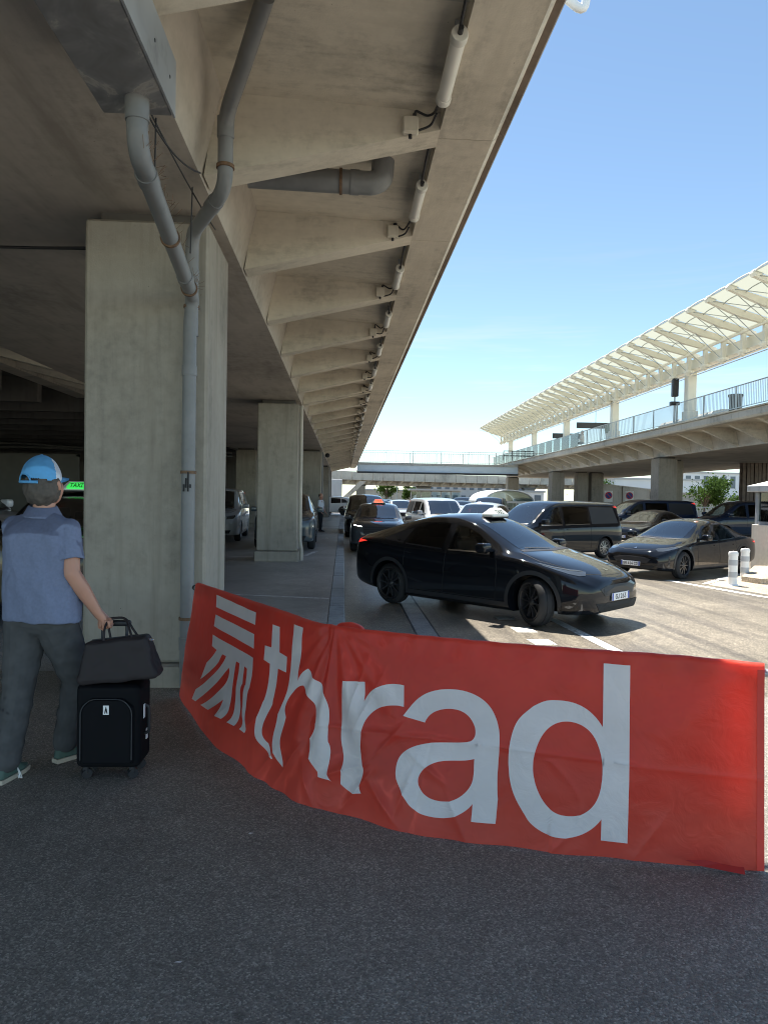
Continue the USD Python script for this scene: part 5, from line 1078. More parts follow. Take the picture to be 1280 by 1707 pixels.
  'd': [[(0.8507,0.9644),(0.8779,0.964),(0.878,0.8911),(0.8781,0.8181),(0.8781,0.745),(0.8782,0.6716),(0.8782,0.5981),(0.8782,0.5244),(0.8781,0.4505),(0.8781,0.3765),(0.878,0.3023),(0.8779,0.228),(0.8778,0.1536),(0.8777,0.079),(0.8504,0.0817),(0.8507,0.1879),(0.8494,0.1786),(0.848,0.1696),(0.8465,0.1608),(0.845,0.1524),(0.8434,0.1443),(0.8417,0.1366),(0.8399,0.1292),(0.838,0.1224),(0.8361,0.1159),(0.8341,0.11),(0.8321,0.1046),(0.83,0.0998),(0.8278,0.0954),(0.8256,0.0915),(0.8233,0.0881),(0.821,0.0852),(0.8187,0.0827),(0.8164,0.0807),(0.814,0.0791),(0.8117,0.0782),(0.8093,0.0777),(0.807,0.0778),(0.8047,0.0786),(0.8024,0.0799),(0.8001,0.0819),(0.7978,0.0845),(0.7955,0.0878),(0.7933,0.0917),(0.791,0.0964),(0.7888,0.1016),(0.7866,0.1074),(0.7845,0.1137),(0.7826,0.1202),(0.7808,0.1271),(0.7793,0.134),(0.778,0.1411),(0.7769,0.1484),(0.7759,0.1562),(0.7748,0.1645),(0.7735,0.1735),(0.7722,0.1831),(0.7708,0.1932),(0.7694,0.2037),(0.768,0.2145),(0.7666,0.2256),(0.7653,0.2369),(0.7642,0.2483),(0.7631,0.2597),(0.7621,0.2713),(0.7613,0.2829),(0.7605,0.2947),(0.7598,0.3066),(0.7593,0.3186),(0.7587,0.3308),(0.7583,0.3431),(0.7579,0.3555),(0.7576,0.3681),(0.7574,0.3806),(0.7572,0.3933),(0.757,0.4059),(0.7569,0.4186),(0.7569,0.4312),(0.7569,0.4439),(0.757,0.4566),(0.7572,0.4694),(0.7574,0.4823),(0.7577,0.4953),(0.7581,0.5085),(0.7585,0.5219),(0.7591,0.5355),(0.7597,0.549),(0.7604,0.5625),(0.7612,0.5756),(0.7621,0.5884),(0.763,0.6006),(0.764,0.612),(0.7651,0.6227),(0.7663,0.6329),(0.7676,0.6427),(0.7692,0.6526),(0.771,0.6628),(0.7732,0.6737),(0.7757,0.6853),(0.7783,0.6967),(0.7804,0.7061),(0.7816,0.7116),(0.7814,0.7117),(0.7797,0.7063),(0.7777,0.6993),(0.7766,0.6953),(0.777,0.6967),(0.7786,0.7023),(0.7812,0.7107),(0.7842,0.7204),(0.7874,0.7301),(0.7904,0.7382),(0.793,0.7443),(0.7955,0.7488),(0.7978,0.7519),(0.7999,0.7539),(0.8021,0.7552),(0.8042,0.7559),(0.8065,0.7564),(0.8088,0.7566),(0.8112,0.7565),(0.8136,0.756),(0.816,0.755),(0.8183,0.7535),(0.8207,0.7514),(0.823,0.7487),(0.8252,0.7454),(0.8273,0.7416),(0.8295,0.7372),(0.8315,0.7323),(0.8335,0.7268),(0.8354,0.721),(0.8372,0.7146),(0.8389,0.7078),(0.8406,0.7006),(0.8422,0.693),(0.8438,0.685),(0.8453,0.6766),(0.8467,0.6679),(0.8481,0.6589),(0.8494,0.6495),(0.8507,0.6399)], [(0.814,0.651),(0.8164,0.6521),(0.8187,0.6522),(0.821,0.6514),(0.8233,0.6497),(0.8256,0.647),(0.8278,0.6435),(0.83,0.6392),(0.832,0.634),(0.834,0.628),(0.8359,0.6213),(0.8377,0.6138),(0.8393,0.6057),(0.8408,0.5968),(0.8421,0.5874),(0.8434,0.5775),(0.8445,0.5671),(0.8455,0.5565),(0.8464,0.5456),(0.8472,0.5345),(0.848,0.5233),(0.8487,0.512),(0.8493,0.5006),(0.8498,0.4891),(0.8502,0.4776),(0.8506,0.4659),(0.8509,0.4542),(0.851,0.4424),(0.8511,0.4306),(0.8511,0.4187),(0.8511,0.4067),(0.8509,0.3948),(0.8508,0.3829),(0.8505,0.371),(0.8502,0.3591),(0.8499,0.3473),(0.8495,0.3355),(0.8489,0.3238),(0.8483,0.3121),(0.8476,0.3005),(0.8467,0.289),(0.8458,0.2778),(0.8446,0.2669),(0.8434,0.2564),(0.8419,0.2463),(0.8403,0.2368),(0.8386,0.2278),(0.8367,0.2196),(0.8347,0.2123),(0.8327,0.2058),(0.8305,0.2003),(0.8282,0.1958),(0.8259,0.1922),(0.8236,0.1894),(0.8212,0.1874),(0.8188,0.186),(0.8164,0.1853),(0.814,0.1853),(0.8117,0.1861),(0.8094,0.1879),(0.8072,0.1907),(0.8051,0.1946),(0.8031,0.1997),(0.8012,0.2058),(0.7994,0.2129),(0.7977,0.2207),(0.7961,0.2291),(0.7946,0.2379),(0.7932,0.2472),(0.7919,0.2566),(0.7907,0.2664),(0.7896,0.2763),(0.7886,0.2865),(0.7876,0.297),(0.7867,0.3076),(0.7859,0.3185),(0.7852,0.3295),(0.7846,0.3408),(0.784,0.3522),(0.7836,0.3638),(0.7832,0.3755),(0.7829,0.3873),(0.7828,0.3993),(0.7828,0.4113),(0.7829,0.4234),(0.783,0.4355),(0.7833,0.4476),(0.7837,0.4597),(0.7842,0.4718),(0.7848,0.4838),(0.7854,0.4957),(0.7862,0.5076),(0.787,0.5194),(0.7879,0.5312),(0.7889,0.5428),(0.7899,0.5542),(0.7911,0.5654),(0.7924,0.5763),(0.7938,0.5867),(0.7953,0.5968),(0.797,0.6063),(0.7988,0.6151),(0.8007,0.6232),(0.8028,0.6304),(0.8049,0.6367),(0.8071,0.6418),(0.8094,0.6459),(0.8117,0.649)]],
  't': [[(0.2947,0.93),(0.3206,0.9302),(0.3319,0.775),(0.3618,0.7707),(0.366,0.6762),(0.3344,0.6743),(0.3351,0.66),(0.3356,0.6454),(0.3359,0.6304),(0.3361,0.6152),(0.3362,0.5995),(0.3362,0.5835),(0.336,0.5672),(0.3357,0.5506),(0.3353,0.5336),(0.3348,0.5163),(0.3341,0.4986),(0.3333,0.4806),(0.3332,0.4503),(0.3319,0.4411),(0.3304,0.4312),(0.3289,0.4207),(0.3272,0.4097),(0.3256,0.3983),(0.3239,0.3866),(0.3223,0.3747),(0.3208,0.3626),(0.3194,0.3506),(0.3181,0.3386),(0.317,0.3267),(0.3162,0.3151),(0.3156,0.3039),(0.3153,0.293),(0.3153,0.2827),(0.3158,0.2729),(0.3167,0.2637),(0.3181,0.2552),(0.3201,0.2474),(0.3226,0.2405),(0.3259,0.2345),(0.3299,0.2294),(0.3346,0.2253),(0.3402,0.2223),(0.3646,0.1533),(0.3593,0.151),(0.3561,0.1575),(0.3521,0.1634),(0.3475,0.1688),(0.3424,0.1737),(0.3369,0.1784),(0.3313,0.183),(0.3256,0.1876),(0.32,0.1924),(0.3147,0.1975),(0.3098,0.203),(0.3054,0.2092),(0.3017,0.216),(0.2987,0.2237),(0.2965,0.2323),(0.2949,0.2416),(0.2939,0.2518),(0.2933,0.2627),(0.2931,0.2743),(0.2931,0.2865),(0.2934,0.2992),(0.294,0.3123),(0.2947,0.3258),(0.2956,0.3395),(0.2966,0.3534),(0.2977,0.3673),(0.2988,0.3812),(0.2999,0.3949),(0.3011,0.4084),(0.3022,0.4216),(0.3031,0.4344),(0.3065,0.4559),(0.3077,0.4738),(0.3087,0.4919),(0.3094,0.5101),(0.31,0.5285),(0.3103,0.547),(0.3103,0.5657),(0.3101,0.5846),(0.3097,0.6036),(0.3091,0.6228),(0.3082,0.6422),(0.3071,0.6619),(0.3057,0.6817),(0.2837,0.6893),(0.2798,0.7808),(0.3021,0.7835)]],
  'h': [[(0.3685,0.9825),(0.4018,0.9806),(0.4029,0.9484),(0.4038,0.9172),(0.4047,0.887),(0.4055,0.8578),(0.4063,0.8297),(0.407,0.8025),(0.4076,0.7763),(0.4082,0.7511),(0.4087,0.7269),(0.4091,0.7036),(0.4095,0.6812),(0.4098,0.6598),(0.4108,0.6689),(0.4119,0.6777),(0.4133,0.6863),(0.4149,0.6946),(0.4167,0.7026),(0.4187,0.7104),(0.4209,0.718),(0.4233,0.7252),(0.426,0.7322),(0.4288,0.7389),(0.4318,0.7452),(0.4351,0.7512),(0.4467,0.7228),(0.4514,0.7184),(0.456,0.7132),(0.4604,0.7072),(0.4647,0.7005),(0.4688,0.6932),(0.4729,0.6853),(0.4767,0.6769),(0.4802,0.668),(0.4835,0.6589),(0.4865,0.6494),(0.4892,0.6397),(0.4917,0.6298),(0.4939,0.6198),(0.4959,0.6096),(0.4977,0.5993),(0.4993,0.5889),(0.5007,0.5783),(0.5018,0.5676),(0.5028,0.5568),(0.5036,0.5458),(0.5042,0.5347),(0.5047,0.5235),(0.5051,0.5123),(0.5053,0.501),(0.5055,0.4898),(0.5056,0.4786),(0.5056,0.4674),(0.5056,0.4563),(0.5055,0.4453),(0.5055,0.4343),(0.5055,0.4233),(0.5056,0.4125),(0.5057,0.4018),(0.506,0.3911),(0.5064,0.3806),(0.5069,0.3702),(0.5086,0.362),(0.5099,0.3534),(0.5109,0.3444),(0.5116,0.3352),(0.5121,0.3257),(0.5124,0.316),(0.5125,0.306),(0.5125,0.2959),(0.5124,0.2856),(0.5122,0.2751),(0.512,0.2646),(0.5117,0.2539),(0.5114,0.2433),(0.5112,0.2327),(0.5111,0.2222),(0.5112,0.2121),(0.5115,0.2023),(0.512,0.193),(0.5129,0.1843),(0.5142,0.1764),(0.5158,0.1692),(0.518,0.1629),(0.5206,0.1577),(0.5237,0.1535),(0.5149,0.1674),(0.4945,0.1712),(0.4922,0.1974),(0.4676,0.2493),(0.4679,0.2601),(0.4681,0.2706),(0.4682,0.2807),(0.4682,0.2905),(0.468,0.3),(0.4677,0.3092),(0.4672,0.318),(0.4667,0.3265),(0.4659,0.3347),(0.4651,0.3426),(0.4641,0.3502),(0.4629,0.3574),(0.465,0.3669),(0.4669,0.3761),(0.4687,0.3849),(0.4704,0.3936),(0.472,0.4021),(0.4734,0.4105),(0.4745,0.4189),(0.4755,0.4273),(0.4762,0.4358),(0.4766,0.4445),(0.4767,0.4535),(0.4766,0.4626),(0.4761,0.472),(0.4755,0.4814),(0.4746,0.4908),(0.4735,0.5001),(0.4723,0.5091),(0.471,0.5179),(0.4697,0.5263),(0.4682,0.5343),(0.4666,0.5422),(0.4648,0.5498),(0.4628,0.5573),(0.4605,0.5647),(0.458,0.572),(0.4553,0.5793),(0.4524,0.5864),(0.4494,0.5933),(0.4462,0.6001),(0.4429,0.6067),(0.4396,0.613),(0.4363,0.6191),(0.4331,0.6249),(0.4299,0.6304),(0.4269,0.6357),(0.4241,0.6407),(0.4208,0.6386),(0.4177,0.6352),(0.4147,0.6306),(0.4119,0.6248),(0.4092,0.6181),(0.4067,0.6107),(0.4042,0.6025),(0.4018,0.5939),(0.3994,0.5849),(0.3971,0.5757),(0.3949,0.5664),(0.3927,0.5569),(0.3906,0.5473),(0.3887,0.5377),(0.3869,0.5281),(0.3853,0.5187),(0.3839,0.5094),(0.3827,0.5002),(0.3818,0.4914),(0.3811,0.4828),(0.3808,0.4747),(0.3808,0.4669),(0.3811,0.4596),(0.3818,0.4528),(0.3871,0.4221),(0.3865,0.4094),(0.3857,0.3963),(0.3847,0.3831),(0.3836,0.3698),(0.3825,0.3564),(0.3815,0.3431),(0.3806,0.3298),(0.3798,0.3166),(0.3793,0.3037),(0.3792,0.291),(0.3793,0.2787),(0.38,0.2668),(0.3811,0.2553),(0.3827,0.2443),(0.3846,0.2336),(0.3868,0.2233),(0.3892,0.2131),(0.3916,0.2031),(0.3941,0.1931),(0.3965,0.1832),(0.3987,0.1731),(0.4007,0.163),(0.4023,0.1526),(0.4036,0.1419),(0.3781,0.1635),(0.3712,0.1723),(0.3654,0.182),(0.3608,0.1925),(0.3573,0.2037),(0.3547,0.2157),(0.3529,0.2284),(0.3519,0.2418),(0.3515,0.2557),(0.3516,0.2701),(0.3521,0.2849),(0.3528,0.3001),(0.3538,0.3156),(0.3548,0.3314),(0.3557,0.3473),(0.3564,0.3634),(0.3569,0.3796),(0.3569,0.3958),(0.3564,0.412),(0.3586,0.4257),(0.361,0.44),(0.3635,0.4548),(0.3661,0.4699),(0.3687,0.4853),(0.3712,0.5007),(0.3736,0.516),(0.3758,0.5312),(0.3777,0.5459),(0.3793,0.5602),(0.3805,0.5741),(0.3814,0.5879),(0.382,0.6017),(0.3821,0.6157),(0.382,0.6302),(0.3816,0.6449),(0.3811,0.66),(0.3804,0.6753),(0.3798,0.6909),(0.3791,0.7068),(0.3785,0.7228),(0.378,0.739),(0.3774,0.7554),(0.377,0.772),(0.3765,0.7888),(0.376,0.8057),(0.3755,0.8228),(0.375,0.84),(0.3744,0.8573),(0.3738,0.8748),(0.3732,0.8925),(0.3724,0.9102),(0.3716,0.9281),(0.3707,0.9461),(0.3696,0.9643)]],
  'bar': [[(0.0809,0.9915),(0.2293,0.9658),(0.2353,0.8842),(0.0871,0.898)]],
  'bar2': [[(0.0898,0.8426),(0.237,0.8221),(0.2429,0.7282),(0.0916,0.7533)]],
  'fan': [[(0.0928,0.6897),(0.2461,0.6712),(0.2474,0.6554),(0.2485,0.6396),(0.2495,0.6238),(0.2503,0.6079),(0.251,0.592),(0.2515,0.576),(0.2518,0.5599),(0.2519,0.5439),(0.2519,0.5277),(0.2517,0.5115),(0.2513,0.4952),(0.2507,0.4788),(0.249,0.4695),(0.2477,0.46),(0.2467,0.4503),(0.2461,0.4403),(0.2457,0.4302),(0.2456,0.4199),(0.2456,0.4095),(0.2457,0.3989),(0.2458,0.3882),(0.246,0.3774),(0.2461,0.3665),(0.2461,0.3554),(0.246,0.3443),(0.2458,0.3332),(0.2455,0.3222),(0.2453,0.3114),(0.2453,0.301),(0.2455,0.291),(0.2459,0.2816),(0.2467,0.2729),(0.248,0.265),(0.2498,0.2581),(0.2522,0.2522),(0.2553,0.2474),(0.2564,0.2437),(0.2572,0.2398),(0.2578,0.2358),(0.2581,0.2316),(0.2582,0.2272),(0.258,0.2226),(0.2575,0.2179),(0.2568,0.213),(0.2558,0.208),(0.2545,0.2027),(0.253,0.1973),(0.2512,0.1917),(0.228,0.191),(0.2326,0.2029),(0.2358,0.2137),(0.2378,0.2236),(0.2388,0.2329),(0.239,0.2416),(0.2385,0.2499),(0.2376,0.258),(0.2364,0.266),(0.2351,0.2742),(0.2339,0.2825),(0.2329,0.2912),(0.2323,0.3003),(0.2319,0.3098),(0.2317,0.3196),(0.2315,0.3297),(0.2314,0.34),(0.2312,0.3505),(0.2308,0.3611),(0.2303,0.3718),(0.2298,0.3825),(0.2293,0.3933),(0.2288,0.4041),(0.2284,0.4148),(0.2281,0.4254),(0.2281,0.4359),(0.2283,0.4462),(0.2288,0.4562),(0.2296,0.466),(0.2309,0.4754),(0.2326,0.4844),(0.2293,0.5829),(0.2177,0.5887),(0.2177,0.5801),(0.2178,0.5715),(0.2179,0.5627),(0.2181,0.5537),(0.2183,0.5447),(0.2185,0.5354),(0.2187,0.5261),(0.219,0.5166),(0.2193,0.507),(0.2197,0.4972),(0.2201,0.4873),(0.2205,0.4773),(0.2183,0.4672),(0.2169,0.4567),(0.2161,0.446),(0.216,0.4349),(0.2163,0.4236),(0.2171,0.412),(0.2181,0.4003),(0.2193,0.3883),(0.2206,0.3762),(0.2219,0.364),(0.2231,0.3516),(0.2241,0.339),(0.2248,0.3264),(0.2253,0.3137),(0.2255,0.301),(0.2254,0.2883),(0.225,0.2756),(0.2242,0.263),(0.2229,0.2505),(0.2213,0.2381),(0.2192,0.2259),(0.2167,0.2138),(0.2136,0.2018),(0.21,0.1901),(0.1864,0.1878),(0.1907,0.2001),(0.1942,0.2121),(0.1971,0.2238),(0.1994,0.2353),(0.2012,0.2467),(0.2025,0.2579),(0.2034,0.2689),(0.204,0.2798),(0.2043,0.2906),(0.2044,0.3012),(0.2044,0.3117),(0.2043,0.3221),(0.2041,0.3325),(0.2038,0.3429),(0.2034,0.3534),(0.203,0.364),(0.2025,0.3748),(0.202,0.3857),(0.2015,0.3969),(0.2009,0.4081),(0.2005,0.4194),(0.2001,0.4308),(0.1998,0.4421),(0.1997,0.4533),(0.1997,0.4646),(0.1998,0.4758),(0.2,0.4869),(0.2002,0.4982),(0.2004,0.5094),(0.2006,0.5208),(0.2006,0.5323),(0.2006,0.5439),(0.2005,0.5557),(0.2001,0.5676),(0.1996,0.5799),(0.1989,0.5924),(0.1874,0.5934),(0.1873,0.5833),(0.1872,0.5735),(0.1872,0.564),(0.1871,0.5547),(0.1871,0.5457),(0.1871,0.537),(0.1871,0.5286),(0.1871,0.5205),(0.1872,0.5126),(0.1872,0.505),(0.1873,0.4977),(0.1874,0.4907),(0.1875,0.4787),(0.1877,0.4665),(0.1879,0.4541),(0.1882,0.4415),(0.1884,0.4288),(0.1887,0.416),(0.189,0.4031),(0.1893,0.3902),(0.1895,0.3772),(0.1897,0.3643),(0.1898,0.3514),(0.1899,0.3386),(0.1899,0.3258),(0.1898,0.3132),(0.1896,0.3007),(0.1891,0.2882),(0.1884,0.2759),(0.1873,0.2635),(0.1857,0.2511),(0.1837,0.2387),(0.181,0.2262),(0.1777,0.2135),(0.1737,0.2006),(0.1689,0.1874),(0.1486,0.1829),(0.151,0.1937),(0.1532,0.2045),(0.1553,0.2154),(0.1573,0.2262),(0.1591,0.2371),(0.1607,0.248),(0.1622,0.2589),(0.1635,0.2698),(0.1646,0.2809),(0.1656,0.2919),(0.1665,0.3031),(0.1671,0.3143),(0.1635,0.3026),(0.1597,0.2909),(0.1559,0.2793),(0.152,0.2676),(0.148,0.256),(0.144,0.2444),(0.1399,0.2328),(0.1357,0.2211),(0.1315,0.2093),(0.1272,0.1972),(0.1228,0.185),(0.1183,0.1726),(0.0878,0.1495),(0.0929,0.1653),(0.0977,0.1803),(0.1023,0.1944),(0.1067,0.208),(0.1108,0.2209),(0.1148,0.2333),(0.1185,0.2453),(0.1221,0.257),(0.1256,0.2684),(0.129,0.2795),(0.1322,0.2904),(0.1354,0.3012),(0.1384,0.3119),(0.1415,0.3225),(0.1445,0.3332),(0.1475,0.3439),(0.1504,0.3546),(0.1533,0.3654),(0.1561,0.3761),(0.1587,0.3866),(0.1611,0.3971),(0.1633,0.4073),(0.1652,0.4174),(0.1669,0.4272),(0.1683,0.4369),(0.1694,0.4465),(0.1703,0.4559),(0.1709,0.4653),(0.1713,0.4745),(0.1715,0.4835),(0.1714,0.4922),(0.1711,0.5006),(0.1706,0.5086),(0.1698,0.5162),(0.1688,0.5233),(0.1675,0.5298),(0.1643,0.5157),(0.1612,0.5014),(0.1582,0.4871),(0.1552,0.4726),(0.1521,0.4581),(0.149,0.4434),(0.1458,0.4287),(0.1425,0.4139),(0.1391,0.3989),(0.1354,0.3839),(0.1315,0.3686),(0.1274,0.3531),(0.123,0.3373),(0.1184,0.3211),(0.1137,0.3046),(0.1088,0.2876),(0.1038,0.2701),(0.0986,0.2521),(0.0935,0.2336),(0.0882,0.2144),(0.083,0.1947),(0.0777,0.1743),(0.0725,0.1532),(0.0674,0.1315),(0.0534,0.1179),(0.0626,0.2164),(0.0688,0.239),(0.0751,0.2617),(0.0814,0.2846),(0.0878,0.3073),(0.0941,0.3299),(0.1004,0.3523),(0.1065,0.3745),(0.1125,0.3963),(0.1182,0.4178),(0.1237,0.4389),(0.1289,0.4597),(0.1337,0.48),(0.1381,0.5),(0.142,0.5196),(0.1454,0.5389),(0.1482,0.5578),(0.1504,0.5763),(0.1518,0.5943),(0.1387,0.5954),(0.1313,0.529),(0.1281,0.5144),(0.1247,0.4994),(0.121,0.4839),(0.117,0.468),(0.1127,0.4516),(0.1081,0.4346),(0.1032,0.417),(0.098,0.3987),(0.0925,0.3796),(0.0867,0.3596),(0.0805,0.3387),(0.074,0.3166),(0.0886,0.4689),(0.0917,0.4809),(0.0947,0.4927),(0.0975,0.5043),(0.1001,0.5156),(0.1026,0.5268),(0.105,0.5377),(0.1072,0.5485),(0.1093,0.5591),(0.1112,0.5696),(0.1129,0.58),(0.1145,0.5902),(0.116,0.6003),(0.0971,0.6061)]],
}
bTf, bBf = PchipInterpolator(BS, np.array(BT)), PchipInterpolator(BS, np.array(BB))
def b_base(s, v): v = np.asarray(v)[:, None]; return bTf(s) * v + bBf(s) * (1 - v)
def b_wr(s, v):
    P = np.stack([s * 9, v * 2.2, s * 0], 1); Q = np.stack([s * 26, v * 7, s * 0 + 3], 1)
    near = np.exp(-((s - .50) / .085) ** 2); down = 1 - v
    w = .020 * (meshkit.fbm(P, 3, 3) - .5) * (.5 + .9 * down) + .0065 * (meshkit.fbm(Q, 3, 5) - .5)
    a = np.arctan2((s - .505) * 4.0, 1.06 - v)
    w = w + .017 * near * np.sin(a * 15 + 1.2 * meshkit.fbm(P * .6, 2, 9) * 4) * np.clip((1 - v) * 3, 0, 1) * np.clip(1.15 - .35 * down, .3, 1)
    w = w - .022 * np.exp(-((s - .478 - .04 * down) / .012) ** 2) * np.clip(v * 1.4 - .5, 0, 1)
    w = w + .010 * np.exp(-((s - .25) / .22) ** 2) * np.sin(s * 46 + 3.2 * v) * down
    cr = .47 + .02 * np.sin(s * 11)
    w = w + .006 * np.exp(-np.abs(v - cr) / .018) * (s > .46) + .005 * np.exp(-np.abs(s - (.80 + .03 * np.sin(7 * v))) / .004) * (v < .45) - .005 * np.exp(-np.abs(s - .655 - .05 * (v - .3)) / .005) * (v < .5)
    w = w + .016 * down ** 3 * np.sin(s * 55 + 2 * np.sin(s * 17)) * (near + .35)
    # crumpled diagonals low down beside the corner
    for s0, v0, an, A, wd in ((.56, .16, .9, .013, .030), (.60, .12, -.7, .012, .026), (.535, .24, .35, .014, .028), (.63, .20, 1.2, .008, .022), (.47, .12, -.9, .012, .03), (.42, .20, .8, .009, .03), (.70, .10, -1.1, .006, .02), (.90, .12, 1.0, .007, .025), (.56, .62, 1.15, .008, .02), (.60, .45, .8, .006, .02), (.545, .72, 1.35, .009, .02), (.66, .33, -.5, .005, .02), (.28, .30, .5, .006, .03), (.15, .18, .6, .006, .03), (.34, .10, .7, .009, .03)):
        x_, y_ = (s - s0) * 4.2, (v - v0) * .9; u_ = x_ * np.cos(an) + y_ * np.sin(an); q_ = -x_ * np.sin(an) + y_ * np.cos(an)
        w = w + 1.9 * A * np.exp(-np.abs(q_) / wd) * np.exp(-(u_ / .13) ** 2)
    # a soft fold running from the top right corner down to the left
    w = w + .012 * np.exp(-(((s - .985) * 3.2 + (1 - v) * .55) / .10) ** 2) * (s > .8) - .012 * np.exp(-((s - .955 - .1 * v) / .018) ** 2) * down ** 2
    w = w + .004 * np.sin(s * 150 + 5 * meshkit.noise(P, 2)) * np.exp(-((1 - v) / .06) ** 2) * (.4 + (s > .5))
    return w
def b_norm(s):
    e = 1e-3; d = bTf(np.clip(s + e, 0, 1)) - bTf(np.clip(s - e, 0, 1)); n = np.stack([d[:, 1], -d[:, 0], 0 * s], 1); return n / np.linalg.norm(n, axis=1)[:, None]
def b_pos(s, v, off=0.): return b_base(s, v) + b_norm(s) * (b_wr(s, v) + off)[:, None]
bn = thing('banner', 'red vinyl banner with white logo and lettering draped over two barriers', 'banner')
ns, nv = 460, 130
ss = np.linspace(0, 1, ns); vv = np.linspace(0, 1, nv); S_, V_ = np.meshgrid(ss, vv, indexing='ij')
front = b_pos(S_.ravel(), V_.ravel()).reshape(ns, nv, 3)
top = b_pos(ss, np.ones(ns)); nn = b_norm(ss); rows = [front]; rr_ = .026
arc = []
for a in np.linspace(0, np.pi, 9)[1:]: arc.append(top - nn * rr_ + nn * rr_ * math.cos(a) + np.array([0, 0, rr_ * math.sin(a)]))
for k in range(1, 14): arc.append(top - nn * (2 * rr_ + .004 * k * (1 + .5 * np.sin(ss * 40))[:, None] * .5) - np.array([0, 0, .05 * k]))
allp = np.concatenate([front, np.stack(arc, 1)], 1); m_ = allp.shape[1]
i_ = (np.arange(ns - 1)[:, None] * m_ + np.arange(m_ - 1)).ravel()
bmesh = trimesh.Trimesh(allp.reshape(-1, 3), np.vstack([np.stack([i_, i_ + m_, i_ + m_ + 1], 1), np.stack([i_, i_ + m_ + 1, i_ + 1], 1)]), process=False)
obj('cloth', bmesh, 'banner_red', bn, smooth=True)
names = dict(r='letter_r', a='letter_a', d='letter_d', t='letter_t', h='letter_h', bar='logo_bar', bar2='logo_bar', fan='logo_fan')
for k, rings in PRINT.items():
    q = Polygon(rings[0], rings[1:]).buffer(0)
    for g in getattr(q, 'geoms', [q]):
        if g.area < 1e-5: continue
        g = affinity.scale(g, 4.2, .9, origin=(0, 0)); g = g.segmentize(.02)
        p, f = trimesh.creation.triangulate_polygon(g, engine='earcut')
        p3, f = trimesh.remesh.subdivide_to_size(np.c_[p, np.zeros(len(p))], f, .016, max_iter=20)
        P3 = b_pos(p3[:, 0] / 4.2, p3[:, 1] / .9, .0042); mm = trimesh.Trimesh(P3, f, process=True)
        if (mm.face_normals[:, 1]).mean() > 0: mm.invert()
        obj(names[k], mm, 'banner_white', bn, smooth=True)
lobe = ellipsoid((0, 0, 0), (.115, .055, .085), 4); lv = lobe.vertices; lobe.vertices = lv + lobe.vertex_normals * (.020 * (meshkit.fbm(lv * 16, 3, 4) - .5))[:, None]
obj('bunched_fold', moved(lobe, (.055, 4.0, .845), -.5), 'banner_red', bn, smooth=True)
hem = np.array([(1.48, 3.10, .05), (1.79, 2.985, .006), (1.815, 3.05, .04), (1.66, 3.12, .09), (1.62, 3.035, .02)])
obj('loose_corner', trimesh.Trimesh(hem, [(0, 4, 3), (4, 1, 2), (4, 2, 3)], process=False), 'banner_back', bn)
hm = np.stack([b_pos(np.full(60, .994), np.linspace(0, 1, 60), .003), b_pos(np.full(60, 1.0), np.linspace(0, 1, 60), .003)], 1).reshape(-1, 3); j = np.arange(59) * 2
obj('hem', trimesh.Trimesh(hm, np.vstack([np.stack([j, j + 1, j + 3], 1), np.stack([j, j + 3, j + 2], 1)]), process=False), 'banner_back', bn)
def barrier(label, p, q, over0, over1):
    p, q = np.array(p, float), np.array(q, float); Lb = np.linalg.norm(q - p); d = (q - p) / Lb
    b = thing('crowd_barrier', label, 'barrier', (p[0], p[1], 0), math.atan2(d[1], d[0]), None)
    obj('top_tube', tube([(-over0, 0, .878), (Lb + over1, 0, .878)], .019, 14), 'rail_steel', b, smooth=40)
    obj('end_cap', tube([(-over0 - .03, 0, .878), (-over0, 0, .878)], .023, 14), 'dark_steel', b)
    obj('bottom_tube', tube([(0, 0, .2), (Lb, 0, .2)], .016, 10), 'rail_steel', b, smooth=40)
    for x in (0.03, Lb - .03):
        obj('upright', tube([(x, 0, .02), (x, 0, .87)], .016, 10), 'rail_steel', b, smooth=40); obj('foot', cbox(x - .025, x + .025, -.05, .28, .002, .022, .004), 'rail_steel', b)
    for k in range(1, int(Lb / .13)): obj('bar', tube([(k * .13, 0, .2), (k * .13, 0, .87)], .007, 8), 'rail_steel', b)
    return b
nb = b_norm(np.array([0, .45, .55, 1.])); 
e0, e1, e2, e3 = [np.array(bTf(x)) for x in (0, .47, .52, 1.)]
barrier('left crowd barrier under the banner, its dark tube end showing by the column', (e0 - nb[0] * .026)[:2], (e1 - nb[1] * .026)[:2], .05, 0)
barrier('right crowd barrier under the banner, its tube end at the right picture edge', (e2 - nb[2] * .10)[:2], (e3 - nb[3] * .026)[:2], 0, .25)

# ------------------------------------------------------------------ placing the vehicles
def roof_light(x, shell='taxi_shell', face='taxi_shell', text='TAXI', z=None):
    def put(c, S):
        zt = float(PchipInterpolator(S['t'][::-1, 0], S['t'][::-1, 2])(x)); taxi_light(c, (x, 0, zt + .012), shell, face, text)
    return put
car('crossover', 'black', 'glossy black electric taxi crossover turning in front of the banner, side on', 'car', (2.41, 11.465, ROAD), math.radians(-48.2), steer=-.42, scale=(.97, .97, .96), plate_text='GJ 263', taxi=roof_light(.10), name='taxi_crossover')
car('sedan', 'black', 'glossy black electric sedan with plate GR 414 CD beside the bollards', 'car', (8.59, 17.49, ROAD), -2.546, steer=.05, scale=(.96, .96, .96), plate_text='GR 414 CD', tint='glass_clear')
car('van', 'black', 'shiny black passenger van with chrome trim just behind the turning taxi', 'van', (6.456, 21.685, ROAD), -2.598, rim='rim_silver', scale=(.94, .94, .93))
car('sedan', 'black', 'black sedan half hidden between the black van and the sedan by the bollards', 'car', (13.1, 29.6, ROAD), hd(-.80, -.60))
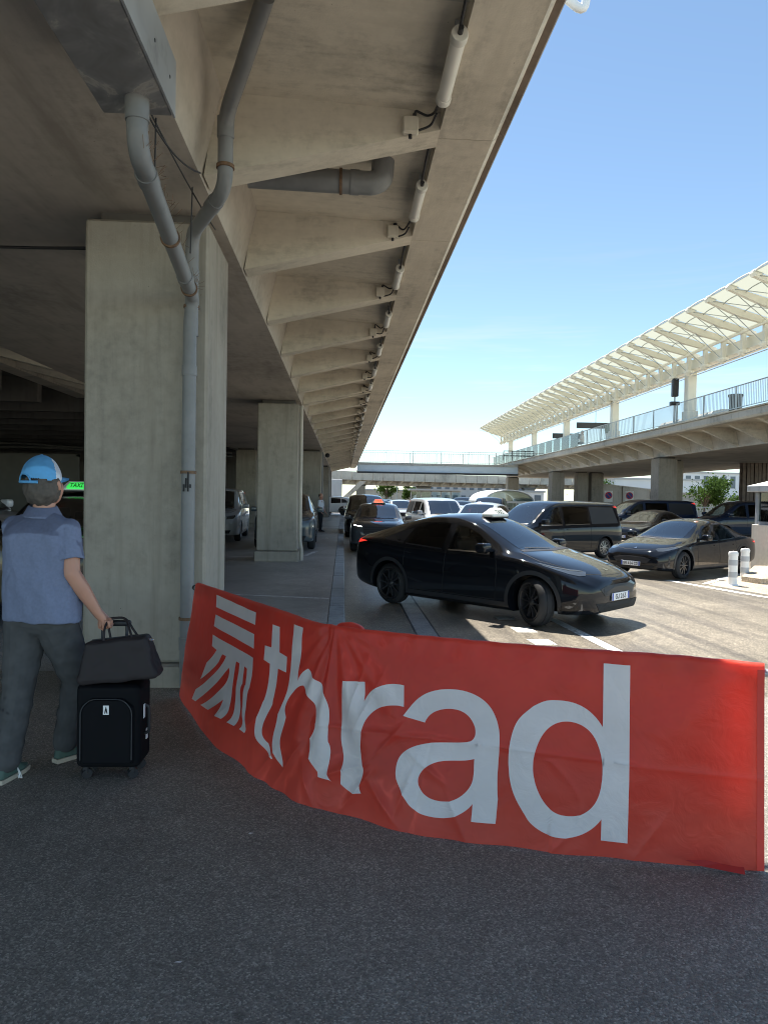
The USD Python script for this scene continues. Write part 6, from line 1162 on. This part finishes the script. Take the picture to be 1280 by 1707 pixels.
car('van', 'navy', 'right one of the two long dark vans in front of the timber screen', 'van', (19.6, 33.6, ROAD), hd(-1, -.06))
car('van', 'navy', 'left one of the two long dark vans behind the black sedans', 'van', (15.6, 36.0, ROAD), hd(-1, -.10))
car('suv', 'dark_grey', 'dark grey taxi SUV facing the camera with its headlight on, in the kerb lane', 'car', (1.25, 24.9, ROAD), hd(-.05, -1), plate_text='GA 118 TX', lit=True, taxi=roof_light(.0, 'taxi_shell', 'red_lamp', 'TAXI'), scale=(1, 1, .96), name='taxi_suv')
car('van', 'black', 'black van queued behind the dark grey taxi SUV in the kerb lane', 'van', (1.05, 33.5, ROAD), hd(.0, -1), detail=False)
car('van', 'silver', 'silver van with sun glinting on its windscreen, left of the turning taxi roof', 'van', (4.15, 31.2, ROAD), hd(.12, -1), scale=(1, 1, .95))
car('sedan', 'silver', 'silver sedan queued between the silver van and the light blue car', 'car', (5.95, 36.5, ROAD), hd(-.02, -1), detail=False)
car('suv', 'silver', 'pale silver-blue car just left of the black passenger van', 'car', (5.35, 27.2, ROAD), hd(-.45, -.9))
car('suv', 'slate', 'slate coloured SUV parked on the pavement behind the second column', 'car', (-1.78, 23.4, 0), hd(.02, -1), plate_text='FH 907 KM', scale=(1, 1, 1.06), name='parked_suv')
car('van', 'silver', 'silver people carrier seen past the edge of the nearest column', 'van', (-4.62, 27.0, 0), hd(.06, -1), rim='rim_silver', name='people_carrier')
car('suv', 'black', 'black taxi with a lit green roof sign under the viaduct behind the man', 'car', (-4.2, 11.6, 0), hd(.02, -1), name='taxi', taxi=lambda c, S: taxi_light(c, (.05, 0, 1.665), 'taxi_shell', 'taxi_green', 'TAXI'))
car('suv', 'bronze', 'dark bronze car with chrome window line at the left picture edge', 'car', (-6.2, 9.3, 0), hd(.98, .2), scale=(1, 1, 1.06))
car('van', 'white', 'white van in the dark hall beyond the bronze car', 'van', (-8.3, 13.8, 0), hd(.99, -.1), scale=(1, 1, 1.12))
far = [('suv', 'black', 2.0, 41, 0), ('suv', 'silver', 3.6, 44, .05), ('sedan', 'navy', 5.6, 47, 0), ('suv', 'dark_grey', 7.6, 45, -.1), ('van', 'black', 8.4, 40, -.3), ('sedan', 'silver', 1.2, 48, 0), ('suv', 'navy', 3.1, 53, 0), ('sedan', 'black', 5.2, 55, 0), ('suv', 'silver', 7.2, 53, 0), ('van', 'black', 9.6, 56, -.2), ('suv', 'dark_grey', 1.6, 57, 0), ('van', 'silver', 11.6, 60, -.2), ('suv', 'white', -1.2, 62, 0.3)]
colw = dict(black='black', silver='silver', white='white', navy='dark blue', dark_grey='dark grey'); kw = dict(suv='SUV', sedan='sedan', van='van')
wh = ['nearest to the kerb-lane black van', 'behind the silver van', 'in the third row behind the silver sedan', 'behind the pale silver-blue car', 'far behind the black passenger van', 'far along the kerb lane', 'in the second far row left of the shelters', 'in the far row before the broad ramp column', 'in the far row right of the black sedan', 'standing far away near the vaulted shelter', 'last one along the kerb lane', 'right beside the vaulted shelter', 'crossing at the far end of the pavement']
for (k, p, x, y, h), w in zip(far, wh):
    car(k, p, f'distant {colw[p]} {kw[k]} {w}', 'car' if k != 'van' else 'van', (x, y, ROAD if x > 0 else 0), hd(h, -1) if x > 0 else hd(-1, .1), group='cars queuing in the distance', detail=False)

# ------------------------------------------------------------------ people
def foot(heel, ang, name='shoe', parent=None, up='shoe_green', sole='shoe_sole', k=1.0):
    c, s = math.cos(ang), math.sin(ang)
    def T(p): return [(heel[0] + k * (x * c - y * s), heel[1] + k * (x * s + y * c), heel[2] + k * z) for x, y, z in p]
    solep = [(x, y, z) for z in (0.004, .03) for x, y in ((-.02, -.028), (-.02, .028), (.05, -.036), (.05, .036), (.18, -.048), (.18, .046), (.25, -.034), (.25, .03), (.275, 0))]
    upper = [(-.015, -.025, .03), (-.015, .025, .03), (.0, -.025, .10), (.0, .025, .10), (.09, -.03, .105), (.09, .03, .105), (.15, -.04, .075), (.15, .04, .075), (.24, -.03, .045), (.24, .028, .045), (.265, 0, .035), (.18, -.044, .03), (.18, .042, .03)]
    f = thing(name, parent=parent); m = tm(man(hullpts(T(upper))).refine_to_length(.02)); m.merge_vertices(); trimesh.smoothing.filter_taubin(m, iterations=4)
    obj('upper', m, up, f, smooth=True); obj('sole', hullpts(T(solep)), sole, f)
def fingers(base, across, down, inward, n=4, r=.0088, gap=.019):
    """Four curled fingers: a row of knuckles along 'across', each going down, then curling inward round a grip."""
    out = []; b, a, d, w = (np.asarray(q, float) for q in (base, across, down, inward))
    for i in range(n):
        k = b + a * gap * (i - 1.5); Lf = (.92, 1.05, 1.0, .82)[i]
        p = [k, k + d * .034 * Lf + w * .004, k + d * .046 * Lf + w * .030 * Lf, k + d * .030 * Lf + w * .050 * Lf]
        out += [(p[0], r * 1.1, p[1], r), (p[1], r, p[2], r * .95), (p[2], r * .95, p[3], r * .85)]
    return out
man_ = thing('person', 'man in blue cap, blue shirt and grey jeans, back turned, pulling a black suitcase', 'person')
f_ = np.array([.33, .944, 0]); r_ = np.array([.944, -.33, 0])
HX, HY = -1.735, 4.22
sR, sL = np.array([-1.568, 4.17, 1.425]), np.array([-1.905, 4.25, 1.43])
eR, wR, hR = np.array([-1.528, 4.12, 1.175]), np.array([-1.415, 4.20, .945]), np.array([-1.378, 4.225, .885])
eL, wL = np.array([-1.905, 4.40, 1.17]), np.array([-1.80, 4.56, 1.06])
hipL, hipR = np.array([-1.830, 4.245, .90]), np.array([-1.655, 4.20, .90])
kL, aL = np.array([-1.855, 4.20, .50]), np.array([-1.872, 4.09, .10])
kR, aR = np.array([-1.595, 4.40, .50]), np.array([-1.665, 4.40, .10])
neck = np.array([-1.735, 4.22, 1.50]); hc = np.array([-1.725, 4.235, 1.69])
bones = [(neck, .062, hc - [0, 0, .07], .058), (hc - f_ * .02, .090, hc + [0, 0, .035] - f_ * .01, .086), (hc + f_ * .045 - [0, 0, .03], .068, hc + f_ * .05 - [0, 0, .075], .052),
    (hc + f_ * .105 - [0, 0, .012], .013, hc + f_ * .112 - [0, 0, .035], .016), (hc + r_ * .09 - f_ * .01, .018, hc + r_ * .094 - [0, 0, .03], .013), (hc - r_ * .09 - f_ * .01, .018, hc - r_ * .094 - [0, 0, .03], .013),
    (sR - [0, 0, .02], .05, sL - [0, 0, .02], .05), (sR, .058, eR, .043), (eR, .045, lerp(eR, wR, .35), .046), (lerp(eR, wR, .35), .046, wR, .029), (sL, .058, eL, .043), (eL, .043, wL, .028), (wL, .03, wL + f_ * .08, .022),
    (neck - [0, 0, .10], .075, (hipL + hipR) / 2 + [0, 0, .12], .13), (hipL, .09, kL, .055), (kL, .055, aL, .04), (hipR, .09, kR, .055), (kR, .055, aR, .04),
    (wR, .029, hR + [0, 0, .008], .030), (hR - r_ * .0 + [-.014, 0, .0], .026, hR + [.026, -.012, .002], .024)]
acr = np.array([.93, -.36, 0.0]); bones += fingers(hR + np.array([.006, -.026, .006]), acr, np.array([.06, -.12, -.98]), np.array([.20, .95, .1]))
bones += [(hR + [-.03, -.0, -.005], .0115, hR + [-.034, .012, -.035], .0105), (hR + [-.034, .012, -.035], .0105, hR + [-.012, .022, -.052], .009)]
obj('body', chain(bones, .011, 5), 'skin', man_, smooth=True)
# shirt
tor = Manifold.batch_hull([Manifold.sphere(r0, 24).translate(list(map(float, p))) for p, r0 in ((sR + [-.035, 0, -.005], .075), (sL + [.035, 0, -.005], .075), (neck + [0, 0, -.03], .07), (np.array([-1.80, 4.20, 1.22]), .138), (np.array([-1.665, 4.19, 1.22]), .136), (np.array([-1.83, 4.165, 1.36]), .10), (np.array([-1.64, 4.15, 1.36]), .10))])
low = Manifold.batch_hull([Manifold.sphere(r0, 24).translate(list(map(float, p))) for p, r0 in ((np.array([-1.80, 4.20, 1.22]), .140), (np.array([-1.665, 4.20, 1.22]), .136), (np.array([-1.82, 4.24, 1.0]), .133), (np.array([-1.635, 4.17, 1.0]), .133), (np.array([-1.82, 4.24, .86]), .138), (np.array([-1.635, 4.17, .86]), .138))])
slv = []
for s0, e in ((sR, eR), (sL, eL)):
    d = (e - s0) / np.linalg.norm(e - s0); hl = Manifold.batch_hull([Manifold.sphere(.070, 20).translate(list(map(float, s0))), Manifold.sphere(.075, 20).translate(list(map(float, lerp(s0, e, .9))))])
    slv.append(hl.trim_by_plane(tuple(-d), float(-d @ lerp(s0, e, .70))))
slv.append(Manifold.batch_hull([Manifold.sphere(.078, 20).translate(list(map(float, neck + [0, 0, -.012]))), Manifold.sphere(.09, 20).translate(list(map(float, neck + [0, 0, -.08])))]))
sh_ = Manifold.batch_boolean([tor, low] + slv, manifold3d.OpType.Add)
sh_ = sh_.trim_by_plane((0, 0, 1), .898)
sh_ = sh_.refine_to_length(.014); shm = tm(sh_); shm.merge_vertices(); trimesh.smoothing.filter_taubin(shm, iterations=14)
v = shm.vertices; nrm = shm.vertex_normals
rdg = np.abs(meshkit.fbm(v * [12, 12, 7] + 4.2, 3, 12) - .5)
fold = -.045 * np.clip(.09 - rdg, 0, 1) * (.4 + .6 * np.exp(-((v[:, 2] - 1.1) / .2) ** 2)) * 1.5 + .008 * np.sin(v[:, 0] * 46 + v[:, 2] * 13 + 3.0 * meshkit.fbm(v * 5, 2, 1)) * np.exp(-((v[:, 0] + 1.62) / .16) ** 2) * np.exp(-((v[:, 2] - 1.15) / .25) ** 2) + .014 * (meshkit.fbm(v * [9, 9, 4.5], 3, 2) - .5) + .010 * (meshkit.fbm(v * [22, 22, 9], 2, 6) - .5)
hemf = np.exp(-((v[:, 2] - .90) / .06) ** 2); shm.vertices = v + nrm * (fold * (1 - .3 * hemf))[:, None] + np.array([0, 0, 1.]) * (.004 * np.sin(v[:, 0] * 30) * hemf)[:, None]
obj('shirt', shm, 'shirt_blue', man_, smooth=True)
cpr = [(.066, .062), (.070, .070), (.078, .066), (.104, .018), (.106, .010), (.098, .012), (.070, .05), (.066, .062)]
cl_ = lathe(cpr, 40); k_ = cl_.vertices.copy(); cl_.vertices = k_ * [1, .98, 1] + np.array([0, 0, 1.]) * (.012 * np.sin(np.arctan2(k_[:, 1], k_[:, 0]) * 1 - .4))[:, None] + neck + [0, 0, -.012]
obj('collar', cl_, 'shirt_blue', man_, smooth=50)
yk = np.array([[-1.93 + .40 * t, 0, 1.335 - .004 * math.sin(9 * t)] for t in np.linspace(0, 1, 24)])
# trousers
tb = [(hipL + [.01, .0, .02], .135, hipR + [-.01, 0, .02], .135), (hipL, .125, kL, .088), (kL, .088, aL + [0, 0, .02], .072), (hipR, .125, kR, .088), (kR, .088, aR + [0, 0, .02], .072)]
trm = chain(tb, .016, 8); v = trm.vertices; n_ = trm.vertex_normals
trm.vertices = v + n_ * (.018 * (meshkit.fbm(v * [14, 14, 20], 3, 8) - .5) + .012 * (meshkit.fbm(v * [8, 8, 34], 2, 3) - .5) * np.exp(-((v[:, 2] - .25) / .25) ** 2))[:, None]
obj('jeans', trm, 'jeans_grey', man_, smooth=True)
foot((aL[0] - .012, aL[1] - .05, 0.0), 1.42, 'shoe', man_, k=.95); foot((aR[0] - .03, aR[1] - .04, 0.0), .95, 'shoe', man_)
obj('shoe_lace', cat(*[tube(bend([(aL[0] + .045, aL[1] + .02, .085), (aL[0] + .075, aL[1] - .005, .06 - .012 * k), (aL[0] + .09 - .012 * k, aL[1] + .0, .012), (aL[0] + .06, aL[1] + .01, .03)], .02), .0022, 6) for k in range(3)]), 'white_paint', man_)
# hair and cap
hair = ellipsoid(hc - f_ * .020 - [0, 0, .030], (.101, .102, .112), 4); hv = hair.vertices; keep = None
hair.vertices = hv + hair.vertex_normals * (.030 * (meshkit.fbm(hv * [30, 30, 18], 3, 2) - .45))[:, None]
hb2 = man(hair).trim_by_plane((-f_[0], -f_[1], .15), float(-(f_ @ (hc + f_ * .035)))) if False else None
front_cut = hair.vertices @ f_ > float(hc @ f_) + .03; hair.update_faces(~front_cut[hair.faces].any(1)); hair.remove_unreferenced_vertices()
obj('hair', hair, 'hair_grey', man_, smooth=True)
cap = thing('cap', parent=man_)
crown = ellipsoid((0, 0, 0), (.110, .105, .138), 4); cv_ = crown.vertices
sel = (cv_[:, 2] < -.012 - .012 * cv_[:, 0] / .1)
opening = (cv_[:, 0] < -.05) & (((cv_[:, 1] / .058) ** 2 + ((cv_[:, 2] + .012) / .042) ** 2) < 1)
pale = cv_[:, 0] > .03
seamd = .0025 * np.exp(-(np.abs(((np.arctan2(cv_[:, 1], cv_[:, 0]) / (np.pi / 3)) % 1) - .5) - .5) ** 2 / .0012)
crown.vertices = cv_ + crown.vertex_normals * (.006 * (meshkit.fbm(cv_ * 14, 2, 4) - .5) - seamd)[:, None]
fs = crown.faces; bad = sel[fs].any(1) | opening[fs].all(1); pl_ = pale[fs].all(1)
ca = math.atan2(f_[1] * .8, f_[0] + .30); cpos = (hc[0] - .018, hc[1] - .015, hc[2] + .022)
def part_of(mask):
    q = crown.copy(); q.update_faces(mask); q.remove_unreferenced_vertices(); return moved(q, cpos, ca)
obj('crown', part_of(~bad & ~pl_), 'cap_blue', cap, smooth=True); obj('front_panel', part_of(~bad & pl_), 'cap_pale', cap, smooth=True)
obj('back_strap', moved(tube(np.array([(.1105 * math.cos(t), .1055 * math.sin(t), -.018) for t in np.linspace(2.2, 4.08, 20)]), .009, 8), cpos, ca), 'cap_blue', cap, smooth=True)
obj('opening_trim', moved(tube(np.array([(-.1115 * math.sqrt(max(0, 1 - (math.cos(t) * .058 / .112) ** 2 - (max(0, math.sin(t)) * .05 / .138) ** 2)), .058 * math.cos(t), -.016 + .044 * math.sin(t)) for t in np.linspace(0, np.pi, 18)]), .005, 6), cpos, ca), 'cap_blue', cap, smooth=True)
br = []
for t in np.linspace(-1.15, 1.15, 22):
    for q in (1.0, .75, .5, .25, 0.0): br.append((.085 * math.cos(t) + (.015 + .062 * math.cos(t * 1.2)) * q * 1.0, .100 * math.sin(t) * (1 - .10 * q), .018 - .030 * math.sin(t) ** 2 - .008 * q))
b_i = (np.arange(21)[:, None] * 5 + np.arange(4)).ravel(); brm = trimesh.Trimesh(br, np.vstack([np.stack([b_i, b_i + 5, b_i + 6], 1), np.stack([b_i, b_i + 6, b_i + 1], 1)]), process=False)
br2 = brm.copy(); br2.vertices = br2.vertices - [0, 0, .006]; br2.invert(); obj('brim', moved(cat(brm, br2), cpos, ca), 'cap_blue', cap, smooth=True)
obj('button', moved(ellipsoid((0, 0, .139), (.009, .009, .005), 2), cpos, ca), 'cap_blue', cap)
# suitcase
sc = thing('suitcase', 'black upright wheeled suitcase with small white logo tag beside the man', 'suitcase', (-1.312, 4.20, 0))
obj('shell', tm(Manifold.batch_hull([Manifold.sphere(.035, 16).translate([x, y, z]) for x in (-.145, .145) for y in (-.085, .085) for z in (.105, .515)])), 'suitcase_black', sc, smooth=50)
obj('front_pocket', tm(Manifold.batch_hull([Manifold.sphere(.02, 14).translate([x, y, z]) for x in (-.125, .125) for y in (-.125, -.09) for z in (.12, .42)] + [Manifold.sphere(.02, 14).translate([x, y, .455]) for x in (-.08, .08) for y in (-.12, -.09)])), 'suitcase_black', sc, smooth=50)
obj('zip', tube(bend([(-.142, -.148, .13), (-.142, -.148, .42), (-.09, -.146, .475), (.09, -.146, .475), (.142, -.148, .42), (.142, -.148, .13)], .04), .003, 6), 'dark_steel', sc)
tg = thing('logo_tag', parent=sc); obj('tag', box(-.016, .016, -.1485, -.146, .388, .44), 'plate_white', tg)
obj('emblem', cat(prism([(-.004, .425), (.004, .425), (.009, .395), (.004, .395), (0, .41), (-.004, .395), (-.009, .395)], -.1495, -.1486), box(-.002, .002, -.1496, -.1487, .42, .434)), 'black_matte', tg)
for sx in (-.13, .13):
    for sy in (-.075, .075):
        w = thing('wheel', parent=sc, loc=(sx, sy, 0)); obj('fork', cbox(-.016, .016, -.02, .02, .03, .075, .005), 'black_plastic', w); obj('castor', moved(lathe([(0, -.02), (.028, -.02), (.03, 0), (.028, .02), (0, .02)], 18, 'y'), (0, 0, .031), .6), 'black_plastic', w)
for sx in (-.09, .05): obj('handle_rod', tube([(sx, .06, .52), (sx, .06, .86)], .009, 10), 'dark_steel', sc)
obj('grip', rounded(-.115, .075, .045, .08, .852, .888, .014), 'black_plastic', sc, smooth=50)
obj('side_tag', cat(cbox(.182, .186, -.06, -.03, .34, .42, .001), box(.182, .186, .0, .03, .20, .26)), 'plate_white', sc)
obj('side_handle', tube(bend([(.178, -.02, .24), (.205, -.02, .25), (.205, -.02, .40), (.178, -.02, .41)], .02), .009, 8), 'black_plastic', sc)
bg = thing('duffel_bag', 'dark brown holdall sitting on top of the suitcase, straps in the hand of the man', 'bag', (-1.255, 4.165, .558))
bm_ = tm(Manifold.batch_hull([Manifold.sphere(.03, 16).translate([x, y, z]) for x, y, z in ((-.20, -.07, .02), (-.20, .05, .02), (.19, -.07, .05), (.19, .05, .05), (-.17, -.04, .20), (-.17, .02, .20), (.125, -.04, .235), (.125, .02, .235))]).refine_to_length(.012)); bm_.merge_vertices()
bv = bm_.vertices; bm_.vertices = bv + bm_.vertex_normals * (.020 * (meshkit.fbm(bv * [10, 10, 14], 3, 5) - .5))[:, None]
obj('bag_body', bm_, 'bag_brown', bg, smooth=True)
for sy, k in ((-.045, 0), (.03, 1)):
    pth = bend([(-.095 + .02 * k, sy, .21), (-.10, sy + .02, .30), (-.10, .06, .345), (.0, .05, .355), (.055, sy + .01, .27), (.075 + .02 * k, sy, .225)], .04, 6)
    s_ = tube(pth, .007, 8); obj('strap', s_, 'bag_brown', bg, smooth=True)
obj('bag_zip', tube([(-.17, -.01, .232), (.13, -.01, .266)], .004, 6), 'dark_steel', bg)
obj('strap_ring', moved(trimesh.creation.torus(.016, .003, 16, 6), (.165, -.03, .24)), 'chrome', bg)

def simple_person(label, loc, rot, shirt, trouser, seated=False, group=None, hair='hair_grey', bust=False):
    p = thing('person', label, 'person', loc, rot, group); sh = 0 if not seated else -.42
    H = np.array([0, 0, 1.62 + sh]); N_ = np.array([0, 0, 1.46 + sh]); A = lambda *q: np.array(q, float)
    sr, sl = A(0, -.18, 1.40 + sh), A(0, .18, 1.40 + sh); er, el = A(.02, -.24, 1.12 + sh), A(.02, .24, 1.12 + sh); wr_, wl = A(.14, -.22, .90 + sh), A(.14, .22, .90 + sh)
    if seated: wr_, wl = A(.30, -.15, 1.1 + sh), A(.30, .15, 1.1 + sh)
    hr, hl = A(0, -.09, .90 + sh), A(0, .09, .90 + sh)
    if seated: kr, kl, ar, al = A(.42, -.10, .50), A(.42, .10, .50), A(.45, -.10, .08), A(.45, .10, .08)
    else: kr, kl, ar, al = A(.03, -.10, .48), A(-.02, .10, .48), A(.06, -.10, .06), A(-.07, .10, .06)
    bones = [(H, .09, H + [.01, 0, .06], .09), (H + [.05, 0, -.04], .06, H + [.05, 0, -.07], .05), (H + [.10, 0, 0], .014, H + [.105, 0, -.02], .016), (N_, .055, H, .05), (N_ - [0, 0, .1], .09, (hr + hl) / 2, .1), (sr, .05, er, .04), (er, .04, wr_, .028), (sl, .05, el, .04), (el, .04, wl, .028)]
    for w_ in (wr_, wl): bones += [(w_, .028, w_ + [.05, 0, -.05], .024)] + [(w_ + [.05, .012 * (i - 1.5), -.05], .008, w_ + [.085, .014 * (i - 1.5), -.09], .007) for i in range(4)]
    if not bust: bones += [(hr, .08, kr, .05), (kr, .05, ar, .035), (hl, .08, kl, .05), (kl, .05, al, .035)]
    obj('body', chain(bones, .02, 4), 'skin', p, smooth=True)
    obj('shirt', chain([(sr + [0, .03, 0], .07, sl - [0, .03, 0], .07), (A(0, -.07, 1.30 + sh), .115, A(0, -.06, .95 + sh), .115), (A(0, .07, 1.30 + sh), .115, A(0, .06, .95 + sh), .115), (sr, .062, lerp(sr, er, .75), .055), (sl, .062, lerp(sl, el, .75), .055)], .025, 6), shirt, p, smooth=True)
    if not bust:
        obj('trousers', chain([(hr, .11, hl, .11), (hr, .105, kr, .07), (kr, .07, ar + [0, 0, .03], .05), (hl, .105, kl, .07), (kl, .07, al + [0, 0, .03], .05)], .025, 6), trouser, p, smooth=True)
        for a in (ar, al): foot((a[0] - .05, a[1], 0), 0, 'shoe', p, 'black_plastic', 'black_matte', .95)
    hh = ellipsoid(H + [-.015, 0, .045], (.10, .095, .09), 3); k = hh.vertices[:, 0] > H[0] + .055; hh.update_faces(~k[hh.faces].any(1)); hh.remove_unreferenced_vertices(); obj('hair', hh, hair, p, smooth=True)
    return p
simple_person('man in a white shirt standing beside a far column on the pavement', (-1.02, 33.0, 0), -.4, 'shirt_white', 'dark_cloth')
sp_ = rplace(.85, 26.6); simple_person('person in pale clothes seated behind the glass parapet on the station deck', (sp_[0], sp_[1], sp_[2] - .05), 2.6, 'box_cream', 'jeans_grey', True)
q = -2.546; dl = np.array([math.cos(q), math.sin(q), 0]); ll = np.array([-math.sin(q), math.cos(q), 0]); dp = np.array([8.59, 17.49, ROAD]) + dl * .02 + ll * .37
simple_person('driver in dark clothes at the wheel of the black sedan by the bollards', (dp[0], dp[1], ROAD - .02), q, 'dark_cloth', 'dark_cloth', True, bust=True)
